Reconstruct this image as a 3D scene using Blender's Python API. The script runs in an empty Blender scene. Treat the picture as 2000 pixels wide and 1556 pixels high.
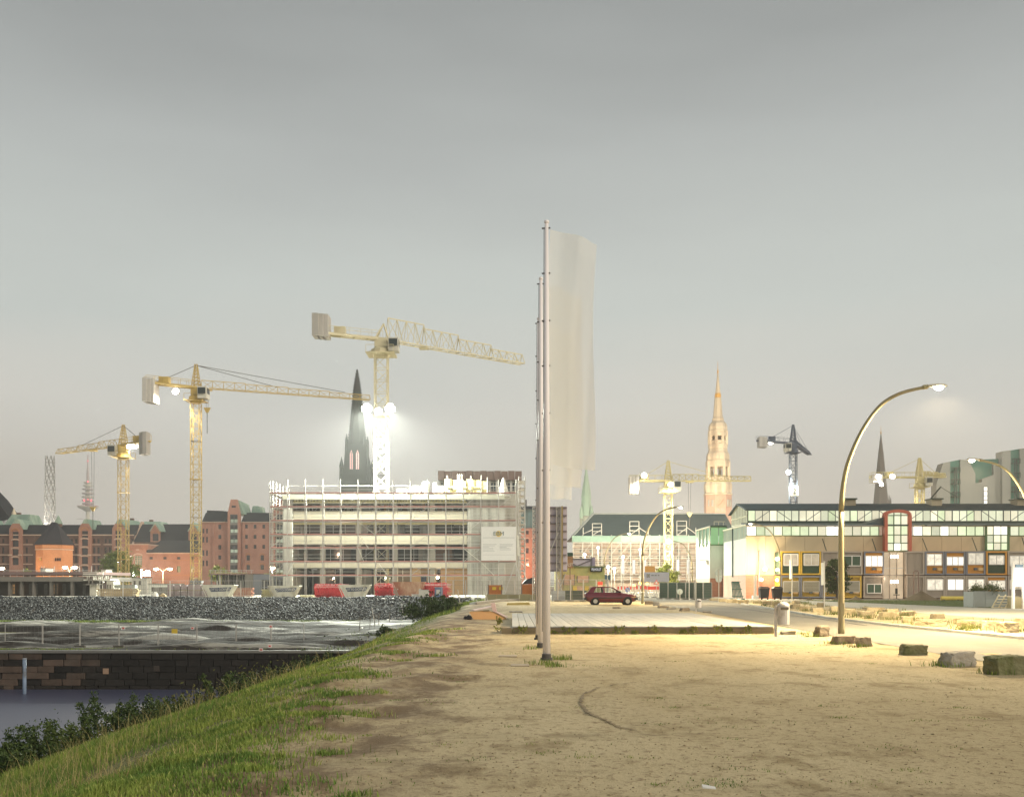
import bpy, bmesh, math, random
import numpy as np
from mathutils import Vector, Matrix, noise as mnoise
random.seed(7)
RNG = np.random.default_rng(11)
scene = bpy.context.scene
COL = scene.collection
R = math.radians

# ------------------------------------------------------------------ camera, sky, sun, exposure
FPX, CXP, HYP, CAMH = 2000.0, 1000.0, 1140.0, 1.6
cam = bpy.data.cameras.new('camera')
cam.sensor_width = 36.0
cam.lens = 36.0
cam.shift_y = 0.181
cam.clip_end = 9000.0
camo = bpy.data.objects.new('camera', cam)
camo.location = (0, 0, CAMH)
camo.rotation_euler = (R(90), 0, 0)
COL.objects.link(camo)
scene.camera = camo

SUN_EL, SUN_AZ = R(27), R(56)      # low glow of the town from the right and slightly behind
world = bpy.data.worlds.new('World')
scene.world = world
world.use_nodes = True
wn, wl = world.node_tree.nodes, world.node_tree.links
wn.clear()
w_out = wn.new('ShaderNodeOutputWorld')
w_bg = wn.new('ShaderNodeBackground')
w_tc = wn.new('ShaderNodeTexCoord')
w_sep = wn.new('ShaderNodeSeparateXYZ')
w_ramp = wn.new('ShaderNodeValToRGB')
w_add = wn.new('ShaderNodeMath'); w_add.operation = 'MULTIPLY_ADD'
w_noise = wn.new('ShaderNodeTexNoise'); w_noise.inputs['Scale'].default_value = 1.6; w_noise.inputs['Detail'].default_value = 4
w_map = wn.new('ShaderNodeMapping'); w_map.inputs['Scale'].default_value = (1.0, 1.0, 5.0)
wl.new(w_tc.outputs['Generated'], w_map.inputs['Vector'])
wl.new(w_map.outputs['Vector'], w_noise.inputs['Vector'])
wl.new(w_tc.outputs['Generated'], w_sep.inputs['Vector'])
w_add.inputs[1].default_value = 0.15
wl.new(w_noise.outputs['Fac'], w_add.inputs[0])
w_sub = wn.new('ShaderNodeMath'); w_sub.operation = 'SUBTRACT'; w_sub.inputs[1].default_value = 0.075
wl.new(w_sep.outputs['Z'], w_sub.inputs[0])
wl.new(w_sub.outputs[0], w_add.inputs[2])
wl.new(w_add.outputs[0], w_ramp.inputs['Fac'])
cr = w_ramp.color_ramp
SKY = [(0.00, (0.70, 0.64, 0.55)), (0.10, (0.74, 0.69, 0.60)), (0.17, (0.755, 0.745, 0.685)), (0.26, (0.62, 0.665, 0.635)), (0.39, (0.465, 0.495, 0.488)),
       (0.48, (0.33, 0.352, 0.352)), (1.0, (0.29, 0.30, 0.295))]
while len(cr.elements) < len(SKY):
    cr.elements.new(0.5)
for e, (p, c) in zip(cr.elements, SKY):
    e.position = p; e.color = (*c, 1)
# a faint physical twilight sky under the cloud glow
w_sky = wn.new('ShaderNodeTexSky'); w_sky.sky_type = 'NISHITA'; w_sky.sun_disc = False
w_sky.sun_elevation = R(2); w_sky.sun_rotation = SUN_AZ
w_scale = wn.new('ShaderNodeMixRGB'); w_scale.blend_type = 'ADD'; w_scale.inputs['Fac'].default_value = 0.004
wl.new(w_ramp.outputs['Color'], w_scale.inputs['Color1'])
wl.new(w_sky.outputs['Color'], w_scale.inputs['Color2'])
wl.new(w_scale.outputs['Color'], w_bg.inputs['Color'])
w_bg.inputs['Strength'].default_value = 1.0
wl.new(w_bg.outputs['Background'], w_out.inputs['Surface'])

sun = bpy.data.lights.new('sun', 'SUN')
sun.energy = 2.3
sun.angle = R(30)
sun.color = (1.0, 0.88, 0.70)
suno = bpy.data.objects.new('sun', sun)
d = Vector((math.sin(SUN_AZ) * math.cos(SUN_EL), -math.cos(SUN_AZ) * math.cos(SUN_EL), math.sin(SUN_EL)))
suno.rotation_euler = d.to_track_quat('Z', 'Y').to_euler()
suno.location = d * 50
COL.objects.link(suno)

scene.view_settings.view_transform = 'Standard'
scene.view_settings.look = 'None'
scene.view_settings.exposure = 0.0
scene.view_settings.gamma = 1.0
scene.view_settings.use_curve_mapping = False
scene.render.engine = 'CYCLES'
scene.cycles.use_denoising = True
scene.cycles.max_bounces = 5
scene.cycles.diffuse_bounces = 3
scene.cycles.glossy_bounces = 2
scene.cycles.transmission_bounces = 3
scene.cycles.transparent_max_bounces = 8
scene.cycles.volume_bounces = 0
scene.cycles.sample_clamp_indirect = 2.5
scene.cycles.use_light_tree = True
scene.cycles.caustics_reflective = False
scene.cycles.caustics_refractive = False

# ------------------------------------------------------------------ helpers
def PX(px, D): return (px - CXP) * D / FPX
def PZ(py, D): return CAMH + (HYP - py) * D / FPX
def P(px, py, D): return Vector((PX(px, D), D, PZ(py, D)))
def S(n, D): return n * D / FPX            # a length of n photo pixels at distance D

MATS = {}
def base_mat(name):
    m = bpy.data.materials.new(name); m.use_nodes = True
    nt = m.node_tree; nt.nodes.clear()
    out = nt.nodes.new('ShaderNodeOutputMaterial')
    b = nt.nodes.new('ShaderNodeBsdfPrincipled')
    nt.links.new(b.outputs['BSDF'], out.inputs['Surface'])
    return m, nt, b, out

def noise_node(nt, scale, stretch=(1, 1, 1), detail=5, rough=.6):
    g = nt.nodes.new('ShaderNodeNewGeometry')
    mp = nt.nodes.new('ShaderNodeMapping'); mp.inputs['Scale'].default_value = stretch
    n = nt.nodes.new('ShaderNodeTexNoise')
    n.inputs['Scale'].default_value = scale; n.inputs['Detail'].default_value = detail; n.inputs['Roughness'].default_value = rough
    nt.links.new(g.outputs['Position'], mp.inputs['Vector']); nt.links.new(mp.outputs['Vector'], n.inputs['Vector'])
    return n

def math_node(nt, op, a, b=None, c=None, clamp=False):
    n = nt.nodes.new('ShaderNodeMath'); n.operation = op; n.use_clamp = clamp
    for i, v in enumerate((a, b, c)):
        if v is None: continue
        if isinstance(v, (int, float)): n.inputs[i].default_value = v
        else: nt.links.new(v, n.inputs[i])
    return n.outputs[0]

def mix_col(nt, fac, a, b, mode='MIX'):
    n = nt.nodes.new('ShaderNodeMixRGB'); n.blend_type = mode
    for i, v in enumerate((fac, a, b)):
        if isinstance(v, (int, float)): n.inputs[i].default_value = v
        elif isinstance(v, (tuple, list)): n.inputs[i].default_value = (*v[:3], 1)
        else: nt.links.new(v, n.inputs[i])
    return n.outputs[0]

def smooth(nt, v, lo, hi):
    n = nt.nodes.new('ShaderNodeMapRange'); n.interpolation_type = 'SMOOTHSTEP'
    nt.links.new(v, n.inputs[0]); n.inputs[1].default_value = lo; n.inputs[2].default_value = hi
    return n.outputs[0]

def M(name, col=(.5, .5, .5), rough=.75, var=.22, scale=1.5, stretch=(1, 1, 1), bump=0.0, bscale=8, metal=0.0, rand=.12, dirt=None, dscale=.6, spec=.35, coat=0):
    """plain painted / mineral surface: two noises, per-object tint, optional second colour in blotches"""
    if name in MATS: return MATS[name]
    m, nt, b, out = base_mat(name)
    n = noise_node(nt, scale, stretch)
    oi = nt.nodes.new('ShaderNodeObjectInfo')
    v = math_node(nt, 'MULTIPLY_ADD', n.outputs['Fac'], 2 * var, 1 - var)
    v2 = math_node(nt, 'MULTIPLY_ADD', oi.outputs['Random'], 2 * rand, -rand)
    v = math_node(nt, 'ADD', v, v2)
    c = col
    if dirt is not None:
        dn = noise_node(nt, dscale, (stretch[0], stretch[1], stretch[2] * .5), 6, .65)
        c = mix_col(nt, smooth(nt, dn.outputs['Fac'], .46, .66), col, dirt)
    cc = mix_col(nt, 1.0, c, (1, 1, 1), 'MULTIPLY')
    sc = nt.nodes.new('ShaderNodeVectorMath'); sc.operation = 'SCALE'
    nt.links.new(cc, sc.inputs[0]); nt.links.new(v, sc.inputs['Scale'])
    nt.links.new(sc.outputs[0], b.inputs['Base Color'])
    b.inputs['Roughness'].default_value = rough
    b.inputs['Metallic'].default_value = metal
    b.inputs['Specular IOR Level'].default_value = spec
    if coat: b.inputs['Coat Weight'].default_value = coat
    if bump:
        bn = noise_node(nt, bscale, stretch, 4)
        bp = nt.nodes.new('ShaderNodeBump'); bp.inputs['Strength'].default_value = bump; bp.inputs['Distance'].default_value = .05
        nt.links.new(bn.outputs['Fac'], bp.inputs['Height']); nt.links.new(bp.outputs['Normal'], b.inputs['Normal'])
    MATS[name] = m
    return m

def BRICK(name, c1, c2, mortar, bw=.26, bh=.085, grime=(.05, .035, .03)):
    if name in MATS: return MATS[name]
    m, nt, b, out = base_mat(name)
    g = nt.nodes.new('ShaderNodeNewGeometry'); sp = nt.nodes.new('ShaderNodeSeparateXYZ'); cb = nt.nodes.new('ShaderNodeCombineXYZ')
    nt.links.new(g.outputs['Position'], sp.inputs[0])
    nt.links.new(math_node(nt, 'ADD', sp.outputs['X'], sp.outputs['Y']), cb.inputs['X'])
    nt.links.new(sp.outputs['Z'], cb.inputs['Y'])
    br = nt.nodes.new('ShaderNodeTexBrick')
    br.inputs['Scale'].default_value = 1.0; br.inputs['Brick Width'].default_value = bw; br.inputs['Row Height'].default_value = bh
    br.inputs['Mortar Size'].default_value = .012; br.inputs['Color1'].default_value = (*c1, 1); br.inputs['Color2'].default_value = (*c2, 1); br.inputs['Mortar'].default_value = (*mortar, 1)
    nt.links.new(cb.outputs[0], br.inputs['Vector'])
    n = noise_node(nt, .35, (1, 1, .7), 7, .7)
    n2 = noise_node(nt, 3.0, (1, 1, 2.5), 4, .6)
    c = mix_col(nt, smooth(nt, n.outputs['Fac'], .44, .74), br.outputs['Color'], grime)
    c = mix_col(nt, math_node(nt, 'MULTIPLY', n2.outputs['Fac'], .5), c, (c1[0] * 1.35, c1[1] * 1.3, c1[2] * 1.2))
    nt.links.new(c, b.inputs['Base Color'])
    b.inputs['Roughness'].default_value = .85; b.inputs['Specular IOR Level'].default_value = .2
    MATS[name] = m
    return m

def GLOW(name, col, strength, var=.35, scale=1.2, sample=False, dark=(0.02, 0.02, 0.02), stretch=(1, 1, 1)):
    """something that gives off light; uneven as seen through a pane"""
    if name in MATS: return MATS[name]
    m, nt, b, out = base_mat(name)
    n = noise_node(nt, scale, stretch, 4)
    oi = nt.nodes.new('ShaderNodeObjectInfo')
    v = math_node(nt, 'MULTIPLY_ADD', n.outputs['Fac'], 2 * var * strength, strength * (1 - var))
    v = math_node(nt, 'MULTIPLY', v, math_node(nt, 'MULTIPLY_ADD', oi.outputs['Random'], .5, .75))
    b.inputs['Base Color'].default_value = (*dark, 1)
    b.inputs['Roughness'].default_value = .2
    b.inputs['Emission Color'].default_value = (*col, 1)
    nt.links.new(v, b.inputs['Emission Strength'])
    if not sample: m.cycles.emission_sampling = 'NONE'
    MATS[name] = m
    return m

def GLASS(name, col=(.9, .95, .95), dark=.35):
    if name in MATS: return MATS[name]
    m, nt, b, out = base_mat(name)
    t = nt.nodes.new('ShaderNodeBsdfTransparent'); t.inputs['Color'].default_value = (*[c * (1 - dark) for c in col], 1)
    gl = nt.nodes.new('ShaderNodeBsdfGlossy'); gl.inputs['Roughness'].default_value = .03
    fr = nt.nodes.new('ShaderNodeFresnel'); fr.inputs['IOR'].default_value = 1.5
    mx = nt.nodes.new('ShaderNodeMixShader')
    nt.links.new(fr.outputs[0], mx.inputs[0]); nt.links.new(t.outputs[0], mx.inputs[1]); nt.links.new(gl.outputs[0], mx.inputs[2])
    nt.links.new(mx.outputs[0], out.inputs['Surface'])
    MATS[name] = m
    return m

ORG = {}
class MB:
    """collects simple solids into one mesh"""
    def __init__(s): s.v = []; s.f = []
    def add(s, vs, fs):
        o = len(s.v); s.v.extend([tuple(p) for p in vs]); s.f.extend([tuple(o + i for i in f) for f in fs]); return s
    def box(s, x0, x1, y0, y1, z0, z1):
        return s.add([(x0, y0, z0), (x1, y0, z0), (x1, y1, z0), (x0, y1, z0), (x0, y0, z1), (x1, y0, z1), (x1, y1, z1), (x0, y1, z1)],
                     [(0, 3, 2, 1), (4, 5, 6, 7), (0, 1, 5, 4), (1, 2, 6, 5), (2, 3, 7, 6), (3, 0, 4, 7)])
    def hexa(s, p):      # 8 corner points, bottom ring then top ring
        return s.add(p, [(0, 3, 2, 1), (4, 5, 6, 7), (0, 1, 5, 4), (1, 2, 6, 5), (2, 3, 7, 6), (3, 0, 4, 7)])
    def bar(s, p, q, w, h=None):
        p, q = Vector(p), Vector(q); h = h or w
        d = (q - p)
        if d.length < 1e-6: return s
        d.normalize()
        up = Vector((0, 0, 1)) if abs(d.z) < .95 else Vector((0, 1, 0))
        a = d.cross(up).normalized() * (w / 2); b = a.cross(d).normalized() * (h / 2)
        return s.add([p - a - b, p + a - b, p + a + b, p - a + b, q - a - b, q + a - b, q + a + b, q - a + b],
                     [(0, 3, 2, 1), (4, 5, 6, 7), (0, 1, 5, 4), (1, 2, 6, 5), (2, 3, 7, 6), (3, 0, 4, 7)])
    def tube(s, pts, rad, n=8, cap=True):
        pts = [Vector(p) for p in pts]
        if isinstance(rad, (int, float)): rad = [rad] * len(pts)
        o = len(s.v); ref = None
        for i, p in enumerate(pts):
            d = (pts[min(i + 1, len(pts) - 1)] - pts[max(i - 1, 0)]).normalized()
            if ref is None:
                ref = Vector((1, 0, 0)) if abs(d.x) < .9 else Vector((0, 1, 0))
            a = (ref - d * ref.dot(d)).normalized(); ref = a; b = d.cross(a)
            for k in range(n):
                t = 2 * math.pi * k / n
                s.v.append(tuple(p + (a * math.cos(t) + b * math.sin(t)) * rad[i]))
        for i in range(len(pts) - 1):
            for k in range(n):
                k2 = (k + 1) % n
                s.f.append((o + i * n + k, o + i * n + k2, o + (i + 1) * n + k2, o + (i + 1) * n + k))
        if cap:
            s.f.append(tuple(o + n - 1 - k for k in range(n))); s.f.append(tuple(o + (len(pts) - 1) * n + k for k in range(n)))
        return s
    def lathe(s, cx, cy, prof, n=8, rot=0.0, cap=True):
        o = len(s.v)
        for (r, z) in prof:
            for k in range(n):
                t = 2 * math.pi * k / n + rot
                s.v.append((cx + r * math.cos(t), cy + r * math.sin(t), z))
        for i in range(len(prof) - 1):
            for k in range(n):
                k2 = (k + 1) % n
                s.f.append((o + i * n + k, o + i * n + k2, o + (i + 1) * n + k2, o + (i + 1) * n + k))
        if cap:
            s.f.append(tuple(o + n - 1 - k for k in range(n))); s.f.append(tuple(o + (len(prof) - 1) * n + k for k in range(n)))
        return s
    def prism(s, poly, y0, y1):   # polygon in x,z pushed from y0 to y1
        n = len(poly)
        vs = [(x, y0, z) for x, z in poly] + [(x, y1, z) for x, z in poly]
        fs = [tuple(range(n)), tuple(range(2 * n - 1, n - 1, -1))] + [(i, i + n, (i + 1) % n + n, (i + 1) % n) for i in range(n)]
        return s.add(vs, fs)
    def slab(s, poly, z0, z1):    # polygon in x,y pushed from z0 to z1
        n = len(poly)
        vs = [(x, y, z0) for x, y in poly] + [(x, y, z1) for x, y in poly]
        fs = [tuple(range(n - 1, -1, -1)), tuple(range(n, 2 * n))] + [(i, (i + 1) % n, (i + 1) % n + n, i + n) for i in range(n)]
        return s.add(vs, fs)
    def sheet(s, poly, z):
        return s.add([(x, y, z) for x, y in poly], [tuple(range(len(poly)))])
    def build(s, name, mat, parent=None, origin=None, smooth=False):
        me = bpy.data.meshes.new(name)
        if parent is not None: org = ORG[parent.name]
        elif origin is not None: org = Vector(origin)
        else:
            a = np.array(s.v); org = Vector((a[:, 0].min() / 2 + a[:, 0].max() / 2, a[:, 1].min() / 2 + a[:, 1].max() / 2, a[:, 2].min()))
        me.from_pydata([(x - org[0], y - org[1], z - org[2]) for x, y, z in s.v], [], s.f)
        bm = bmesh.new(); bm.from_mesh(me); bmesh.ops.recalc_face_normals(bm, faces=bm.faces); bm.to_mesh(me); bm.free()
        if smooth:
            me.polygons.foreach_set('use_smooth', [True] * len(me.polygons))
        me.materials.append(mat)
        o = bpy.data.objects.new(name, me); COL.objects.link(o)
        if parent is not None: o.parent = parent; ORG[o.name] = Vector(org)
        else: o.location = org; ORG[o.name] = Vector(org)
        return o

def tag(o, label, cat, group=None, kind=None):
    if label: o['label'] = label
    if cat: o['category'] = cat
    if group: o['group'] = group
    if kind: o['kind'] = kind
    return o
def struct(o): o['kind'] = 'structure'; return o
def stuff(o, label=None, cat=None):
    o['kind'] = 'stuff'
    if label: o['label'] = label
    if cat: o['category'] = cat
    return o
def thing(name, label, cat, loc, group=None):
    o = bpy.data.objects.new(name, None); COL.objects.link(o); o.location = loc; o.empty_display_size = .2
    ORG[o.name] = Vector(loc)
    return tag(o, label, cat, group)
def part(name, mesh, parent, loc=(0, 0, 0), rot=(0, 0, 0), scale=(1, 1, 1)):
    """a piece that shares its mesh; loc is in the parent's own frame"""
    o = bpy.data.objects.new(name, mesh); COL.objects.link(o); o.parent = parent
    o.location = loc; o.rotation_euler = rot; o.scale = scale; ORG[o.name] = ORG[parent.name] + Vector(loc)
    return o
def child(o):
    return [c for c in bpy.data.objects if c.parent == o]
def copy_tree(o, parent=None, loc=None, kids=None):
    kids = kids if kids is not None else {}
    c = o.copy(); COL.objects.link(c)
    if parent is not None: c.parent = parent
    if loc is not None: c.location = loc
    ORG[c.name] = Vector(loc) if loc is not None else Vector(ORG[o.name])
    for ch in list(o.children): copy_tree(ch, c)
    return c
ORD = ['first', 'second', 'third', 'fourth', 'fifth', 'sixth', 'seventh', 'eighth', 'ninth', 'tenth', 'eleventh', 'twelfth', 'thirteenth', 'fourteenth', 'fifteenth', 'sixteenth', 'seventeenth', 'eighteenth', 'nineteenth', 'twentieth']
def light(name, loc, watt, col, parent=None, size=.15, spot=None):
    l = bpy.data.lights.new(name, 'SPOT' if spot else 'POINT'); l.energy = watt; l.color = col; l.shadow_soft_size = size
    o = bpy.data.objects.new(name, l); COL.objects.link(o)
    if spot:
        l.spot_size = spot[0]; l.spot_blend = .6
        o.rotation_euler = Vector(spot[1]).to_track_quat('-Z', 'Y').to_euler()
    if parent is not None: o.parent = parent; o.location = Vector(loc) - ORG[parent.name]
    else: o.location = loc
    return o
def text_part(name, txt, size, mat, parent, loc, rot=(R(90), 0, 0), squash=1.0, ext=.01):
    cu = bpy.data.curves.new(name, 'FONT'); cu.body = txt; cu.size = size; cu.align_x = 'CENTER'; cu.align_y = 'CENTER'; cu.extrude = ext
    to = bpy.data.objects.new(name + '_tmp', cu); COL.objects.link(to)
    bpy.context.view_layer.update()
    me = bpy.data.meshes.new_from_object(to.evaluated_get(bpy.context.evaluated_depsgraph_get()))
    bpy.data.objects.remove(to); bpy.data.curves.remove(cu)
    me.materials.clear(); me.materials.append(mat)
    o = bpy.data.objects.new(name, me); COL.objects.link(o); o.parent = parent
    o.location = Vector(loc) - ORG[parent.name]; o.rotation_euler = rot; o.scale = (squash, 1, 1); ORG[o.name] = Vector(loc)
    return o

def wall_cells(mb, x0, x1, z0, z1, y, holes, depth=.25):
    """front wall in the plane y with real openings and reveals; holes = (x0, x1, z0, z1)"""
    holes = [(max(a, x0), min(b, x1), max(c, z0), min(d_, z1)) for a, b, c, d_ in holes if b > x0 and a < x1 and d_ > z0 and c < z1]
    xs = sorted({x0, x1, *[h[0] for h in holes], *[h[1] for h in holes]}); zs = sorted({z0, z1, *[h[2] for h in holes], *[h[3] for h in holes]})
    for j in range(len(zs) - 1):
        run = None
        for i in range(len(xs) - 1):
            cx, cz = (xs[i] + xs[i + 1]) / 2, (zs[j] + zs[j + 1]) / 2
            solid = not any(h[0] < cx < h[1] and h[2] < cz < h[3] for h in holes)
            if solid and run is None: run = xs[i]
            if run is not None and (not solid or i == len(xs) - 2):
                e = xs[i] if not solid else xs[i + 1]
                mb.add([(run, y, zs[j]), (e, y, zs[j]), (e, y, zs[j + 1]), (run, y, zs[j + 1])], [(0, 1, 2, 3)]); run = None
    for a, b, c, d_ in holes:
        mb.add([(a, y, c), (b, y, c), (b, y, d_), (a, y, d_), (a, y + depth, c), (b, y + depth, c), (b, y + depth, d_), (a, y + depth, d_)],
               [(0, 1, 5, 4), (1, 2, 6, 5), (2, 3, 7, 6), (3, 0, 4, 7)])
    return mb
# ------------------------------------------------------------------ ground, water, roads
MUD, WAT, QY = -2.2, -4.4, 58.5
def crest(y): return -2.6 + .3 * np.sin(y * .21) + .2 * np.sin(y * .53 + 1)
def vnoise(x, y, s, seed=0):
    """cheap smooth value noise on arrays"""
    x = np.asarray(x, float) * s + seed * 17.3; y = np.asarray(y, float) * s + seed * 9.1
    xi = np.floor(x); yi = np.floor(y); fx = x - xi; fy = y - yi
    fx = fx * fx * (3 - 2 * fx); fy = fy * fy * (3 - 2 * fy)
    def h(a, b):
        t = np.sin(a * 127.1 + b * 311.7 + seed * 74.7) * 43758.5453
        return t - np.floor(t)
    return (h(xi, yi) * (1 - fx) + h(xi + 1, yi) * fx) * (1 - fy) + (h(xi, yi + 1) * (1 - fx) + h(xi + 1, yi + 1) * fx) * fy
def gz(x, y):
    x = np.asarray(x, float); y = np.asarray(y, float)
    dd = np.clip(crest(y) - x, 0, None)
    de = np.sqrt(dd * dd + 1.0) - 1.0
    e = np.interp(y, [0, 15, 24, 34, 60, 90], [6.6, 6.0, 4.2, 2.9, 2.6, 2.2])
    z = -.38 * np.minimum(de, e) - .62 * np.clip(de - e, 0, None)
    fl = np.where(y < QY + .25, -6.5, MUD - .2)
    z = np.maximum(z, fl)
    b = np.clip(MUD - .2 + (y - 104) / 6.0 * 2.4, MUD - .2, 0)
    z = np.where(y > 104, np.maximum(z, b), z)
    return z
def gzs(x, y): return float(gz(x, y))
def hit(px, py, dmax=400):
    """where the view ray through a photo pixel meets the ground"""
    kx, kz = (px - CXP) / FPX, (HYP - py) / FPX
    D = np.geomspace(5, dmax, 4000)
    zz = CAMH + kz * D - gz(kx * D, D)
    i = np.argmax(zz < 0)
    D = D[i] if zz[i] < 0 else dmax
    return Vector((kx * D, D, gzs(kx * D, D)))

def mesh_np(name, verts, faces, mat, smooth=False, origin=(0, 0, 0)):
    me = bpy.data.meshes.new(name)
    verts = np.asarray(verts, np.float32) - np.asarray(origin, np.float32)
    me.vertices.add(len(verts)); me.vertices.foreach_set('co', verts.ravel())
    tot = sum(f.size for f in faces); me.loops.add(tot)
    me.loops.foreach_set('vertex_index', np.concatenate([f.ravel() for f in faces]).astype(np.int32))
    npoly = sum(len(f) for f in faces); me.polygons.add(npoly)
    sizes = np.concatenate([np.full(len(f), f.shape[1]) for f in faces])
    me.polygons.foreach_set('loop_start', np.concatenate([[0], np.cumsum(sizes)[:-1]]).astype(np.int32))
    if smooth: me.polygons.foreach_set('use_smooth', np.ones(npoly, bool))
    me.update(calc_edges=True); me.validate()
    me.materials.append(mat)
    o = bpy.data.objects.new(name, me); COL.objects.link(o); o.location = origin; ORG[o.name] = Vector(origin)
    return o
def grid_faces(nx, ny):
    i = np.arange(nx - 1)[None, :] + np.arange(ny - 1)[:, None] * nx
    i = i.ravel()
    return np.stack([i, i + 1, i + 1 + nx, i + nx], 1)

# ground material: sand, trampled soil along the crest, turf soil on the slope, pale building-site dirt
def ground_material():
    m, nt, b, out = base_mat('sandy_ground')
    g = nt.nodes.new('ShaderNodeNewGeometry'); sp = nt.nodes.new('ShaderNodeSeparateXYZ'); nt.links.new(g.outputs['Position'], sp.inputs[0])
    X, Y = sp.outputs['X'], sp.outputs['Y']
    big = noise_node(nt, .22, (1, .6, 1), 5, .6); mid = noise_node(nt, 1.1, (1, .7, 1), 6, .65); fine = noise_node(nt, 9, (1, .8, 1), 6, .75); grit = noise_node(nt, 38, (1, 1, 1), 3, .7)
    sand = mix_col(nt, smooth(nt, big.outputs['Fac'], .35, .65), (.455, .37, .22), (.54, .45, .28))
    sand = mix_col(nt, smooth(nt, mid.outputs['Fac'], .50, .68), sand, (.31, .24, .13))
    sand = mix_col(nt, math_node(nt, 'MULTIPLY', smooth(nt, fine.outputs['Fac'], .50, .66), .75), sand, (.20, .135, .075))
    sand = mix_col(nt, math_node(nt, 'MULTIPLY', smooth(nt, grit.outputs['Fac'], .60, .70), .8), sand, (.15, .105, .06))
    sand = mix_col(nt, math_node(nt, 'MULTIPLY', smooth(nt, grit.outputs['Fac'], .38, .30), .6), sand, (.62, .50, .34))
    pat = noise_node(nt, .45, (.7, 1.6, 1), 6, .7)
    sand = mix_col(nt, math_node(nt, 'MULTIPLY', smooth(nt, pat.outputs['Fac'], .54, .70), .55), sand, (.20, .155, .085))
    dx = math_node(nt, 'MULTIPLY_ADD', mid.outputs['Fac'], 2.4, math_node(nt, 'MULTIPLY', X, -1))    # -x + 2.4 n
    dx = math_node(nt, 'MULTIPLY_ADD', fine.outputs['Fac'], 1.6, dx)
    soil = math_node(nt, 'MULTIPLY', smooth(nt, dx, 2.2, 3.6), smooth(nt, mid.outputs['Fac'], .36, .58))
    c = mix_col(nt, math_node(nt, 'MULTIPLY', soil, .8), sand, (.16, .105, .062))
    turf = smooth(nt, dx, 4.9, 6.2)
    tcol = mix_col(nt, smooth(nt, fine.outputs['Fac'], .40, .60), (.10, .12, .04), (.27, .24, .11))
    c = mix_col(nt, turf, c, tcol)
    site = smooth(nt, Y, 96, 108)
    scol = mix_col(nt, smooth(nt, mid.outputs['Fac'], .4, .62), (.40, .38, .33), (.22, .20, .17))
    c = mix_col(nt, site, c, scol)
    nt.links.new(c, b.inputs['Base Color']); b.inputs['Roughness'].default_value = .95; b.inputs['Specular IOR Level'].default_value = .1
    h = math_node(nt, 'ADD', math_node(nt, 'MULTIPLY', fine.outputs['Fac'], .6), math_node(nt, 'MULTIPLY', grit.outputs['Fac'], .25))
    bp = nt.nodes.new('ShaderNodeBump'); bp.inputs['Strength'].default_value = .9; bp.inputs['Distance'].default_value = .05
    nt.links.new(h, bp.inputs['Height']); nt.links.new(bp.outputs['Normal'], b.inputs['Normal'])
    return m
GROUND = ground_material()
def spaced(a, b, st): return list(np.arange(a, b, st))
gx = [-2600, -1500, -600, -250, -120, -80, -60, -45, -35, -28] + spaced(-24, -14, 1) + spaced(-14, 0, .2) + spaced(0, 12, .3) + spaced(12, 24, 1.5) + [26, 30, 40, 60, 100, 200, 500, 1500, 2600]
gy = [-300, -100, -40, -10, 0, 3] + spaced(5, 24, .18) + spaced(24, 40, .4) + spaced(40, 58, 1) + [58.4, 58.7, 58.8, 59.2] + spaced(60, 104, 1.5) + spaced(104, 111, .5) + [112, 115, 120, 140, 180, 260, 400, 800, 1500, 2600]
gx, gy = np.array(sorted(set(gx))), np.array(sorted(set(gy)))
GX, GY = np.meshgrid(gx, gy)
GZ = gz(GX, GY)
near = np.clip((45 - GY) / 15, 0, 1) * np.clip((GX + 16) / 4, 0, 1) * np.clip((14 - GX) / 3, 0, 1) * (GY > 4)
lump = (vnoise(GX, GY, .8, 1) - .5) * .05 + (vnoise(GX, GY, 2.3, 2) - .5) * .035 + (vnoise(GX, GY, 4.6, 3) - .5) * .02
band = np.exp(-((GX + 2.3) / 1.5) ** 2)
lump = lump * (.45 + 1.4 * band) + (vnoise(GX, GY, 1.6, 5) - .5) * .10 * band
# a curved wheel rut pressed into the sand
RUT = [(1292, 1328), (1225, 1334), (1168, 1343), (1140, 1356), (1133, 1372), (1148, 1390), (1178, 1404), (1215, 1418), (1262, 1430)]
rut_pts = np.array([[(px - 1000) * 3200 / (py - 1140) / 2000, 3200 / (py - 1140)] for px, py in RUT])
tt = np.linspace(0, len(rut_pts) - 1, 120)
rut_line = np.stack([np.interp(tt, np.arange(len(rut_pts)), rut_pts[:, k]) for k in (0, 1)], 1)
for _ in range(6): rut_line[1:-1] = (rut_line[:-2] + rut_line[1:-1] * 2 + rut_line[2:]) / 4
def rut_dist(x, y):
    return np.sqrt(((x[..., None] - rut_line[:, 0]) ** 2 + (y[..., None] - rut_line[:, 1]) ** 2).min(-1))
sel = (GX > -1) & (GX < 6) & (GY > 8) & (GY < 22)
rd = np.full(GX.shape, 9.0); rd[sel] = rut_dist(GX[sel], GY[sel])
lump = lump - .02 * np.exp(-(rd / .12) ** 2) + .012 * np.exp(-((rd - .24) / .1) ** 2)
flat_deck = np.clip(np.maximum(np.abs(GX - 4.2) - 4.6, np.abs(GY - 40.5) - 8), 0, 1)
GZ = GZ + near * lump * np.minimum(1, flat_deck)
ground = mesh_np('ground', np.stack([GX, GY, GZ], -1).reshape(-1, 3), [grid_faces(len(gx), len(gy))], GROUND, True)
struct(ground)
def gnear(x, y):     # height incl. the lumps is not needed for things: sink them a little instead
    return gzs(x, y)

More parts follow.
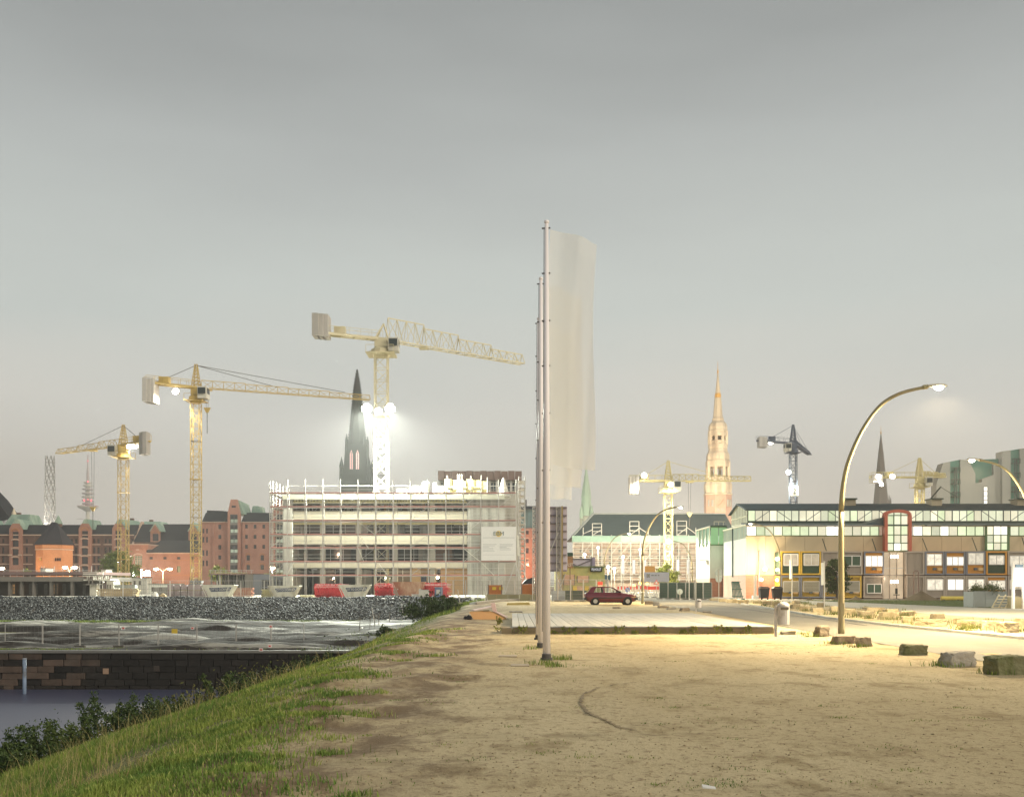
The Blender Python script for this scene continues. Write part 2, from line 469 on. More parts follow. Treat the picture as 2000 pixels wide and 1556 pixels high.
# dark damp sand turned up along the wheel rut
q = np.diff(rut_line, axis=0); q = np.vstack([q, q[-1]]); q /= np.linalg.norm(q, axis=1)[:, None]
nrm = np.stack([-q[:, 1], q[:, 0]], 1)
wv = (.022 + .016 * np.sin(np.arange(120) * 1.7) + RNG.normal(0, .012, 120)) * np.clip(np.minimum(np.arange(120), 119 - np.arange(120)) / 14, .15, 1)
def rz(xy): return gz(xy[:, 0], xy[:, 1])
bx_, by_ = gx, gy
def lookup(xy):
    i = np.clip(np.searchsorted(gx, xy[:, 0]) - 1, 0, len(gx) - 2); j = np.clip(np.searchsorted(gy, xy[:, 1]) - 1, 0, len(gy) - 2)
    fx = (xy[:, 0] - gx[i]) / (gx[i + 1] - gx[i]); fy = (xy[:, 1] - gy[j]) / (gy[j + 1] - gy[j])
    return (GZ[j, i] * (1 - fx) + GZ[j, i + 1] * fx) * (1 - fy) + (GZ[j + 1, i] * (1 - fx) + GZ[j + 1, i + 1] * fx) * fy
def ground_z(x, y): return float(lookup(np.array([[x, y]]))[0])
rows = []
for k in (-1, -.5, 0, .5, 1):
    xy = rut_line + nrm * (wv * k * (.5 + 8 / rut_line[:, 1] * .5))[:, None]
    rows.append(np.column_stack([xy, lookup(xy) + .012]))
rv = np.stack(rows, 1).reshape(-1, 3)
rut = mesh_np('wheel_track', rv, [grid_faces(5, 120)], M('damp_sand', (.27, .205, .12), .95, .35, 6, bump=.6, bscale=20), True)
struct(rut)

# harbour water
m, nt, b, out = base_mat('harbour_water')
b.inputs['Base Color'].default_value = (.055, .06, .11, 1); b.inputs['Roughness'].default_value = .38; b.inputs['Specular IOR Level'].default_value = .5
wnz = noise_node(nt, .5, (1, .4, 1), 3)
bp = nt.nodes.new('ShaderNodeBump'); bp.inputs['Strength'].default_value = .06; bp.inputs['Distance'].default_value = .2
nt.links.new(wnz.outputs['Fac'], bp.inputs['Height']); nt.links.new(bp.outputs['Normal'], b.inputs['Normal'])
struct(MB().sheet([(-900, -200), (-7.5, -200), (-7.5, QY - .02), (-900, QY - .02)], WAT).build('water', m))

# churned mud flat behind the quay
def mud_material():
    m, nt, b, out = base_mat('churned_mud')
    n1 = noise_node(nt, .22, (.28, 1.7, 1), 8, .72); n2 = noise_node(nt, 1.1, (.35, 1.8, 1), 5, .65)
    c = mix_col(nt, smooth(nt, n1.outputs['Fac'], .50, .58), (.024, .019, .015), (.34, .33, .29))
    c = mix_col(nt, smooth(nt, n2.outputs['Fac'], .52, .66), c, (.022, .018, .014))
    nt.links.new(c, b.inputs['Base Color'])
    r = nt.nodes.new('ShaderNodeMapRange'); nt.links.new(smooth(nt, n1.outputs['Fac'], .5, .62), r.inputs[0]); r.inputs[3].default_value = .9; r.inputs[4].default_value = .75
    nt.links.new(r.outputs[0], b.inputs['Roughness'])
    bp = nt.nodes.new('ShaderNodeBump'); bp.inputs['Strength'].default_value = .8; bp.inputs['Distance'].default_value = .15
    nt.links.new(n2.outputs['Fac'], bp.inputs['Height']); nt.links.new(bp.outputs['Normal'], b.inputs['Normal'])
    return m
mx_, my_ = np.linspace(-78, -6.5, 150), np.linspace(QY + .3, 104.6, 120)
MX, MY = np.meshgrid(mx_, my_)
MZ = MUD + (vnoise(MX * .6, MY * 2.4, .22, 4) - .5) * .7 + (vnoise(MX * .7, MY * 2.4, .7, 6) - .5) * .3
MZ = np.where(MY < QY + 1, MUD - .02, MZ)
struct(mesh_np('mud_flat', np.stack([MX, MY, MZ], -1).reshape(-1, 3), [grid_faces(150, 120)], mud_material(), True))
def mudz(x, y): return MUD

# road, side road, paved yard, verge
ROADM = M('worn_asphalt', (.165, .155, .125), .85, .18, .8, (1, .4, 1), bump=.25, bscale=30, dirt=(.21, .195, .16), dscale=.25)
PAVE = M('pale_paving', (.36, .345, .29), .85, .15, .5, bump=.2, bscale=20)
L = [(9.7, -20), (9.7, 20), (9.9, 33), (10.7, 55), (11.3, 80), (13, 110), (16, 140), (19, 170)]
Rr = [(14.9, -20), (14.6, 29), (14.3, 37.6), (14.5, 47), (15.7, 58), (18, 80), (22, 110), (27, 140), (31, 170)]
struct(MB().sheet(L + Rr[::-1], .012).build('road', ROADM))
L2 = [(22.4, -20), (22.2, 44), (22.3, 55), (22.6, 64), (23.4, 80), (25.5, 104)]
R2 = [(60, -20), (60, 62), (40, 66), (31.5, 68), (28.5, 97), (27.6, 104)]
struct(MB().sheet(L2 + R2[::-1], .010).build('side_road', PAVE))
VERGE = M('mown_verge', (.075, .105, .03), .95, .5, 2.0, bump=.8, bscale=30)
struct(MB().sheet([(31.7, 68.3), (40, 66.4), (46, 66.4), (52, 100), (28.2, 101.5), (28.7, 97)], .016).build('grass_verge', VERGE))
# tar seam along the road
seam = MB()
sp_ = [(1385, 1181), (1450, 1188), (1520, 1199), (1600, 1208.5), (1690, 1221.5)]
sw = [Vector(((px - 1000) * 1.6 / (py - 1140), 3200 / (py - 1140), .018)) for px, py in sp_]
for a, b_ in zip(sw[:-1], sw[1:]): seam.bar(a, b_, .12, .006)
struct(seam.build('road_seam', M('tar', (.035, .033, .03), .6)))
# kerb stones along the road's far side
kerb = thing('kerb', None, None, (15, 40, 0)); struct(kerb)
km = MB().box(-.08, .08, -.495, .495, -.05, .10).build('kerb_stone', M('kerb_granite', (.42, .41, .36), .8, .15, 4, rand=.15, bump=.3, bscale=40), kerb)
kmesh = km.data
bpy.data.objects.remove(km)
def along(pts, step):
    out_ = []; carry = 0
    for (x0, y0), (x1, y1) in zip(pts[:-1], pts[1:]):
        ln = math.hypot(x1 - x0, y1 - y0); t = carry
        while t < ln:
            out_.append((x0 + (x1 - x0) * t / ln, y0 + (y1 - y0) * t / ln, math.atan2(y1 - y0, x1 - x0))); t += step
        carry = t - ln
    return out_
kme = bpy.data.meshes.new('kerb_stone')
mbk = MB().box(-.08, .08, -.495, .495, -.05, .10)
kme.from_pydata(mbk.v, [], [f for f in mbk.f]); kme.materials.append(MATS['kerb_granite'])
for x, y, a in along([p for p in Rr[1:6]], 1.0) + along([(14.75, 16), (14.6, 29)], 1.0):
    part('kerb_stone', kme, kerb, Vector((x, y, 0)) - ORG['kerb'], (0, 0, a - math.pi / 2))

# ------------------------------------------------------------------ quay wall across the basin
qw = thing('quay_wall', 'dark old stone quay wall across the basin below the mud flat', 'quay wall', (-35, QY, WAT - 1))
MB().box(-80, -9, QY + .02, QY + .5, -6.4, MUD - .06).build('core', M('wall_core', (.03, .027, .025), .95), qw)
MB().box(-80, -9.2, QY - .22, QY + .32, MUD - .13, MUD + .01).build('coping', M('coping_stone', (.15, .147, .137), .7, .25, 1.0), qw)
stone_me = []
for k in range(4):
    bm = bmesh.new(); bmesh.ops.create_cube(bm, size=1)
    for v in bm.verts: v.co = Vector((v.co.x * .90, v.co.y * .22, v.co.z * .40)) + Vector([random.uniform(-.02, .02) for _ in range(3)])
    bmesh.ops.bevel(bm, geom=list(bm.edges), offset=.025, segments=1, affect='EDGES')
    me = bpy.data.meshes.new('stone'); bm.to_mesh(me); bm.free(); stone_me.append(me)
STL = M('quay_stone_pale', (.085, .06, .047), .9, .6, 1.6, rand=.25, bump=.6, bscale=7, dirt=(.07, .055, .045), dscale=.9)  # paler brown stone tone, used towards the left end of the wall
STD = M('quay_stone_dark', (.017, .015, .014), .9, .6, 1.3, rand=.3, bump=.6, bscale=7, dirt=(.03, .024, .02), dscale=.5)
stone_l, stone_d = [], []
for me in stone_me:
    a = me.copy(); a.materials.append(STL); stone_l.append(a)
    b_ = me.copy(); b_.materials.append(STD); stone_d.append(b_)
for r_ in range(7):
    z = MUD - .33 - r_ * .37; x = -33.2 - random.random()
    while x < -10.6:
        w_ = random.uniform(.55, 1.35); lightp = (x < -25 + 1.2 * math.sin(r_ * 2.1)) and random.random() < .6
        part('stone', random.choice(stone_l if lightp else stone_d), qw, Vector((x + w_ / 2, QY - .02 - random.random() * .06, z)) - ORG['quay_wall'], (0, random.uniform(-.012, .012), random.choice((0, math.pi))), (w_ / .93, 1, .9)); x += w_ + .02
pile = thing('mooring_pile', 'slim pale blue steel pile standing in the water before the quay wall', 'mooring pile', (PX(48, 56), 56, WAT - 1))
MB().tube([(PX(48, 56), 56, WAT - 1), (PX(48, 56), 56, PZ(1287, 56))], .10, 12).build('shaft', M('pile_blue', (.18, .24, .34), .6, .3, 2, dirt=(.10, .11, .13), dscale=2), pile, smooth=True)
MB().tube([(PX(48, 56), 56, PZ(1287, 56)), (PX(48, 56), 56, PZ(1285, 56))], .115, 12).build('cap', M('pile_cap', (.3, .33, .38), .6), pile)
for i, (px, py) in enumerate([(207, 1310), (306, 1305)]):
    a = P(px, py, QY - .15)
    t = MB().box(a.x - .16, a.x + .16, QY - .2, QY - .1, a.z - .16, a.z + .16).build('plate', M('wall_plate' + str(i), (.30, .2, .14) if i == 0 else (.05, .04, .035), .8), qw)

# ------------------------------------------------------------------ gravel bank (ballast) and pebbles on the sand
def rocks(name, pts, sizes, mat, flat=.8):
    n = len(pts)
    base = np.array([(1, 0, 0), (-1, 0, 0), (0, 1, 0), (0, -1, 0), (0, 0, 1), (0, 0, -1)], float)
    fc = np.array([(0, 2, 4), (2, 1, 4), (1, 3, 4), (3, 0, 4), (2, 0, 5), (1, 2, 5), (3, 1, 5), (0, 3, 5)])
    v = base[None] * (sizes[:, None, None] * RNG.uniform(.55, 1.25, (n, 6, 1))) + RNG.normal(0, .25, (n, 6, 3)) * sizes[:, None, None]
    a = RNG.uniform(0, 6.28, n); b2 = RNG.uniform(0, 3, n)
    ca, sa, cb_, sb = np.cos(a), np.sin(a), np.cos(b2), np.sin(b2)
    x, y, z = v[..., 0], v[..., 1], v[..., 2]
    y, z = y * cb_[:, None] - z * sb[:, None], y * sb[:, None] + z * cb_[:, None]
    x, y = x * ca[:, None] - y * sa[:, None], x * sa[:, None] + y * ca[:, None]
    v = np.stack([x, y, z * flat], -1) + pts[:, None, :]
    f = (fc[None] + (np.arange(n) * 6)[:, None, None]).reshape(-1, 3)
    return mesh_np(name, v.reshape(-1, 3), [f], mat)
n = 24000
bx = RNG.uniform(-62, -4.4, n); by = RNG.uniform(103.7, 110.6, n)
keep = (bx < -6.3 - .55 * (110 - by)) | (by > 109)
bx, by = bx[keep], by[keep]
bzv = np.clip(MUD - .1 + (by - 104) / 6 * 2.3, MUD - .05, .08) + vnoise(bx, by, .5, 9) * .18
m, nt, b, out = base_mat('ballast')
oi = noise_node(nt, 5.0, (1, 1, 1), 2); c = mix_col(nt, smooth(nt, oi.outputs['Fac'], .47, .60), (.014, .016, .019), (.18, .188, .185))
nt.links.new(c, b.inputs['Base Color']); b.inputs['Roughness'].default_value = .8
stuff(rocks('ballast_bank', np.column_stack([bx, by, bzv]), RNG.uniform(.07, .16, len(bx)), m), 'bank of loose grey ballast stones below the building site', 'ballast')
n = 3600
u = RNG.uniform(0, 1, n); yy = 7.2 / (1 - u * .82); xx = RNG.uniform(-.5, .5, n) * yy
keep = (xx > -3.2 + RNG.normal(0, .4, n)) & (xx < 9.3)
xx, yy = xx[keep], yy[keep]; xy = np.column_stack([xx, yy])
stuff(rocks('pebbles', np.column_stack([xx, yy, lookup(xy) + .003]), RNG.lognormal(-4.8, .4, len(xx)), M('pebble', (.40, .32, .20), .9, .5, 9), .6), 'small pebbles and clods strewn over the sand', 'pebbles')

# ------------------------------------------------------------------ grass
def grass_material(name, cols):
    m, nt, b, out = base_mat(name)
    n1 = noise_node(nt, .9, (1, 1, 1), 4); n2 = noise_node(nt, 14, (1, 1, 1), 2)
    c = mix_col(nt, smooth(nt, n1.outputs['Fac'], .40, .62), cols[0], cols[1])
    c = mix_col(nt, smooth(nt, n2.outputs['Fac'], .55, .70), c, cols[2])
    nt.links.new(c, b.inputs['Base Color']); b.inputs['Roughness'].default_value = .7; b.inputs['Specular IOR Level'].default_value = .2
    return m
def blades(x, y, z, h, w, lean=.45):
    n = len(x); a = RNG.uniform(0, 6.283, n); la = RNG.uniform(0, 6.283, n); ln = RNG.uniform(.05, lean, n) * h
    sx, sy = np.cos(a) * w, np.sin(a) * w; ox, oy = np.cos(la) * ln, np.sin(la) * ln
    v = np.stack([np.column_stack([x - sx, y - sy, z - .02]), np.column_stack([x + sx, y + sy, z - .02]),
                  np.column_stack([x - sx * .7 + ox * .4, y - sy * .7 + oy * .4, z + h * .6]), np.column_stack([x + sx * .7 + ox * .4, y + sy * .7 + oy * .4, z + h * .6]),
                  np.column_stack([x + ox, y + oy, z + h])], 1).reshape(-1, 3)
    o = np.arange(n) * 5
    return v, np.stack([o, o + 1, o + 3, o + 2], 1), np.stack([o + 2, o + 3, o + 4], 1)
def sample_slope(n, y0, y1, d0, d1):
    u = RNG.uniform(0, 1, n); y = y0 / (1 - u * (1 - y0 / y1))
    x = crest(y) - RNG.uniform(d0, d1, n)
    return x, y
V, Q, T = [], [], []
def put(x, y, h, w, lean=.45):
    z = lookup(np.column_stack([x, y]))
    v, q_, t_ = blades(x, y, z, h, w, lean)
    o = sum(len(a) for a in V); V.append(v); Q.append(q_ + o); T.append(t_ + o)
# dense turf on the slope
x, y = sample_slope(190000, 7.5, 85, .9, 9.0)
dd = crest(y) - x
patch = vnoise(x, y * .7, .55, 21) * .6 + vnoise(x, y * .7, 1.7, 22) * .4
prob = np.maximum(np.clip((dd - 1.0) / 2.8, 0, 1) + (patch - .60) * 2.0, np.clip((dd - 3) / 1.5, 0, .8))
k = RNG.uniform(0, 1, len(x)) < np.clip(prob, 0, 1)
x, y, dd, patch = x[k], y[k], dd[k], patch[k]
hh = (.05 + .16 * np.clip((dd - 2) / 5, 0, 1) + .10 * np.clip(patch - .5, 0, 1)) * RNG.uniform(.5, 1.35, len(x))
put(x, y, hh, .0045 + y * .00028)
# loose tufts towards the sand
for i in range(300):
    y0 = 7.6 / (1 - random.random() * .8); x0 = float(crest(np.array(y0))) + random.gauss(-.9, .75)
    if x0 > -1.2: continue
    n = random.randint(50, 160); s = random.uniform(.06, .20)
    x = RNG.normal(x0, s * 1.5, n); y = RNG.normal(y0, s, n)
    put(x, y, RNG.uniform(.03, .095, n) * (.6 + s * 2), .004 + y0 * .00025, .8)
# sparse weeds in the sand
for i in range(110):
    y0 = 8 / (1 - random.random() * .78); x0 = random.uniform(-.4, .46) * y0
    if x0 < -2 or x0 > 9 or (33 < y0 < 49 and -.5 < x0 < 8.8): continue
    n = random.randint(8, 34); s = random.uniform(.03, .13)
    x = RNG.normal(x0, s * 1.6, n); y = RNG.normal(y0, s, n)
    put(x, y, RNG.uniform(.008, .022, n), .003 + y0 * .00015, 1.6)
# round the foot of the flagpoles and along the near stone blocks
for px, py, n, s in [(1060, 1296, 90, .16), (1095, 1287, 110, .14), (1083, 1301, 60, .12), (1040, 1268, 40, .12), (1592, 1243, 80, .22), (1635, 1257, 90, .18), (1676, 1263, 70, .2), (1850, 1300, 160, .22), (1950, 1316, 120, .2), (1560, 1238, 90, .3), (1535, 1238, 60, .2), (1003, 1232, 60, .2)]:
    D = 3200 / (py - 1140); x0 = PX(px, D)
    put(RNG.normal(x0, s, n), RNG.normal(D, s * .7, n), RNG.uniform(.04, .14, n), np.full(n, .008), .7)
# tall grass edge and the far green slope
x, y = sample_slope(16000, 14, 80, 6.6, 9.2)
put(x, y, RNG.uniform(.18, .5, len(x)), .004 + y * .0002, .5)
x = RNG.uniform(-11, -2.4, 9000); y = RNG.uniform(62, 100, 9000)
k = (x < -2.6 - .05 * (100 - y)) ; x, y = x[k], y[k]
put(x, y, RNG.uniform(.12, .4, len(x)), np.full(len(x), .025), .6)
# rough grass at the foot of the ballast and behind the quay edge
x = RNG.uniform(-62, -11, 9000); y = RNG.normal(103.2, .5, 9000)
z = np.full(len(x), MUD); v, q_, t_ = blades(x, y, z, RNG.uniform(.05, .22, len(x)), np.full(len(x), .03)); o = sum(len(a) for a in V); V.append(v); Q.append(q_ + o); T.append(t_ + o)
x = RNG.uniform(-33, -10, 4000); y = RNG.normal(60.2, .5, 4000)
z = np.full(len(x), MUD); v, q_, t_ = blades(x, y, z, RNG.uniform(.03, .16, len(x)) * np.clip((x + 26) / 8, .2, 1), np.full(len(x), .015)); o = sum(len(a) for a in V); V.append(v); Q.append(q_ + o); T.append(t_ + o)
stuff(mesh_np('grass', np.concatenate(V), [np.concatenate(Q), np.concatenate(T)], grass_material('slope_grass', ((.115, .20, .04), (.25, .31, .065), (.42, .41, .14)))),
      'green grass on the bank and in tufts over the sand', 'grass')
V, Q, T = [], [], []
x, y = sample_slope(2600, 8, 60, 2.5, 8.5)
put(x, y, RNG.uniform(.18, .55, len(x)), .0022 + y * .0001, .9)
x, y = sample_slope(1500, 8, 50, .5, 3.5); k = vnoise(x, y, .9, 31) > .55
put(x[k], y[k], RNG.uniform(.08, .22, k.sum()), .003 + y[k] * .0001, 1.2)
stuff(mesh_np('dry_stalks', np.concatenate(V), [np.concatenate(Q), np.concatenate(T)], grass_material('straw', ((.30, .25, .11), (.42, .36, .16), (.22, .17, .08)))), 'dry yellow stalks standing in the grass of the bank', 'dry grass')
# grass and weeds on the median between the stone blocks, and on the verge
V, Q, T = [], [], []
for i in range(80):
    y0 = random.uniform(34, 92); x0 = np.interp(y0, [34, 58, 92], [15.2, 16.6, 20]) + random.random() * 6 * (1 if random.random() < .5 else .3)
    n = random.randint(20, 70); s = random.uniform(.1, .35)
    put(RNG.normal(x0, s * 1.4, n), RNG.normal(y0, s, n), RNG.uniform(.05, .25, n), np.full(n, .012), .7)
x = RNG.uniform(28.5, 50, 9000); y = RNG.uniform(66.8, 100, 9000); k = (x > 28.6 + (97 - y) * .11) & (x < 46 + (y - 66) * .15)
put(x[k], y[k], RNG.uniform(.03, .10, k.sum()), np.full(k.sum(), .02), .6)
stuff(mesh_np('verge_grass', np.concatenate(V), [np.concatenate(Q), np.concatenate(T)], grass_material('roadside_grass', ((.08, .115, .025), (.15, .165, .04), (.24, .22, .08)))),
      'grass and weeds between the stone blocks and on the verge by the hall', 'grass')
# ------------------------------------------------------------------ shrubs on the bank
def leaf_cloud(cs, rad, n, size, squash=.8):
    """leaf-sized rhombic faces scattered round clump centres"""
    cs = np.asarray(cs); k = RNG.integers(0, len(cs), n)
    p = cs[k] + RNG.normal(0, 1, (n, 3)) * np.asarray(rad)[k][:, None] * np.array([1, 1, squash])
    a = RNG.normal(0, 1, (n, 3)); a /= np.linalg.norm(a, axis=1)[:, None]
    b_ = RNG.normal(0, 1, (n, 3)); b_ -= a * (a * b_).sum(1)[:, None]; b_ /= np.linalg.norm(b_, axis=1)[:, None]
    s = size * RNG.uniform(.55, 1.3, n)[:, None]
    v = np.stack([p - a * s, p + b_ * s * .45, p + a * s, p - b_ * s * .45], 1).reshape(-1, 3)
    o = np.arange(n) * 4
    return v, np.stack([o, o + 1, o + 2, o + 3], 1)
def leaf_mat(name, a, b2, c2):
    if name in MATS: return MATS[name]
    m = grass_material(name, (a, b2, c2)); MATS[name] = m; return m
BARK = M('bark', (.07, .055, .04), .9, .3, 6)
def plant(name, label, cat, base, w, h, clumps, leaves, size, mat, group=None, spiky=0.0, stems=5, crown0=.15, upright=False):
    t = thing(name, label, cat, base, group)
    bx, by, bz = base; cs, rs, mb = [], [], MB()
    for k in range(clumps):
        r = math.sqrt(random.random()) * w / 2; a = random.random() * 6.283
        zt = h * (crown0 + (1 - crown0) * random.random() ** .8 * (1 - .85 * (2 * r / w) ** 1.6))
        c = (bx + r * math.cos(a), by + r * math.sin(a), bz + zt)
        cs.append(c); rs.append(w * random.uniform(.045, .12))
        if k < stems:
            mb.tube([(bx + r * .2 * math.cos(a), by + r * .2 * math.sin(a), bz - .15), ((bx + c[0]) / 2, (by + c[1]) / 2, bz + zt * .55), c], [.02 * h, .014 * h, .006 * h], 5)
    for k in range(int(clumps * spiky)):     # shoots that stand out of the outline
        a = random.random() * 6.283; r = random.random() * w * .42; tip = h * random.uniform(.7, 1.22)
        for q in range(5):
            cs.append((bx + r * math.cos(a) * (1 + .05 * q), by + r * math.sin(a) * (1 + .05 * q), bz + tip * (.7 + .075 * q))); rs.append(w * .02)
    v, f = leaf_cloud(cs, rs, leaves, size)
    mb.build('stem', BARK, t)
    o = mesh_np('crown', v, [f], mat, origin=base); o.parent = t; o.location = (0, 0, 0); ORG[o.name] = Vector(base)
    return t
DK = leaf_mat('dark_shrub', (.030, .056, .018), (.06, .09, .025), (.11, .13, .035))
OL = leaf_mat('olive_shrub', (.075, .085, .025), (.11, .11, .032), (.15, .14, .05))
shr = [(18, 22.3, 1400, 2.0), (95, 23.8, 1386, 2.0), (165, 25.5, 1374, 1.9), (235, 28.0, 1350, 2.0), (300, 30.0, 1354, 1.8), (370, 33.0, 1332, 1.9), (60, 26.5, 1408, 1.8), (425, 36.5, 1327, 2.0), (470, 39.5, 1312, 2.0), (385, 35.5, 1345, 1.8), (505, 42.5, 1310, 1.8), (535, 46, 1300, 1.8), (565, 49, 1288, 2.0), (598, 53.0, 1277, 2.2), (640, 58.0, 1264, 2.4), (675, 63.0, 1252, 2.6), (10, 19.8, 1450, 1.5), (330, 33.5, 1360, 1.7)]
for i, (px, D, h, w) in enumerate(shr):
    x = PX(px, D); z = ground_z(x, D)
    z = max(z, WAT - .1); h = max(.45, PZ(h, D) - z) / 1.2
    olive = px in (425, 505, 385, 535)
    lab = ('rounded olive green bush low on the bank, %s from the quay end' % ORD[[535, 505, 425, 385].index(px)]) if olive else 'dark leafy shrub low on the grassy bank, %s along the water from the corner' % ORD[sorted([s_[0] for s_ in shr if s_[0] not in (425, 505, 385, 535)]).index(px)]
    plant('bank_shrub', lab, 'shrub', (x, D, z - .05), w * random.uniform(1.5, 2.2), h * (1.1 if olive else random.uniform(.75, 1.05)), 36, 5200 if D < 32 else 3000, .05 if D < 32 else .075, OL if olive else DK, 'shrubs along the bank', .0 if olive else .55)
for px, py, h, w, lab in [(838, 1207, 1.9, 3.6, 'broad dark bush on the green slope below the fallen fence'), (765, 1222, 1.0, 2.4, 'small bush on the green slope nearer the mud flat'), (872, 1198, 1.3, 1.8, 'small dark bush beside the broad one on the green slope')]:
    D = 74 + (838 - px) * -.05; x = PX(px, D); z = PZ(py, D)
    plant('slope_bush', lab, 'bush', (x, D, min(z, ground_z(x, D)) - .1), w, h + .3, 26, 1800, .13, leaf_mat('slope_bush', (.035, .06, .022), (.06, .085, .03), (.10, .13, .045)))

# ------------------------------------------------------------------ flagpoles and flags
POLE = M('white_pole', (.93, .87, .87), .35, .06, 2, (1, 1, .3), rand=.02)
FIT = M('dark_fitting', (.08, .075, .07), .6)
FLAG = None
def flag_material():
    m, nt, b, out = base_mat('flag_cloth')
    n = noise_node(nt, 1.2, (1, 1, 2), 4)
    c = mix_col(nt, n.outputs['Fac'], (.94, .91, .84), (.97, .94, .89))
    b.inputs['Roughness'].default_value = .8; nt.links.new(c, b.inputs['Base Color'])
    tr = nt.nodes.new('ShaderNodeBsdfTranslucent'); nt.links.new(c, tr.inputs['Color'])
    mx = nt.nodes.new('ShaderNodeMixShader'); mx.inputs[0].default_value = .6
    nt.links.new(b.outputs[0], mx.inputs[1]); nt.links.new(tr.outputs[0], mx.inputs[2])
    tp = nt.nodes.new('ShaderNodeBsdfTransparent'); mz_ = nt.nodes.new('ShaderNodeMixShader'); mz_.inputs[0].default_value = .45   # transparency added to lift the cloth's brightness towards the sky
    nt.links.new(mx.outputs[0], mz_.inputs[1]); nt.links.new(tp.outputs[0], mz_.inputs[2]); nt.links.new(mz_.outputs[0], out.inputs['Surface'])
    return m
FLAGM = flag_material()
pole_words = ['nearest white flagpole, tallest of the row of three', 'middle white flagpole of the row of three', 'farthest white flagpole of the row of three, partly hidden']
flag_words = ['pale cream banner flag flying from the nearest flagpole', 'pale banner flag on the middle flagpole, behind the nearest one', 'pale banner flag on the farthest flagpole, behind the other two']
for i, (bx, by, D0, ty) in enumerate([(1067.5, 1288, 21.6, 437), (1056.5, 1265, 25.6, 547), (1052, 1248, 29.6, 625)]):
    x = PX(bx, D0); H = PZ(ty, D0)
    t = thing('flagpole', pole_words[i], 'flagpole', (x, D0, 0), 'row of flagpoles')
    MB().tube([(x, D0, .06), (x, D0, H * .55), (x, D0, H)], [.082, .064, .04], 20).build('shaft', POLE, t, smooth=True)
    MB().tube([(x, D0, -.02), (x, D0, .05)], .13, 16).build('base_plate', FIT, t)
    MB().tube([(x, D0, .05), (x, D0, .13)], .1, 16).build('collar', FIT, t)
    MB().lathe(x, D0, [(.04, H), (.055, H + .02), (.05, H + .06), (.0, H + .09)], 12).build('cap', POLE, t)
    MB().tube([(x - .09, D0, 0.6), (x - .055, D0, H - .12)], .006, 5).build('halyard', FIT, t)
    for zz in (H - .1, H - 1.05, H - 2.05, H - 3.0, H - 4.0, H - 5.2, H - 6.3):
        MB().bar((x - .10, D0, zz), (x + .08, D0, zz + .01), .025).build('halyard_ring', FIT, t)
    # the flag: an upright banner with soft folds
    fw, fh = 1.0, 4.95
    nu, nv = 26, 60
    u, v = np.meshgrid(np.linspace(0, 1, nu), np.linspace(0, 1, nv))
    fx = x + .075 + u * fw * (1 - .10 * v) - .04 * np.sin(v * 5 + i)
    amp = .05 + .14 * u
    fy = D0 + amp * np.sin(u * 7.5 + v * 2.2 + i * 1.3) + .10 * u * np.sin(v * 6 + i)
    fz = H - .12 - v * fh - u * (.16 + .10 * (1 - v)) + .03 * np.sin(u * 6 + v * 9)
    fo = mesh_np('banner_flag', np.stack([fx, fy, fz], -1).reshape(-1, 3), [grid_faces(nu, nv)], FLAGM, True, origin=(x + .075, D0, H - fh))
    tag(fo, flag_words[i], 'flag', 'banner flags')

# ------------------------------------------------------------------ wooden deck
dk = thing('wooden_deck', 'low weathered timber deck on the sand with weeds along its edge', 'deck', (4.2, 40.5, 0))
PLK = M('grey_plank', (.36, .35, .325), .8, .16, 2.0, (6, .5, 1), rand=.10, bump=.25, bscale=12)
FAS = M('fascia_timber', (.24, .19, .115), .85, .35, 2.0, (.4, 1, 4), rand=.15, bump=.3, bscale=10)
pm = {}
dx0, dx1, dy0, dy1, dz = 0.0, 8.42, 33.0, 47.8, .235
npl = 34; pw = (dx1 - dx0) / npl
def plank_mesh(ln):
    key = round(ln, 2)
    if key not in pm:
        b_ = MB().box(-pw / 2 + .007, pw / 2 - .007, -ln / 2 + .005, ln / 2 - .005, -.04, 0)
        me = bpy.data.meshes.new('plank'); me.from_pydata(b_.v, [], b_.f); me.materials.append(PLK); pm[key] = me
    return pm[key]
for i in range(npl):
    cuts = [dy0 - .03, dy0 + 4.9 + (i % 2) * .6, dy0 + 9.9 + (i % 3) * .4, dy1 + (.4 if i > 26 else 0)]
    for a, b_ in zip(cuts[:-1], cuts[1:]):
        part('plank', plank_mesh(b_ - a), dk, (dx0 + (i + .5) * pw - 4.2, (a + b_) / 2 - 40.5, dz + random.uniform(-.004, .004)), (random.uniform(-.0008, .0008), random.uniform(-.012, .012), 0))
for (x0, x1, z0, z1) in [(0.02, 2.75, .105, .185), (2.76, 5.6, .105, .187), (5.61, 8.4, .105, .184), (0.02, 4.1, .005, .098), (4.11, 8.4, .008, .1)]:
    MB().box(x0, x1, dy0, dy0 + .05, z0, z1).build('fascia_board', FAS, dk)
MB().box(-.34, .0, dy0 - .02, dy0 + 1.1, -.02, .19).build('step_block', FAS, dk)
for y in (34, 36.8, 39.6, 42.4, 45.2, 47.4): MB().box(.1, 8.3, y, y + .12, 0, .19).build('joist', FAS, dk)
MB().box(8.4, 8.45, dy0, dy1, .01, .18).build('side_board', FAS, dk)
WEED = leaf_mat('deck_weed', (.15, .19, .045), (.23, .24, .06), (.45, .38, .08))
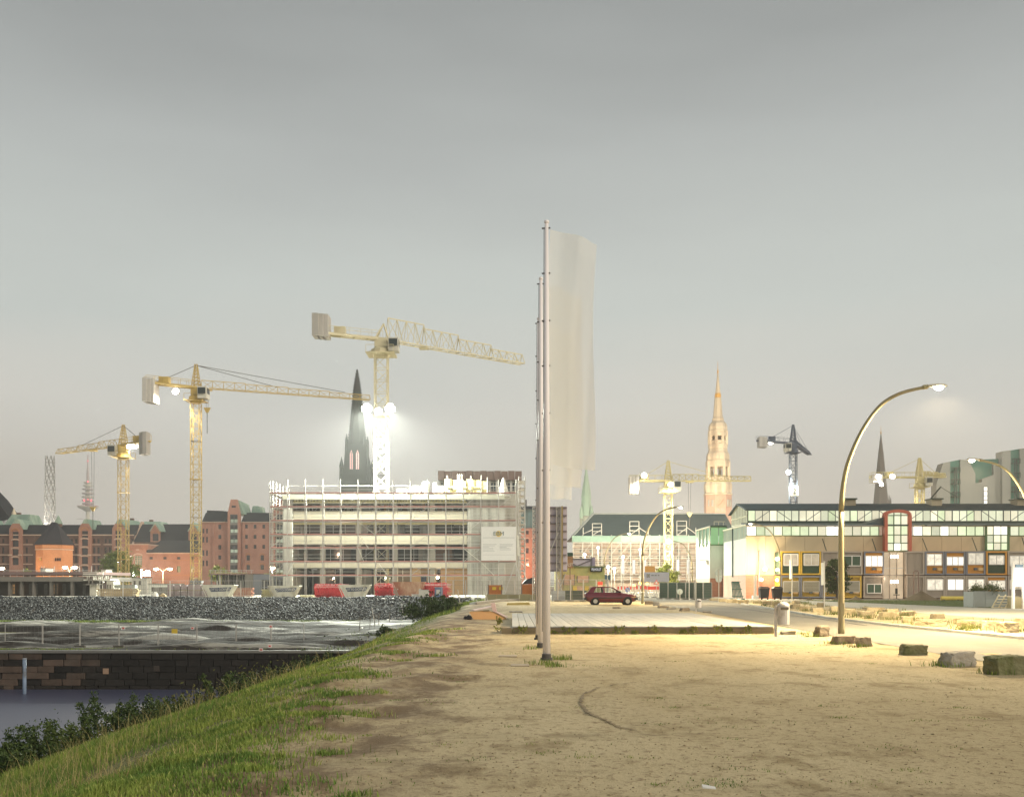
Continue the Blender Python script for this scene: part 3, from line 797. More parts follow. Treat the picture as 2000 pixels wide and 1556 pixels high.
for i, (px, w, h) in enumerate([(1018, .55, .24), (1112, .5, .2), (1168, .45, .17), (1204, .5, .25), (1278, .45, .24), (1333, .4, .14), (1358, .5, .22), (1398, .55, .26), (1424, .5, .2), (1456, .55, .25), (1082, .35, .1), (1240, .3, .1), (1148, .3, .12)]):
    x = PX(px, 32.8)
    lab = ['leafy weed tuft at the corner of the deck by its step', 'green weed at the deck edge just beside the flagpoles', 'low weed at the deck edge, second from the flagpoles', 'bushy weed at the deck edge, third from the flagpoles', 'yellow flowered weed at the middle of the deck edge', 'tiny weed at the deck edge right of the middle', 'weed clump before the yellow flowered end of the deck', 'tall yellow weed clump near the bin end of the deck', 'low weed second from the bin along the deck edge', 'bushy weed nearest the bin along the deck edge', 'tiny sprig at the deck edge behind the flagpoles', 'tiny sprig at the deck edge left of the middle', 'small sprig at the deck edge close by the flagpoles'][i]
    plant('deck_weed', lab, 'weed', (x, 32.78 - random.random() * .12, -.01), w, h, 14, 260, .035, WEED, 'weeds along the deck', .6, 4, .05)
for i, (px, D, w, h) in enumerate([(1007, 34.5, .35, .45)]):
    plant('deck_weed', 'yellow green weed growing on the left side of the deck', 'weed', (PX(px, D) - .55, D, 0), w, h, 12, 300, .04, WEED, 'weeds along the deck', .6, 4, .05)

# ------------------------------------------------------------------ street lamps
LPOLE = M('lamp_pole', (.30, .265, .15), .55, .18, 1.5, (1, 1, .4), metal=.0, dirt=(.22, .18, .11), dscale=1.2)
LHEAD = M('lamp_head', (.55, .52, .42), .5)
LLENS = GLOW('lamp_lens', (1.0, .93, .74), 60, .05)
LAMPC = (1.0, .78, .45)
def street_lamp(base, label, side=1, watt=4500, scale=1.0, yaw=0.0, n=14, col=LAMPC):
    bx, by, bz = base
    t = thing('street_lamp', label, 'street lamp', base, 'curved street lamps')
    pts = [(0, 0), (0, 1.2), (0, 3.9), (.11, 5.04), (.36, 5.85), (.77, 6.67), (1.29, 7.33), (1.91, 7.69), (2.67, 7.88)]
    rad = [.105, .10, .085, .075, .07, .065, .06, .055, .05]
    # finer curve
    fine, fr = [], []
    for i in range(len(pts) - 1):
        for k in range(4):
            tt_ = k / 4; p0, p1, p2, p3 = [pts[max(0, min(len(pts) - 1, i + j))] for j in (-1, 0, 1, 2)]
            c = [.5 * ((2 * p1[q]) + (-p0[q] + p2[q]) * tt_ + (2 * p0[q] - 5 * p1[q] + 4 * p2[q] - p3[q]) * tt_ ** 2 + (-p0[q] + 3 * p1[q] - 3 * p2[q] + p3[q]) * tt_ ** 3) for q in (0, 1)]
            fine.append(c); fr.append(rad[i] + (rad[i + 1] - rad[i]) * tt_)
    fine.append(pts[-1]); fr.append(rad[-1])
    cy, sy = math.cos(yaw), math.sin(yaw)
    W = lambda x, z, y=0: (bx + scale * (side * x * cy - y * sy), by + scale * (side * x * sy + y * cy), bz + scale * z)
    cut = next(i for i, c in enumerate(fine) if c[1] > 3.85)
    MB().tube([W(*c) for c in fine[:cut + 1]], [r_ * scale for r_ in fr[:cut + 1]], n).build('pole', LPOLE, t, smooth=True)
    MB().tube([W(*c) for c in fine[cut:]], [r_ * scale * .98 for r_ in fr[cut:]], n).build('arm', LPOLE, t, smooth=True)
    MB().tube([W(2.60, 7.87), W(2.76, 7.90)], .075 * scale, 10).build('collar', LPOLE, t)
    MB().box(bx - .06, bx + .06, by - .112 * scale, by - .09 * scale, bz + .6, bz + 1.0).build('service_hatch', LPOLE, t)
    hb = MB()
    prof = [(2.72, .05, .03), (2.85, .10, .07), (3.1, .14, .09), (3.3, .12, .08), (3.38, .05, .04)]
    o = len(hb.v)
    ring = [(1, 0), (.7, .7), (0, 1), (-.7, .7), (-1, 0), (-.8, -.25), (.8, -.25)]
    for (xx_, wy, wz) in prof:
        for (a, c) in ring: hb.v.append(W(xx_, 7.91 + c * wz, a * wy))
    nr = len(ring)
    for i in range(len(prof) - 1):
        for k in range(nr): hb.f.append((o + i * nr + k, o + i * nr + (k + 1) % nr, o + (i + 1) * nr + (k + 1) % nr, o + (i + 1) * nr + k))
    hb.f.append(tuple(range(o, o + nr))); hb.f.append(tuple(range(o + 4 * nr, o + 5 * nr)))
    hd = hb.build('lamp_head', LHEAD, t)
    lb = MB(); lc = Vector(W(3.12, 7.87))
    lb.lathe(lc.x, lc.y, [(.02 * scale, lc.z - .10 * scale), (.11 * scale, lc.z - .06 * scale), (.15 * scale, lc.z), (.10 * scale, lc.z + .05 * scale)], 12)
    lb.build('lens', LLENS, hd)
    light('lamp_bulb', (lc.x, lc.y, lc.z - .22), watt, col, t, .12, (R(168), (0, 0, -1)))
    return t
street_lamp((PX(1643, 32.7), 32.7, 0), 'tall curved street lamp at the sand edge, nearest to the viewer', 1, 22000)
street_lamp((PX(1255, 84), 84, 0), 'curved street lamp just behind the parked car', 1, 10000)
street_lamp((PX(1180, 128), 128, 0), 'small distant curved lamp behind the car before the scaffolded warehouse', 1, 6000)
street_lamp((PX(1524, 107), 107, 0), 'curved lamp leaning over beside the two black wheelie bins', -1, 4000)
street_lamp((PX(2018, 52), 52, 0), 'curved street lamp whose post stands beyond the edge of the view', -1, 10000)
street_lamp((PX(1352, 150), 150, 0), 'thin distant curved lamp between the hall annex and the scaffolded warehouse', -1, 5000)

# ------------------------------------------------------------------ hewn stone blocks
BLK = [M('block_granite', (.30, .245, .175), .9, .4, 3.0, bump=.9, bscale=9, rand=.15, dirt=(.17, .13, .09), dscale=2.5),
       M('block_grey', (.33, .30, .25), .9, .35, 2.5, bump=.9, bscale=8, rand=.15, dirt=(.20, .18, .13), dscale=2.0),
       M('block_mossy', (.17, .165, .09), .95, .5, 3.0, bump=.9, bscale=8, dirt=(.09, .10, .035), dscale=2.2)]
MED = M('block_pale_yellow', (.40, .34, .22), .9, .3, 3.0, bump=.9, bscale=8, rand=.18, dirt=(.27, .22, .12), dscale=2.0)  # paler and yellower stone tone than the edging blocks
def block(x, y, w, h, dp, mat, rot, label, group, seed):
    rs = random.Random(seed)
    bm = bmesh.new(); bmesh.ops.create_cube(bm, size=1)
    bmesh.ops.subdivide_edges(bm, edges=list(bm.edges), cuts=8, use_grid_fill=True)
    taper = rs.uniform(.0, .18); sk = rs.uniform(-.12, .12)
    for v in bm.verts:
        c = v.co
        nz = mnoise.noise(c * 2.3 + Vector((seed * 3.1, seed * 1.7, 0))) * .10 + mnoise.noise(c * 6 + Vector((seed, 0, seed))) * .06 + mnoise.noise(c * 15 + Vector((0, seed, 0))) * .025
        f = 1 - taper * (c.z + .5)
        v.co = Vector((c.x * w * f * (1 + nz) + sk * c.z * w, c.y * dp * f * (1 + nz), (c.z + .5) * h * (1 + nz * .8)))
    bmesh.ops.bevel(bm, geom=[e for e in bm.edges if e.calc_face_angle(0) > .9], offset=min(w, h) * .05, segments=1, affect='EDGES')
    me = bpy.data.meshes.new('stone_block'); bm.to_mesh(me); bm.free(); me.materials.append(mat)
    o = bpy.data.objects.new('stone_block', me); COL.objects.link(o)
    o.location = (x, y, ground_z(x, y) - .03); o.rotation_euler = (rs.uniform(-.03, .03), rs.uniform(-.04, .04), rot)
    ORG[o.name] = Vector(o.location)
    return tag(o, label, 'stone block', group)
G1 = 'stone blocks edging the sand'
for i, (px, py, w, h, mt, rot, lab) in enumerate([
    (1541, 1239, 28, 9, 1, .05, 'low flat stone block beside the deck corner and the bin'),
    (1608, 1243, 30, 23, 0, .5, 'tall brown stone block standing before the nearest lamp'),
    (1651, 1257, 43, 17, 0, .35, 'long flat stone block at the foot of the nearest lamp'),
    (1690, 1262, 29, 20, 0, -.2, 'tilted square brown stone block right of the nearest lamp'),
    (1789, 1279, 48, 22, 2, .02, 'dark neat oblong stone block alone at the road edge'),
    (1878, 1301, 68, 30, 1, .35, 'big pale stone block with a slanting broken end'),
    (1975, 1318, 76, 40, 2, .3, 'largest mossy dark stone block with weeds in front of it')]):
    D = 3200 / (py - 1140); ww, hh = S(w, D), S(h, D)
    block(PX(px, D), D + ww * .3, ww, hh, ww * random.uniform(.5, .75), BLK[mt], rot, lab, G1, i + 1)
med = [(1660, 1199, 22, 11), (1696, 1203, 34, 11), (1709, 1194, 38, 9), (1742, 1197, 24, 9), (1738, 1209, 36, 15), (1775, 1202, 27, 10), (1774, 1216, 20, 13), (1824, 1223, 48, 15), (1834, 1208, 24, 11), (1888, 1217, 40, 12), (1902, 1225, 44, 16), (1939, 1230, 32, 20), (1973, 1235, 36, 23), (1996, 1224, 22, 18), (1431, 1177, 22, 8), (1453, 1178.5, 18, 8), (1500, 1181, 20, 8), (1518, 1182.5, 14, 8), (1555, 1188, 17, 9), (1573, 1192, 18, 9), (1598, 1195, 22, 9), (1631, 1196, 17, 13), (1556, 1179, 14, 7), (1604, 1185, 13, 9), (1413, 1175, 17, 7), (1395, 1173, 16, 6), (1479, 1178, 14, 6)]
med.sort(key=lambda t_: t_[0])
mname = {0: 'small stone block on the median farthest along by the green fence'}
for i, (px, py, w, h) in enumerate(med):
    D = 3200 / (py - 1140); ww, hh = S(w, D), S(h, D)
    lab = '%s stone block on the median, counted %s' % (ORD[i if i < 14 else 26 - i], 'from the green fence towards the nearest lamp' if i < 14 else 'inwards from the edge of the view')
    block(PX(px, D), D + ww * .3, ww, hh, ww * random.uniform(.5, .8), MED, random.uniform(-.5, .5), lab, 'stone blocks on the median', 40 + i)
# far row by the car and the road
for i, (px, py, w, h) in enumerate([(1268, 1180, 16, 7), (1282, 1182, 12, 8), (1296, 1187, 20, 5), (1312, 1190, 18, 5), (1338, 1193, 18, 7), (1382, 1196, 16, 4), (1205, 1188, 16, 4), (1008, 1196, 26, 4)]):
    D = 3200 / (py - 1140); ww, hh = S(w, D), S(h, D)
    lab = ['stone block just ahead of the parked car beyond the lamp', 'upright stone block second ahead of the parked car', 'flat stone slab third ahead of the parked car', 'flat stone slab fourth ahead of the parked car', 'stone block beside the farther litter bin', 'flat slab right of the farther litter bin', 'low stone lying on the sand between car and deck', 'flat stone slab lying behind the deck'][i]
    block(PX(px, D), D + ww * .3, ww, hh, ww * .7, BLK[i % 2], random.uniform(-.4, .4), lab, 'stone blocks near the car', 80 + i)

# ------------------------------------------------------------------ litter bins
BINM = M('bin_metal', (.60, .57, .55), .45, .12, 3, metal=.2, dirt=(.42, .39, .36), dscale=4)
def litter_bin(px, py, D, h, label):
    x = PX(px, D); t = thing('litter_bin', label, 'litter bin', (x, D, 0), 'litter bins on posts')
    k = h / 1.08
    MB().tube([(x - .2 * k, D, -.05), (x - .2 * k, D, 1.0 * k)], .045 * k, 10).build('post', BINM, t)
    MB().lathe(x + .05 * k, D, [(.15 * k, .36 * k), (.19 * k, .38 * k), (.195 * k, .95 * k), (.2 * k, .96 * k)], 16).build('body', BINM, t, smooth=False)
    MB().lathe(x + .05 * k, D, [(.2 * k, .965 * k), (.19 * k, 1.02 * k), (.14 * k, 1.08 * k), (.04 * k, 1.11 * k)], 16).build('lid', BINM, t)
    MB().box(x - .09 * k, x + .17 * k, D - .21 * k, D - .195 * k, .86 * k, .94 * k).build('slot', FIT, t)
    for z in (.5, .85): MB().box(x - .22 * k, x - .1 * k, D - .03, D + .03, z * k, (z + .05) * k).build('bracket', BINM, t)
litter_bin(1527, 1242, 31.4, 1.02, 'grey litter bin on a post at the corner of the deck')
litter_bin(1364, 1195, 58, .75, 'grey litter bin farther off behind the deck by the road')

# ------------------------------------------------------------------ the red hatchback
def car():
    D = 78.0; x0 = PX(1143.5, D); L_ = 3.98; yc = D + .83
    t = thing('parked_car', 'dark red two door hatchback parked on the sand beyond the deck', 'car', (x0 + L_ / 2, yc, 0))
    RED = M('car_red', (.13, .012, .022), .25, .08, 1, rand=0, spec=.6, coat=.8)
    BLKP = M('car_black', (.018, .018, .018), .55, .1, 2, rand=0)
    # lower body by cross-sections along x: (x, z_low, z_belt, half width at sill, half width at belt)
    st = [(0.06, .44, .80, .70, .70), (.0, .46, .88, .74, .74), (.12, .30, .93, .80, .80), (.40, .22, .94, .82, .81), (1.2, .20, .93, .83, .82), (2.3, .20, .91, .83, .82), (2.95, .21, .88, .82, .80), (3.4, .24, .82, .80, .78), (3.75, .28, .76, .78, .74), (3.88, .36, .70, .74, .70)]
    mb = MB(); o = 0; ringn = 8
    st = sorted(st[1:], key=lambda s_: s_[0])
    for (x, zl, zb, ws, wb) in st:
        zm = (zl * .45 + zb * .55)
        for (yy_, zz) in [(-ws * .94, zl), (-ws, zl + .08), (-ws * 1.01, zm), (-wb * .985, zb - .02), (-wb * .6, zb + .025), (0, zb + .035), (wb * .6, zb + .025), (wb * .985, zb - .02), (ws * 1.01, zm), (ws, zl + .08), (ws * .94, zl)]:
            mb.v.append((x0 + x, yc + yy_, zz))
    n = 11
    for i in range(len(st) - 1):
        for k in range(n):
            mb.f.append((i * n + k, (i + 1) * n + k, (i + 1) * n + (k + 1) % n, i * n + (k + 1) % n))
    mb.f.append(tuple(range(n))); mb.f.append(tuple((len(st) - 1) * n + k for k in range(n)))
    body = mb.build('body', RED, t, smooth=True)
    # roof and pillars
    rb = MB()
    roof = [(.50, 1.36), (.62, 1.39), (1.2, 1.415), (1.8, 1.40), (2.06, 1.35)]
    for i in range(len(roof) - 1):
        (xa, za), (xb, zb) = roof[i], roof[i + 1]
        rb.hexa([(x0 + xa, yc - .60, za - .05), (x0 + xb, yc - .60, zb - .05), (x0 + xb, yc + .60, zb - .05), (x0 + xa, yc + .60, za - .05), (x0 + xa, yc - .55, za), (x0 + xb, yc - .55, zb), (x0 + xb, yc + .55, zb), (x0 + xa, yc + .55, za)])
    rb.build('roof', RED, t)
    for s in (-1, 1):
        pb = MB()   # broad rear quarter
        A = lambda x, z: (x0 + x, yc + s * (.80 - (z - .93) * .44), z)
        B = lambda x, z: (x0 + x, yc + s * (.75 - (z - .93) * .44), z)
        def panel(poly): 
            m_ = len(poly); pb.add([A(*p) for p in poly] + [B(*p) for p in poly], [tuple(range(m_)), tuple(range(2 * m_ - 1, m_ - 1, -1))] + [(i, (i + 1) % m_, (i + 1) % m_ + m_, i + m_) for i in range(m_)])
        panel([(.14, .93), (.62, .93), (.84, 1.345), (.5, 1.35), (.36, 1.22)])
        panel([(.62, .93), (.62, .96), (2.82, .94), (2.82, .90), (1.5, .91)])
        pb.build('rear_quarter', RED, t)
        MB().bar(A(1.42, .93), A(1.36, 1.35), .13, .04).build('door_pillar', RED, t)
        MB().bar(A(2.80, .92), A(2.06, 1.35), .07, .05).build('windscreen_pillar', RED, t)
        MB().bar(A(.80, 1.352), A(2.08, 1.345), .05, .05).build('roof_rail', RED, t)
        g = GLASS('car_glass', (.92, .96, .95), .15)
        gb = MB(); gb.add([A(.70, .955), A(1.36, .955), A(1.31, 1.33), A(.88, 1.33)], [(0, 1, 2, 3)]); gb.build('side_window', g, t)
        gb = MB(); gb.add([A(1.48, .955), A(2.70, .945), A(2.08, 1.33), A(1.43, 1.33)], [(0, 1, 2, 3)]); gb.build('door_window', g, t)
        # trim, handle, mirror
        MB().box(x0 + .78, x0 + 2.85, yc + s * .832 - .008, yc + s * .832 + .008, .52, .575).build('rubbing_strip', BLKP, t)
        MB().box(x0 + .80, x0 + 2.72, yc + s * .80 - .02, yc + s * .80 + .02, .20, .26).build('sill', BLKP, t)
        MB().box(x0 + 1.55, x0 + 1.74, yc + s * .835 - .012, yc + s * .835 + .012, .77, .80).build('door_handle', BLKP, t)
        MB().box(x0 + 2.50, x0 + 2.68, yc + s * .9 - .07, yc + s * .9 + .07, .95, 1.06).build('mirror', BLKP, t)
        for xx_ in (1.44, 2.70): MB().box(x0 + xx_, x0 + xx_ + .012, yc + s * .836 - .004, yc + s * .836 + .004, .30, .90).build('door_gap', BLKP, t)
        MB().box(x0 + 3.74, x0 + 3.90, yc + s * .55 - .13, yc + s * .55 + .13, .56, .70).build('headlight', M('headlamp', (.7, .66, .55), .15, .05), t)
        MB().box(x0 - .01, x0 + .05, yc + s * .62 - .12, yc + s * .62 + .12, .66, .84).build('tail_light', M('tail_lamp', (.35, .02, .02), .2, .05), t)
        MB().box(x0 + 3.45, x0 + 3.85, yc + s * .765 - .02, yc + s * .765 + .02, .575, .64).build('indicator', M('amber_lamp', (.65, .40, .14), .25, .05), t)
    for nm, pl in (('windscreen', [(2.84, .93), (2.09, 1.35)]), ('rear_window', [(.16, .96), (.47, 1.33)])):
        (xa, za), (xb, zb) = pl
        MB().add([(x0 + xa, yc - .72, za), (x0 + xa, yc + .72, za), (x0 + xb, yc + .56, zb), (x0 + xb, yc - .56, zb)], [(0, 1, 2, 3)]).build(nm, g, t)
    for (xa, xb, nm) in ((-.10, .16, 'rear_bumper'), (3.74, 4.0, 'front_bumper')):
        MB().box(x0 + xa, x0 + xb, yc - .80, yc + .80, .40, .54).build(nm, BLKP, t)
    MB().box(x0 + .5, x0 + 3.5, yc - .7, yc + .7, .18, .3).build('underbody', BLKP, t)
    for k in (-.35, .35):
        MB().hexa([(x0 + 1.45, yc + k - .22, .5), (x0 + 1.75, yc + k - .22, .5), (x0 + 1.75, yc + k + .22, .5), (x0 + 1.45, yc + k + .22, .5), (x0 + 1.32, yc + k - .2, 1.12), (x0 + 1.45, yc + k - .2, 1.12), (x0 + 1.45, yc + k + .2, 1.12), (x0 + 1.32, yc + k + .2, 1.12)]).build('front_seat', BLKP, t)
        MB().box(x0 + 1.31, x0 + 1.41, yc + k - .12, yc + k + .12, 1.12, 1.27).build('headrest', BLKP, t)
    sw_ = MB().lathe(0, 0, [(.17, 0), (.19, .01), (.19, .025), (.17, .03)], 14, cap=False).build('steering_wheel', BLKP, t)
    sw_.location = Vector((x0 + 2.25, yc + .35, .98)) - ORG[t.name]; sw_.rotation_euler = (0, R(-65), 0)
    sw_.data.transform(Matrix.Translation(ORG[t.name]))
    TY = M('tyre', (.02, .02, .02), .85, .2, 8, rand=0); RIM = M('hub_cap', (.52, .49, .42), .45, .1, 8, rand=0)
    for wx in (.76, 3.22):
        for s in (-1, 1):
            wh = bpy.data.objects.new('wheel', None); COL.objects.link(wh); wh.parent = t
            wc = Vector((x0 + wx, yc + s * .73, .29)); wh.location = wc - ORG[t.name]; ORG[wh.name] = wc
            r = MB()
            prof = [(.17, -.08), (.27, -.085), (.29, -.06), (.292, .06), (.27, .085), (.17, .08)]
            for (rr, yy_) in prof:
                for k in range(24): r.v.append((wc.x + rr * math.cos(k * math.pi / 12), wc.y + yy_, wc.z + rr * math.sin(k * math.pi / 12)))
            for i in range(6):
                for k in range(24): r.f.append((i * 24 + k, i * 24 + (k + 1) % 24, ((i + 1) % 6) * 24 + (k + 1) % 24, ((i + 1) % 6) * 24 + k))
            r.build('tyre', TY, wh, smooth=True)
            MB().tube([(wc.x, wc.y - .07, wc.z), (wc.x, wc.y + .07, wc.z)], .172, 20).build('rim', RIM if True else TY, wh)
            MB().tube([(wc.x, wc.y + s * .07, wc.z), (wc.x, wc.y + s * .085, wc.z)], .06, 12).build('hub', BLKP, wh)
            MB().tube([(x0 + wx, yc + s * .735, .30), (x0 + wx, yc + s * .825, .30)], .345, 24).build('wheel_arch', BLKP, t)
            MB().tube([(x0 + wx, yc + s * .80, .29), (x0 + wx, yc + s * .838, .29)], .292, 24).build('outer_tyre_wall', TY, wh)
            MB().tube([(x0 + wx, yc + s * .838, .29), (x0 + wx, yc + s * .848, .29)], .165, 20).build('hub_cap', RIM, wh)
car()

# ------------------------------------------------------------------ plywood ramp and odds and ends on the sand
rp = thing('plywood_ramp', 'broken orange plywood skate ramp lying on the sand left of the deck', 'skate ramp', (PX(952, 47), 47, 0))
PLY = M('orange_plywood', (.56, .33, .16), .75, .15, 1.2, rand=.08)
PNK = M('pink_board', (.55, .40, .38), .8, .15, 1.5)
Dr = 46.5
q = lambda px, py, dy=0: (PX(px, Dr), Dr + dy, PZ(py, Dr))
for dy, nm in ((0, 'side_panel'), (1.1, 'side_panel')):
    pts = [(916, 1195), (925, 1211), (990, 1211), (985, 1206), (965, 1196), (950, 1192.5)]
    MB().prism([(PX(px, Dr), max(PZ(py, Dr), .0)) for px, py in pts], Dr + dy, Dr + dy + .03).build(nm, PLY, rp)
a, b_ = q(965, 1194), q(991, 1207)
MB().hexa([(a[0], Dr - .05, a[2]), (b_[0], Dr - .05, .06), (b_[0], Dr + 1.2, .06), (a[0], Dr + 1.2, a[2]), (a[0], Dr - .05, a[2] + .035), (b_[0], Dr - .05, .09), (b_[0], Dr + 1.2, .09), (a[0], Dr + 1.2, a[2] + .035)]).build('ramp_board', PNK, rp)
MB().bar(q(923, 1191.5, .4), q(960, 1184, .6), .7, .03).build('loose_board', PNK, rp)
MB().hexa([q(963, 1194, .2), q(970, 1193, .2), q(970, 1193, .9), q(963, 1194, .9), q(958, 1178, .2), q(966, 1177, .2), q(966, 1177, .9), q(958, 1178, .9)]).build('upright_board', PNK, rp)
MB().bar(q(944, 1192, -.02), q(956, 1192, -.02), .05).build('batten', FAS, rp)
rg = MB()
for k in range(6):
    x, y = PX(914, 46.2) + random.uniform(-.15, .15), 46.2 + random.uniform(-.1, .1)
    rg.lathe(x, y, [(.02, 0), (.09, .02), (.07, .12), (.02, .16 + random.random() * .06)], 6)
tag(rg.build('rubbish_heap', M('black_plastic', (.02, .02, .022), .4)), 'small heap of black plastic rubbish beside the plywood ramp', 'rubbish')
a = P(1012, 1180, 78)
tag(MB().hexa([(a.x - .9, 78, 0), (a.x + .9, 78.1, 0), (a.x + .9, 78.5, 0), (a.x - .9, 78.4, 0), (a.x - .8, 78, .16), (a.x + .85, 78.1, .2), (a.x + .85, 78.5, .2), (a.x - .8, 78.4, .16)]).build('timber_beam', M('yellow_timber', (.46, .36, .13), .8)), 'yellowish timber beam lying on the sand before the low wall', 'timber beam')
for i, (px, py, w, lab) in enumerate([(1385, 1544, 24, 'white scrap of paper lying on the near sand'), (992, 1283, 36, 'pale flat slab set in the sand left of the flagpoles'), (1016, 1301, 36, 'second pale slab set in the sand nearer than the other')]):
    D = 3200 / (py - 1140); x = PX(px, D); w_ = S(w, D)
    if i == 0: tag(MB().hexa([(x - w_ / 2, D, .02), (x + w_ / 2, D - .03, .02), (x + w_ / 2, D, .02), (x - w_ / 2, D + .05, .02), (x - w_ / 2, D, .03), (x + w_ / 2, D - .03, .025), (x + w_ / 2, D, .035), (x - w_ / 2, D + .05, .045)]).build('paper_scrap', M('paper', (.8, .78, .74), .8)), lab, 'paper')
    else: tag(MB().box(x - w_ / 2, x + w_ / 2, D, D + .45, -.05, ground_z(x, D) + .02).build('stone_slab', M('sand_slab', (.38, .31, .22), .9)), lab, 'stone slab')
# ------------------------------------------------------------------ shared thin bars
UNIT = {}
def unit_bar(mat, n=6):
    key = (mat.name, n)
    if key not in UNIT:
        b_ = MB().tube([(0, 0, 0), (0, 0, 1)], 1.0, n)
        me = bpy.data.meshes.new('bar'); me.from_pydata(b_.v, [], b_.f); me.materials.append(mat); UNIT[key] = me
    return UNIT[key]
def rod(name, parent, p, q, r, mat, n=6):
    p, q = Vector(p), Vector(q); d_ = q - p
    o = bpy.data.objects.new(name, unit_bar(mat, n)); COL.objects.link(o); o.parent = parent
    o.location = p - ORG[parent.name]; o.rotation_euler = d_.to_track_quat('Z', 'Y').to_euler(); o.scale = (r, r, d_.length)
    return o
UBOX = {}
def cuboid(name, parent, x0, x1, y0, y1, z0, z1, mat, rot=0.0):
    if mat.name not in UBOX:
        b_ = MB().box(-.5, .5, -.5, .5, -.5, .5); me = bpy.data.meshes.new('block'); me.from_pydata(b_.v, [], b_.f); me.materials.append(mat); UBOX[mat.name] = me
    o = bpy.data.objects.new(name, UBOX[mat.name]); COL.objects.link(o); o.parent = parent
    c = Vector(((x0 + x1) / 2, (y0 + y1) / 2, (z0 + z1) / 2))
    o.location = c - ORG[parent.name]; o.scale = (x1 - x0, y1 - y0, z1 - z0); o.rotation_euler = (0, 0, rot); ORG[o.name] = c
    return o

# ------------------------------------------------------------------ tower cranes
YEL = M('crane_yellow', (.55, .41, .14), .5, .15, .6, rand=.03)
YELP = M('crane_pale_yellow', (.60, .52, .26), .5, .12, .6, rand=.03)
CRD = M('crane_dark', (.10, .12, .16), .5, .2, .6)
CONC = M('counterweight', (.50, .48, .45), .85, .15, 1.0)
CABM = M('crane_cab', (.66, .64, .56), .4, .08, 1)
CABG = M('cab_glass', (.04, .05, .05), .1, .05)
FLOOD = GLOW('flood_lens', (1.0, .95, .80), 45, .02)
FLOODG = GLOW('flood_lens_green', (.92, 1.0, .88), 90, .02)
WIRE = M('wire_rope', (.10, .09, .08), .6)
def lattice_box(mb, c0, c1, w, n, rc, rb, tri=False, h=None):
    """square (or three chord) lattice between two centre points"""
    c0, c1 = Vector(c0), Vector(c1); ax = (c1 - c0).normalized()
    vert = abs(ax.z) > .8
    up = Vector((0, 0, 1)) if not vert else Vector((0, 1, 0))
    sd = ax.cross(up).normalized(); up = sd.cross(ax).normalized()
    if tri: offs = [sd * (-w / 2), sd * (w / 2), up * h]
    else: offs = [sd * (-w / 2) - up * (w / 2), sd * (w / 2) - up * (w / 2), sd * (w / 2) + up * (w / 2), sd * (-w / 2) + up * (w / 2)]
    for o in offs: mb.bar(c0 + o, c1 + o, rc)
    m_ = len(offs)
    for i in range(n):
        a, b_ = c0.lerp(c1, i / n), c0.lerp(c1, (i + 1) / n)
        for k in range(m_):
            k2 = (k + 1) % m_
            mb.bar(a + offs[k], a + offs[k2], rb)
            if i % 2: mb.bar(a + offs[k], b_ + offs[k2], rb)
            else: mb.bar(a + offs[k2], b_ + offs[k], rb)
    for k in range(m_): mb.bar(c1 + offs[k], c1 + offs[(k + 1) % m_], rb)
    return mb
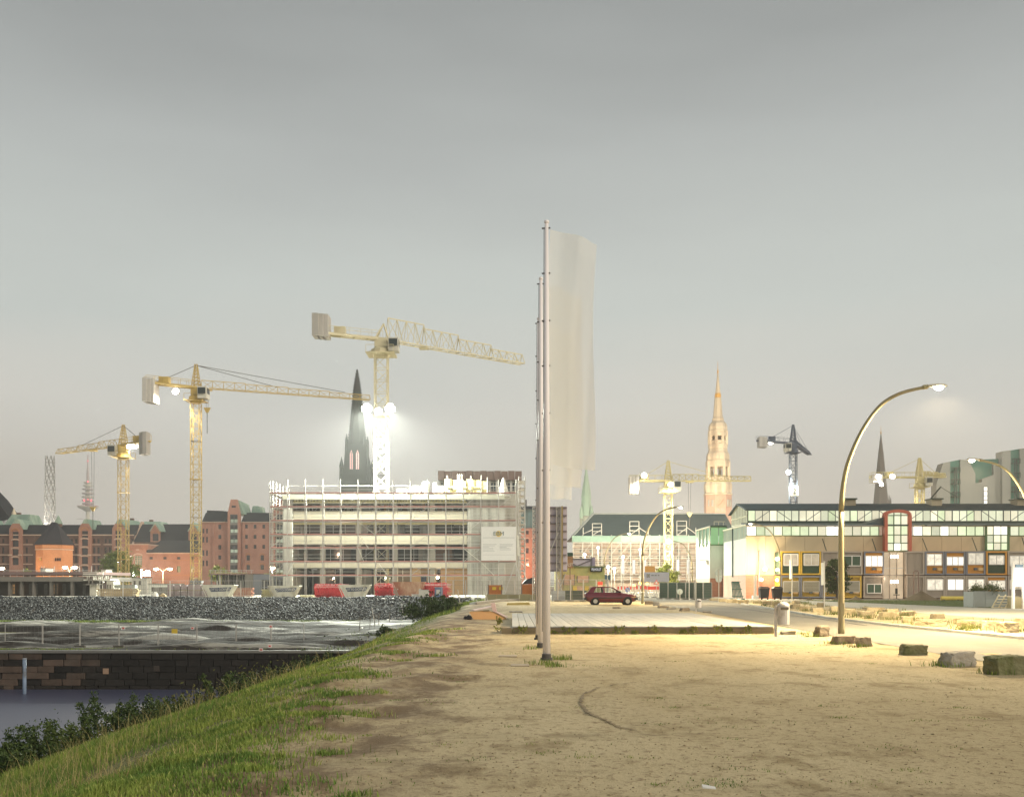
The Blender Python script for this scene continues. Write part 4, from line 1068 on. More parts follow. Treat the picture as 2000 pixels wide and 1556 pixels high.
def crane(label, D, mpx, jpy, tpy, jend, cend, mw=1.5, mat=YEL, cabside=1, hook=None, tie=True, flat=False, z0=0.0, lights=(), cw=(2.4, 2.6), thick=.12, jh=1.3, weights=None):
    mx = PX(mpx, D); jz = PZ(jpy, D); tz = PZ(tpy, D)
    t = thing('tower_crane', label, 'tower crane', (mx, D, z0), 'tower cranes over the site')
    def lev(px, py):
        De = D * (HYP - jpy) / (HYP - py); return Vector((PX(px, De), De, jz))
    je, ce = lev(*jend), lev(*cend)
    c = Vector((mx, D, jz))
    # mast in sections
    mt = jz - 2.6
    ns = max(3, int((mt - z0) / (mw * 4)))
    for i in range(ns):
        a, b_ = z0 + (mt - z0) * i / ns, z0 + (mt - z0) * (i + 1) / ns
        lattice_box(MB(), (mx, D, a), (mx, D, b_), mw, max(3, round((b_ - a) / mw)), thick, thick * .5).build('mast_section', mat, t)
    for i in range(1, ns, 2):
        zz = z0 + (mt - z0) * i / ns; MB().box(mx - mw * .62, mx + mw * .62, D - mw * .62, D + mw * .62, zz - .06, zz + .06).build('mast_collar', mat, t)
    MB().lathe(mx, D, [(mw * .55, mt), (mw * .85, mt + .5), (mw * .85, mt + 1.0), (mw * .6, mt + 1.3)], 12).build('slewing_ring', mat, t)
    MB().box(mx - mw * .5, mx + mw * .5, D - mw * .5, D + mw * .5, mt + 1.3, jz + .1).build('slewing_frame', mat, t)
    pl = MB().box(mx - mw * 1.15, mx + mw * 1.15, D - mw * 1.15, D + mw * 1.15, mt + .3, mt + .38)
    for sx in (-1, 1):
        for sy in (-1, 1): pl.bar((mx + sx * mw * 1.1, D + sy * mw * 1.1, mt + .38), (mx + sx * mw * 1.1, D + sy * mw * 1.1, mt + 1.4), .06)
        pl.bar((mx - mw * 1.1, D + sx * mw * 1.1, mt + 1.4), (mx + mw * 1.1, D + sx * mw * 1.1, mt + 1.4), .06)
    pl.build('platform', mat, t)
    # cab
    cx = mx + cabside * mw * 1.05
    cb = MB().hexa([(cx - .75, D - 1.6, jz - 2.0), (cx + .75, D - 1.6, jz - 2.0), (cx + .75, D + .3, jz - 2.0), (cx - .75, D + .3, jz - 2.0), (cx - .75, D - 1.8, jz - .1), (cx + .75, D - 1.8, jz - .1), (cx + .75, D + .3, jz - .1), (cx - .75, D + .3, jz - .1)]).build('cab', CABM, t)
    MB().box(cx - .6, cx + .6, D - 1.9, D - 1.82, jz - 1.3, jz - .3).build('window', CABG, cb)
    MB().box(cx + cabside * .76 - .02, cx + cabside * .76 + .02, D - 1.4, D, jz - 1.2, jz - .3).build('window', CABG, cb)
    # tower head
    if not flat:
        hb = MB()
        for sx in (-1, 1):
            for sy in (-1, 1): hb.bar((mx + sx * mw * .45, D + sy * mw * .45, jz), (mx + sx * .15, D + sy * .15, tz), thick)
        for i in range(1, 7):
            f = i / 7; z = jz + (tz - jz) * f; w_ = (mw * .45) * (1 - f) + .15 * f
            g_ = (i - 1) / 7; z2 = jz + (tz - jz) * g_; w2 = (mw * .45) * (1 - g_) + .15 * g_
            for sy in (-1, 1):
                hb.bar((mx - w_, D + sy * w_, z), (mx + w_, D + sy * w_, z), thick * .6); hb.bar((mx - w2, D + sy * w2, z2), (mx + w_, D + sy * w_, z), thick * .6)
            for sx in (-1, 1): hb.bar((mx + sx * w_, D - w_, z), (mx + sx * w_, D + w_, z), thick * .6)
        hb.build('tower_head', mat, t)
    else:
        hb = MB()
        for s in (-1, 1): hb.bar(c + Vector((-.8, s * .6, .2)), (mx + .3, D, tz), thick); hb.bar(c + Vector((1.0, s * .6, .2)), (mx + .3, D, tz), thick)
        hb.build('tower_head', mat, t)
    # jib in sections
    jl = (je - c).length; nj = max(3, int(jl / 6)); st = c + (je - c).normalized() * mw * .6
    for i in range(nj):
        a, b_ = st.lerp(je, i / nj), st.lerp(je, (i + 1) / nj); hh = jh * (1 - .45 * i / nj) if not flat else jh * (1.25 - .9 * (i / nj))
        lattice_box(MB(), a, b_, mw * .75, 4, thick * .85, thick * .5, True, hh).build('jib_section', mat, t)
    tr = c.lerp(je, .28 if hook is None else hook[0])
    MB().box(tr.x - .7, tr.x + .7, tr.y - .6, tr.y + .6, jz - .35, jz - .1).build('trolley', mat, t)
    if hook:
        hz = PZ(hook[1], D)
        for s in (-.25, .25): rod('hoist_rope', t, (tr.x + s, tr.y, jz - .3), (tr.x + s * .6, tr.y, hz + .5), .03, WIRE)
        hk = MB().hexa([(tr.x - .15, tr.y - .12, hz - .4), (tr.x + .15, tr.y - .12, hz - .4), (tr.x + .15, tr.y + .12, hz - .4), (tr.x - .15, tr.y + .12, hz - .4), (tr.x - .6, tr.y - .15, hz + .45), (tr.x + .6, tr.y - .15, hz + .45), (tr.x + .6, tr.y + .15, hz + .45), (tr.x - .6, tr.y + .15, hz + .45)]).build('hook_block', mat, t)
        rod('sling', t, (tr.x, tr.y, hz - .4), (tr.x, tr.y, hz - .4 - hook[2]), .06, WIRE)
    # counter jib
    cbm = MB(); sdv = (ce - c).normalized().cross(Vector((0, 0, 1)))
    for s in (-1, 1): cbm.bar(c + sdv * s * .6, ce + sdv * s * .6, .22, .35)
    for i in range(6): cbm.bar(c.lerp(ce, i / 5) - sdv * .6, c.lerp(ce, i / 5) + sdv * .6, .15)
    for s in (-1, 1):
        cbm.bar(c + sdv * s * .75 + Vector((0, 0, 1.1)), ce + sdv * s * .75 + Vector((0, 0, 1.1)), .06)
        for i in range(7): cbm.bar(c.lerp(ce, i / 6) + sdv * s * .75, c.lerp(ce, i / 6) + sdv * s * .75 + Vector((0, 0, 1.1)), .05)
    cbm.build('counter_jib', mat, t)
    wl_ = ce.lerp(c, .10)
    up_, dn_ = weights or (1.0, 2.0)
    for k in range(3):
        cc = ce.lerp(c, .04 + .07 * k)
        MB().box(cc.x - .28 * cw[0] / 2, cc.x + .28 * cw[0] / 2, cc.y - cw[1] / 2, cc.y + cw[1] / 2, jz - dn_, jz + up_).build('counterweight', CONC, t)
    wd = ce.lerp(c, .38); MB().box(wd.x - .8, wd.x + .8, wd.y - .6, wd.y + .6, jz + .2, jz + 1.2).build('winch', mat, t)
    if tie and not flat:
        for f in ((.45, .85) if jl > 24 else (.62,)):
            rod('tie_rod', t, (mx, D, tz - .2), c.lerp(je, f) + Vector((0, 0, jh * .8)), .05, mat if mat is not YEL else WIRE)
        rod('tie_rod', t, (mx, D, tz - .2), ce.lerp(c, .25) + Vector((0, 0, .3)), .05, mat if mat is not YEL else WIRE)
    for (px, py, watt, size, lm, aim) in lights:
        big = lm is FLOODG and D < 200; lp = P(px, py, D - (3.7 if big else 1.5))
        if big: MB().bar((lp.x, D - mw * .5, lp.z), (lp.x, lp.y + .3, lp.z), .14).build('added_lamp_arm', mat, t)  # arm added to carry the floodlights forward and light the facade
        fl = cuboid('floodlight', t, lp.x - size * .55, lp.x + size * .55, lp.y + .05, lp.y + .5, lp.z - size * .45, lp.z + size * .45, CABM)
        fb = MB().lathe(0, 0, [(size * .2, -.12), (size * .55, -.05), (size * .6, .0)], 14).build('lens', lm, t)
        fb.data.transform(Matrix.Translation(ORG[t.name])); fb.location = lp - ORG[t.name] + Vector((0, -.02, 0)); fb.rotation_euler = (R(-75), 0, 0); fb.rotation_euler = (R(90 - 15), 0, 0)
        fb.name = 'flood_lens'
        light('flood_lamp', lp + Vector((0, -.5, -.6)), watt, (.95, 1.0, .86) if lm is FLOODG else (1.0, .88, .62), t, .25, (R(155), (0, -.3, -1)))
    return t
crane('yellow tower crane whose jib ends beside the white lattice tower', 190, 241, 870, 829, (113, 886), (288, 861), 1.5, YEL, -1, (.45, 990, 4), lights=[(254, 871, 3500, 1.0, FLOOD, 0), (264, 870, 2500, .9, FLOOD, 0)], cw=(2.4, 2.2), weights=(1.6, 2.4))
crane('tall yellow tower crane with a long jib reaching towards the dark gothic spire', 170, 383, 757, 711, (722, 781), (283, 747), 1.4, YEL, 1, (.06, 800, 3.4), lights=[(343, 764, 12000, .9, FLOOD, 0)], weights=(.6, 3.2))
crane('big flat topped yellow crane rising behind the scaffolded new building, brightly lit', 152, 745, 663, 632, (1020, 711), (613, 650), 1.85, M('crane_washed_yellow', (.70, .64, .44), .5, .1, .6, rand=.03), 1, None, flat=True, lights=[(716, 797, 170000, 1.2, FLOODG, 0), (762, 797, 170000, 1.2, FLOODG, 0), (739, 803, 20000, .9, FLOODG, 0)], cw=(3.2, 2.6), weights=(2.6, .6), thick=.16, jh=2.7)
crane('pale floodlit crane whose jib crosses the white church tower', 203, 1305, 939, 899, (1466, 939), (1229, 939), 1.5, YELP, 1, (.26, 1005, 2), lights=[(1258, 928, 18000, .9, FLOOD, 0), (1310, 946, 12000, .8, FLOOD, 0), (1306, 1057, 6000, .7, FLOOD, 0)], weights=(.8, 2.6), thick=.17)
crane('dark blue crane with a lit mast above the long hall', 250, 1549, 866, 829, (1581, 888), (1481, 860), 1.5, CRD, -1, None, lights=[(1540, 922, 22000, .9, FLOODG, 0), (1486, 866, 9000, 1.1, FLOOD, 0), (1505, 864, 9000, .9, FLOOD, 0)], weights=(.8, 1.6), thick=.2)
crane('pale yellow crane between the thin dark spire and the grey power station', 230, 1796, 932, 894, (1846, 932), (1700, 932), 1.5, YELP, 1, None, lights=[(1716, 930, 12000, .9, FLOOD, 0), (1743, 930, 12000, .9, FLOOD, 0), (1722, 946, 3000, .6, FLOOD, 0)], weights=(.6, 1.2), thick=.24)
num = bpy.data.objects['tower_crane.004']
a = P(1551, 958, 248.8)
nb = MB().box(a.x - 1.1, a.x + 1.1, 248.8, 248.9, a.z - 1.2, a.z + 1.2).build('number_board', CABM, num)
text_part('number', '2', 2.2, M('sign_black', (.02, .02, .02), .6), nb, (a.x, 248.75, a.z))

# ------------------------------------------------------------------ church spires and towers on the skyline
def spire_set(t, cx, cy, rows, n=8, rot=math.pi / 8):
    """rows: (part name, material, [(half width, z) ...])"""
    for nm, mt, prof in rows: MB().lathe(cx, cy, prof, n, rot).build(nm, mt, t)
def pz(D, rows): return [(S(r, D) * 1.04, PZ(y, D)) for r, y in rows]
# gothic dark spire
D = 660; cx = PX(697.5, D)
GOTH = M('gothic_stone', (.04, .056, .048), .9, .3, .08)
t = thing('gothic_spire', 'dark tall gothic spire with two pink lit windows behind the scaffolded building', 'church spire', (cx, D, 0))
w = S(27, D); zt = PZ(946, D); z2 = PZ(868, D)
MB().box(cx - w, cx + w, D - w, D + w, 0, zt).build('tower_base', GOTH, t)
MB().lathe(cx, D, [(w * 1.3, zt), (w * 1.22, PZ(930, D)), (w * 1.12, PZ(895, D)), (w * 1.0, z2)], 4, math.pi / 4).build('belfry', GOTH, t)
MB().lathe(cx, D, [(S(20, D), z2 - 2), (S(15.5, D), PZ(845, D)), (S(11, D), PZ(800, D)), (S(7.4, D), PZ(762, D))], 8, math.pi / 8).build('lower_spire', GOTH, t)
MB().lathe(cx, D, [(S(7.2, D), PZ(762, D)), (S(4, D), PZ(740, D)), (S(1.5, D), PZ(727, D)), (S(2.6, D), PZ(725, D)), (S(.8, D), PZ(721, D))], 8, math.pi / 8).build('upper_spire', M('gothic_iron', (.05, .055, .055), .8), t)
ck = MB()
for k in range(26):
    f = k / 25; y = 730 + f * 135; r = np.interp(y, [727, 740, 762, 800, 845, 868], [1.5, 4, 7.4, 11, 15.5, 20]) + .5
    for sx in (-1, 1): a = P(697.5 + sx * r * .96, y, D); ck.box(a.x - .35, a.x + .35, D - .4, D + .4, a.z - .3, a.z + .5)
stuff(ck.build('crockets', GOTH, t))
for sx, sy in ((-1, -1), (1, -1), (-1, 1), (1, 1)):
    px_, py_ = cx + sx * w * .98, D + sy * w * .9
    MB().lathe(px_, py_, [(1.5, zt - 2), (1.3, PZ(915, D)), (1.6, PZ(914, D)), (.1, PZ(895, D))], 6).build('pinnacle', GOTH, t)
    MB().lathe(cx + sx * w * .66, D + sy * w * .66, [(1.1, z2 - 6), (.9, PZ(862, D)), (.1, PZ(849, D))], 6).build('pinnacle', GOTH, t)
PINKW = GLOW('pink_belfry_glow', (1.0, .60, .52), 1.25, .2, .5)
for px in (690.5, 702.5):
    x0, x1 = PX(px - 2.8, D), PX(px + 2.8, D); yb = D - w * 1.0 - .6
    MB().prism([(x0, PZ(919, D)), (x1, PZ(919, D)), (x1, PZ(890, D)), ((x0 + x1) / 2, PZ(882, D)), (x0, PZ(890, D))], yb, yb + .5).build('belfry_window', PINKW, t)
    MB().box((x0 + x1) / 2 - .2, (x0 + x1) / 2 + .2, yb - .2, yb - .02, PZ(919, D), PZ(886, D)).build('mullion', GOTH, t)
# baroque white church tower
D = 510; cx = PX(1402, D); TW = S(26, D)
CREAM = M('tower_cream', (.66, .57, .43), .7, .12, .4, (1, 1, .3), dirt=(.45, .36, .26), dscale=.25)
TBR = BRICK('tower_brick', (.50, .30, .22), (.45, .26, .19), (.5, .4, .34), grime=(.30, .20, .16))
GOLD = M('tower_gold', (.72, .42, .10), .4, .1, 1)
t = thing('baroque_tower', 'floodlit cream baroque church tower with stacked domes behind the pale crane', 'church tower', (cx, D, 0))
LD = M('arch_dark', (.30, .31, .28), .8)
spire_set(t, cx, D, [('brick_tower', TBR, [(TW * 1.04, 0), (TW * 1.04, PZ(967, D))]),
    ('lower_dome', CREAM, pz(D, [(27.8, 967), (27.8, 965), (25.5, 963), (26.5, 955), (27, 948), (25, 942), (23, 938)])),
    ('middle_cornice', CREAM, pz(D, [(22, 906), (23.2, 903), (23.2, 900), (21.5, 899)])),
    ('middle_dome', CREAM, pz(D, [(21.5, 899), (22, 893), (21, 887), (18.5, 882), (17.5, 876), (18.4, 874), (18.4, 868), (17, 867)])),
    ('upper_cornice', CREAM, pz(D, [(17, 846), (18.6, 843), (18.6, 841), (17.5, 840)])),
    ('upper_dome', CREAM, pz(D, [(17.5, 840), (18, 834), (16, 828), (11.5, 823), (10.6, 819), (11.4, 818), (9.8, 816)])),
    ('spire', CREAM, pz(D, [(9.3, 816), (7.8, 798), (6.3, 777)])), ('crown', GOLD, pz(D, [(5.6, 777), (6.2, 772), (5.2, 768)])),
    ('spire_tip', CREAM, pz(D, [(5.0, 768), (3.2, 752), (1.2, 730)])), ('ball', GOLD, pz(D, [(.5, 730), (1.6, 727), (1.6, 724), (.5, 722), (.3, 706)]))])
for (r, y0, y1) in ((21, 938, 906), (16.6, 867, 846)):
    nm = 'lantern_pier'
    for k in range(8):
        a = 2 * math.pi * k / 8 + math.pi / 8; rr = S(r, D)
        MB().bar((cx + rr * math.cos(a), D + rr * math.sin(a), PZ(y0, D) - .5), (cx + rr * math.cos(a), D + rr * math.sin(a), PZ(y1, D) + .8), S(5.2, D)).build(nm, CREAM, t)
    for k in range(8):
        a = 2 * math.pi * (k + .5) / 8 + math.pi / 8; a0, a1 = a - math.pi / 8, a + math.pi / 8; rr = S(r, D)
        MB().bar((cx + rr * math.cos(a0), D + rr * math.sin(a0), PZ(y1 + 3, D)), (cx + rr * math.cos(a1), D + rr * math.sin(a1), PZ(y1 + 3, D)), 1.2, S(7, D)).build('lantern_arch', CREAM, t)
        MB().bar((cx + rr * math.cos(a0), D + rr * math.sin(a0), PZ(y0 - 3, D)), (cx + rr * math.cos(a1), D + rr * math.sin(a1), PZ(y0 - 3, D)), .8, S(6, D)).build('balustrade', CREAM, t)
ap = TW * 1.04 * math.cos(math.pi / 8)
ckd = MB().lathe(0, 0, [(S(7, D), 0), (S(7, D), .3)], 24).build('clock_face', M('clock_face', (.50, .30, .21), .6), t)
ckd.data.transform(Matrix.Translation(ORG[t.name])); ckd.location = (0, -ap - .1, PZ(985, D)); ckd.rotation_euler = (R(90), 0, 0)
for ang, ln in ((.6, 2.4), (-2.2, 1.6)):
    MB().bar((cx, D - ap - .55, PZ(985, D)), (cx + ln * math.sin(ang), D - ap - .55, PZ(985, D) + ln * math.cos(ang)), .3).build('clock_hand', M('clock_hand', (.25, .16, .1), .5), t)
for k in (-1, 1):
    a = -math.pi / 2 + k * math.pi / 4
    for s in (-1, 1):
        ctr = Vector((cx, D, 0)) + Vector((math.cos(a), math.sin(a), 0)) * (ap + .05) + Vector((-math.sin(a), math.cos(a), 0)) * s * 1.1
        MB().bar((ctr.x, ctr.y, PZ(990, D)), (ctr.x, ctr.y, PZ(977, D)), .9).build('tower_window', LD, t)
for k in (-1.1, 1.1): MB().box(cx + k - .6, cx + k + .6, D - ap - .1, D - ap + .2, PZ(1000, D), PZ(994, D)).build('tower_window', LD, t)
for px, D2, wt in ((1330, 440, 300000), (1395, 425, 150000)):
    light('tower_floodlight', (PX(px, D2), D2, 22), wt, (1.0, .80, .55), t, 1.0)
# green lit town hall spire
D = 880; cx = PX(1145, D)
COPL = M('copper_lit', (.42, .52, .40), .7, .2, .15)
t = thing('town_hall_spire', 'slim pale green copper spire left of the long dark roof', 'spire', (cx, D, 0))
spire_set(t, cx, D, [('tower', M('town_hall_stone', (.42, .38, .31), .8, .2, .2), pz(D, [(13, 1100), (13, 1012), (14, 1010), (12, 1008)])), ('spire', COPL, pz(D, [(10.5, 1010), (9.4, 972), (9.8, 970), (8.2, 956), (5.2, 940), (3.6, 928), (2.2, 922), (2.6, 920), (1.0, 912), (.5, 903)]))])
for sx in (-1, 1):
    MB().lathe(cx + S(10, D) * sx, D - S(9, D), [(S(4, D), PZ(1012, D)), (S(3.6, D), PZ(1000, D)), (.4, PZ(988, D))], 6).build('pinnacle', COPL, t)
for k, y in enumerate((1020, 1032)):
    for sx in (-1, 0, 1): MB().box(cx + sx * 3.4 - .8, cx + sx * 3.4 + .8, D - S(13.2, D) * 1.0, D - S(12, D), PZ(y + 4, D), PZ(y - 3, D)).build('window', LD, t)
light('spire_floodlight', (cx - 30, D - 70, 20), 200000, (.85, 1.0, .72), t, 1)
# dark thin spire on the right
D = 750; cx = PX(1720.5, D)
t = thing('thin_spire', 'thin dark copper church spire behind the hall roof with a gilt tip', 'church spire', (cx, D, 0))
spire_set(t, cx, D, [('tower', TBR, pz(D, [(15, 1145), (15, 986)])), ('spire', M('spire_copper', (.14, .12, .10), .7, .2, .1), pz(D, [(14.5, 985), (9.5, 930), (5, 885), (.8, 848)])), ('finial', GOLD, pz(D, [(.4, 848), (1.4, 846), (1.4, 844), (.4, 842), (.3, 832)]))], 6, 0)
MB().hexa([(cx + S(9, D), D - 4, 30), (cx + S(15, D), D - 4, 30), (cx + S(15, D), D + 4, 30), (cx + S(9, D), D + 4, 30), (cx + S(7, D), D - 2, PZ(950, D)), (cx + S(9, D), D - 2, PZ(950, D)), (cx + S(9, D), D + 2, PZ(950, D)), (cx + S(7, D), D + 2, PZ(950, D))]).build('side_roof', M('verdigris', (.24, .38, .30), .7, .2, .3), t)
for dx_, h_ in ((16, 966), (19, 971), (-11, 968)): MB().lathe(cx + S(dx_, D), D, [(S(1.6, D), 30), (S(1.4, D), PZ(978, D)), (.2, PZ(h_, D))], 6).build('pinnacle', M('spire_copper'), t)
# television tower
D = 2150; cx = PX(171.5, D)
t = thing('television_tower', 'distant white television tower with a dish platform and red lamps', 'television tower', (cx, D, 0))
TVW = M('tv_white', (.66, .63, .52), .7, .1, .02); RLAMP = GLOW('red_beacon', (1.0, .12, .16), 3.0, .1)
TVG = M('tv_steel', (.52, .44, .42), .7)
spire_set(t, cx, D, [('shaft', TVW, pz(D, [(5, 1140), (4, 1030), (3.6, 994)])), ('dish', TVW, pz(D, [(4, 999), (10, 995), (19, 990.5), (19, 989), (8, 988)])), ('dish_rim', M('tv_red', (.45, .08, .08), .6), pz(D, [(18.6, 988.8), (18.6, 987.8)])),
    ('upper_shaft', TVW, pz(D, [(4.6, 988), (4.2, 942)])), ('antenna', TVG, pz(D, [(2.6, 942), (2.2, 915), (1.2, 914), (1.0, 888)]))], 16, 0)
for y, r in ((983, 10), (977, 10.5), (970, 10.5), (963, 10.5), (955, 9.5), (948, 8.5), (942, 7.5)):
    MB().lathe(cx, D, pz(D, [(r, y + 1.6), (r, y - .8)]), 16).build('platform', TVG if y % 2 else TVW, t)
for px, y in ((171.5, 900), (171.5, 940), (164, 976), (179, 976), (171.5, 975), (165, 978), (178, 978), (171.5, 989.5)):
    a = P(px, y, D - 11); MB().lathe(a.x, a.y, [(.3, a.z - 1.6), (1.8, a.z), (.3, a.z + 1.6)], 8).build('beacon', RLAMP, t)
for px0, px1, y in ((158, 170, 1014), (173, 185, 1016)): MB().box(PX(px0, D), PX(px1, D), D - 20, D - 18, PZ(y + 1, D), PZ(y, D)).build('lower_platform', TVG, t)
# white lattice chimney tower
D = 350; cx = PX(97.5, D)
t = thing('lattice_tower', 'slender white steel lattice tower standing beside the television tower', 'lattice tower', (cx, D, 0))
WST = M('white_steel', (.24, .235, .22), .6, .1, .3)
ysr = [890, 903, 917, 930, 943, 956, 969, 982, 995, 1008, 1022, 1040]
def rad_at(y): return S(np.interp(y, [890, 1022, 1060], [8.3, 10.6, 11]), D)
for i in range(len(ysr) - 1):
    mb = MB(); y0, y1 = ysr[i], ysr[i + 1]
    for k in range(7):
        a0 = 2 * math.pi * (k + .5 * (i % 2)) / 7
        for s in (-1, 1):
            a1 = a0 + s * math.pi / 7
            mb.bar((cx + rad_at(y0) * math.cos(a0), D + rad_at(y0) * math.sin(a0), PZ(y0, D)), (cx + rad_at(y1) * math.cos(a1), D + rad_at(y1) * math.sin(a1), PZ(y1, D)), .14)
    for k in range(14):
        a0, a1 = 2 * math.pi * k / 14, 2 * math.pi * (k + 1) / 14
        if i: mb.bar((cx + rad_at(y0) * math.cos(a0), D + rad_at(y0) * math.sin(a0), PZ(y0, D)), (cx + rad_at(y0) * math.cos(a1), D + rad_at(y0) * math.sin(a1), PZ(y0, D)), .12)
    mb.build('lattice_ring', WST, t)
MB().lathe(cx, D, [(rad_at(1040), 0), (rad_at(1040), PZ(1040, D))], 14).build('foot', WST, t)
light('tower_uplight', (cx - 4, D - 7, 17), 40000, (1.0, .93, .8), t, .5)

# ------------------------------------------------------------------ brick warehouse row
WB = BRICK('warehouse_brick', (.14, .072, .056), (.09, .046, .039), (.15, .12, .10))
WBR = BRICK('red_warehouse_brick', (.36, .175, .13), (.28, .13, .10), (.34, .26, .21), grime=(.19, .095, .075))
WBO = BRICK('kiosk_brick', (.42, .19, .09), (.36, .16, .08), (.36, .25, .16), grime=(.26, .12, .06))
SLATE = M('slate_roof', (.013, .016, .021), .7, .2, .5, (1, 1, 4), rand=.05)
COPP = M('green_copper', (.20, .30, .245), .7, .35, .4, (1, 1, .4), dirt=(.34, .44, .36), dscale=.4)
TRIM = M('stone_trim', (.48, .36, .28), .8, .15, 1)
WDK = M('dark_pane', (.022, .022, .028), .15, .3, 1, spec=.6)
WGR = M('greenish_pane', (.16, .22, .15), .2, .3, .6)
def window(parent, x0, x1, z0, z1, y, pane, frame, nx=2, nz=2, fw=.08, name='window'):
    w_ = cuboid(name, parent, x0, x1, y, y + .06, z0, z1, pane)
    fb = MB()
    for i in range(nx + 1):
        xx_ = x0 + (x1 - x0) * i / nx; fb.box(xx_ - fw / 2, xx_ + fw / 2, y - .05, y - .003, z0, z1)
    for i in range(nz + 1):
        zz = z0 + (z1 - z0) * i / nz; fb.box(x0, x1, y - .047, y - .006, zz - fw / 2, zz + fw / 2)
    f_ = fb.build('frame', frame, parent); f_.parent = w_; 
    f_.matrix_parent_inverse = Matrix.Identity(4)
    sc = w_.scale; c = ORG[w_.name]
    f_.location = ((ORG[parent.name].x - c.x) / sc[0], (ORG[parent.name].y - c.y) / sc[1], (ORG[parent.name].z - c.z) / sc[2]); f_.scale = (1 / sc[0], 1 / sc[1], 1 / sc[2])
    return w_
def arch_trim(parent, x0, x1, z, y, mat, rise=None, th=.35):
    rise = rise or (x1 - x0) * .28; mb = MB(); n = 8; c = (x0 + x1) / 2; hw = (x1 - x0) / 2 + .15
    pts = [(c + hw * math.cos(math.pi * k / n), z + rise * math.sin(math.pi * k / n)) for k in range(n + 1)]
    for (a0, b0), (a1, b1) in zip(pts[:-1], pts[1:]): mb.bar((a0, y, b0), (a1, y, b1), .3, th)
    return mb.build('arch', mat, parent)
D = 300; DB = 299
t = thing('brick_warehouse', 'long dark red brick warehouse row with arched hoist bays and black roof', 'warehouse', (PX(130, D), D + 8, 0))
wx = lambda px: PX(px, D)
holes = []
for px in (6, 52, 140, 148, 184, 192, 206, 214, 258): 
    for (y0, y1) in ((1052, 1060), (1068, 1080), (1086, 1098), (1104, 1112)): holes.append((wx(px - 2.2), wx(px + 2.2), PZ(y1, D), PZ(y0, D)))
mb = wall_cells(MB(), wx(-60), wx(262), 0, PZ(1044, D), D, holes, .4)
mb.build('wall', WB, t)
for (a, b_, c, e) in holes: cuboid('window', t, a, b_, D + .38, D + .45, c, e, WDK)
MB().hexa([(wx(-60), D - .5, PZ(1044, D)), (wx(262), D - .5, PZ(1044, D)), (wx(262), D + 12, PZ(1044, D)), (wx(-60), D + 12, PZ(1044, D)), (wx(-60), D + 5, PZ(1024.5, D + 5)), (wx(262), D + 5, PZ(1024.5, D + 5)), (wx(262), D + 9, PZ(1024.5, D + 5)), (wx(-60), D + 9, PZ(1024.5, D + 5))]).build('roof', SLATE, t)
MB().box(wx(-60), wx(262), D - .62, D - .1, PZ(1045.5, D), PZ(1043.5, D)).build('eaves', TRIM, t)
for z in (1063, 1083, 1101): MB().box(wx(-60), wx(262), D - .12, D - .01, PZ(z + .8, D), PZ(z - .8, D)).build('string_course', TRIM, t)
for px in (68, 135, 200): MB().box(wx(px) - .35, wx(px) + .35, D - .35, D - .01, 0, PZ(1046, D)).build('pilaster', WB, t)
for px, rows in ((30, [(1038, 1051), (1055, 1067), (1072, 1084), (1089, 1103)]), (165.5, [(1036.5, 1050), (1053, 1065.5), (1070, 1083), (1087, 1101), (1105, 1116)]), (231, [(1036, 1050), (1054, 1066), (1070, 1082), (1087, 1100)]), (-32, [(1038, 1051), (1055, 1067), (1072, 1084)])):
    bwd = lambda q_: PX(q_, DB)
    hl = [(bwd(px - 6.2), bwd(px + 6.2), PZ(y1, DB), PZ(y0, DB)) for y0, y1 in rows]
    mb = wall_cells(MB(), bwd(px - 12), bwd(px + 12), 0, PZ(1032, DB), DB, hl, .5)
    mb.prism([(bwd(px - 12), PZ(1032, DB)), (bwd(px + 12), PZ(1032, DB)), (bwd(px + 6), PZ(1022, DB)), (bwd(px - 6), PZ(1022, DB))], DB, DB + .6)
    for s in (-12, 12): mb.add([(bwd(px + s), DB, 0), (bwd(px + s), D, 0), (bwd(px + s), D, PZ(1032, DB)), (bwd(px + s), DB, PZ(1032, DB))], [(0, 1, 2, 3)])
    bay = mb.build('hoist_bay', WBR, t)
    for i, (a, b_, c, e) in enumerate(hl):
        cuboid('hoist_door', t, a, b_, DB + .45, DB + .52, c, e, WDK)
        arch_trim(t, a, b_, e, DB - .1, TRIM if i else WBO, (b_ - a) * (.5 if i == 0 else .2))
    for s in (-10, 10): cuboid('corbel', t, bwd(px + s) - .5, bwd(px + s) + .5, DB - .5, DB - .01, PZ(1085, DB), PZ(1082, DB), TRIM)
    MB().hexa([(bwd(px - 13), DB + .65, PZ(1033, DB)), (bwd(px + 13), DB + .65, PZ(1033, DB)), (bwd(px + 13), DB + 10, PZ(1033, DB)), (bwd(px - 13), DB + 10, PZ(1033, DB)), (bwd(px - 3), DB + .7, PZ(1013, DB)), (bwd(px + 3), DB + .7, PZ(1013, DB)), (bwd(px + 3), DB + 10, PZ(1013, DB)), (bwd(px - 3), DB + 10, PZ(1013, DB))]).build('copper_hood', COPP, t)
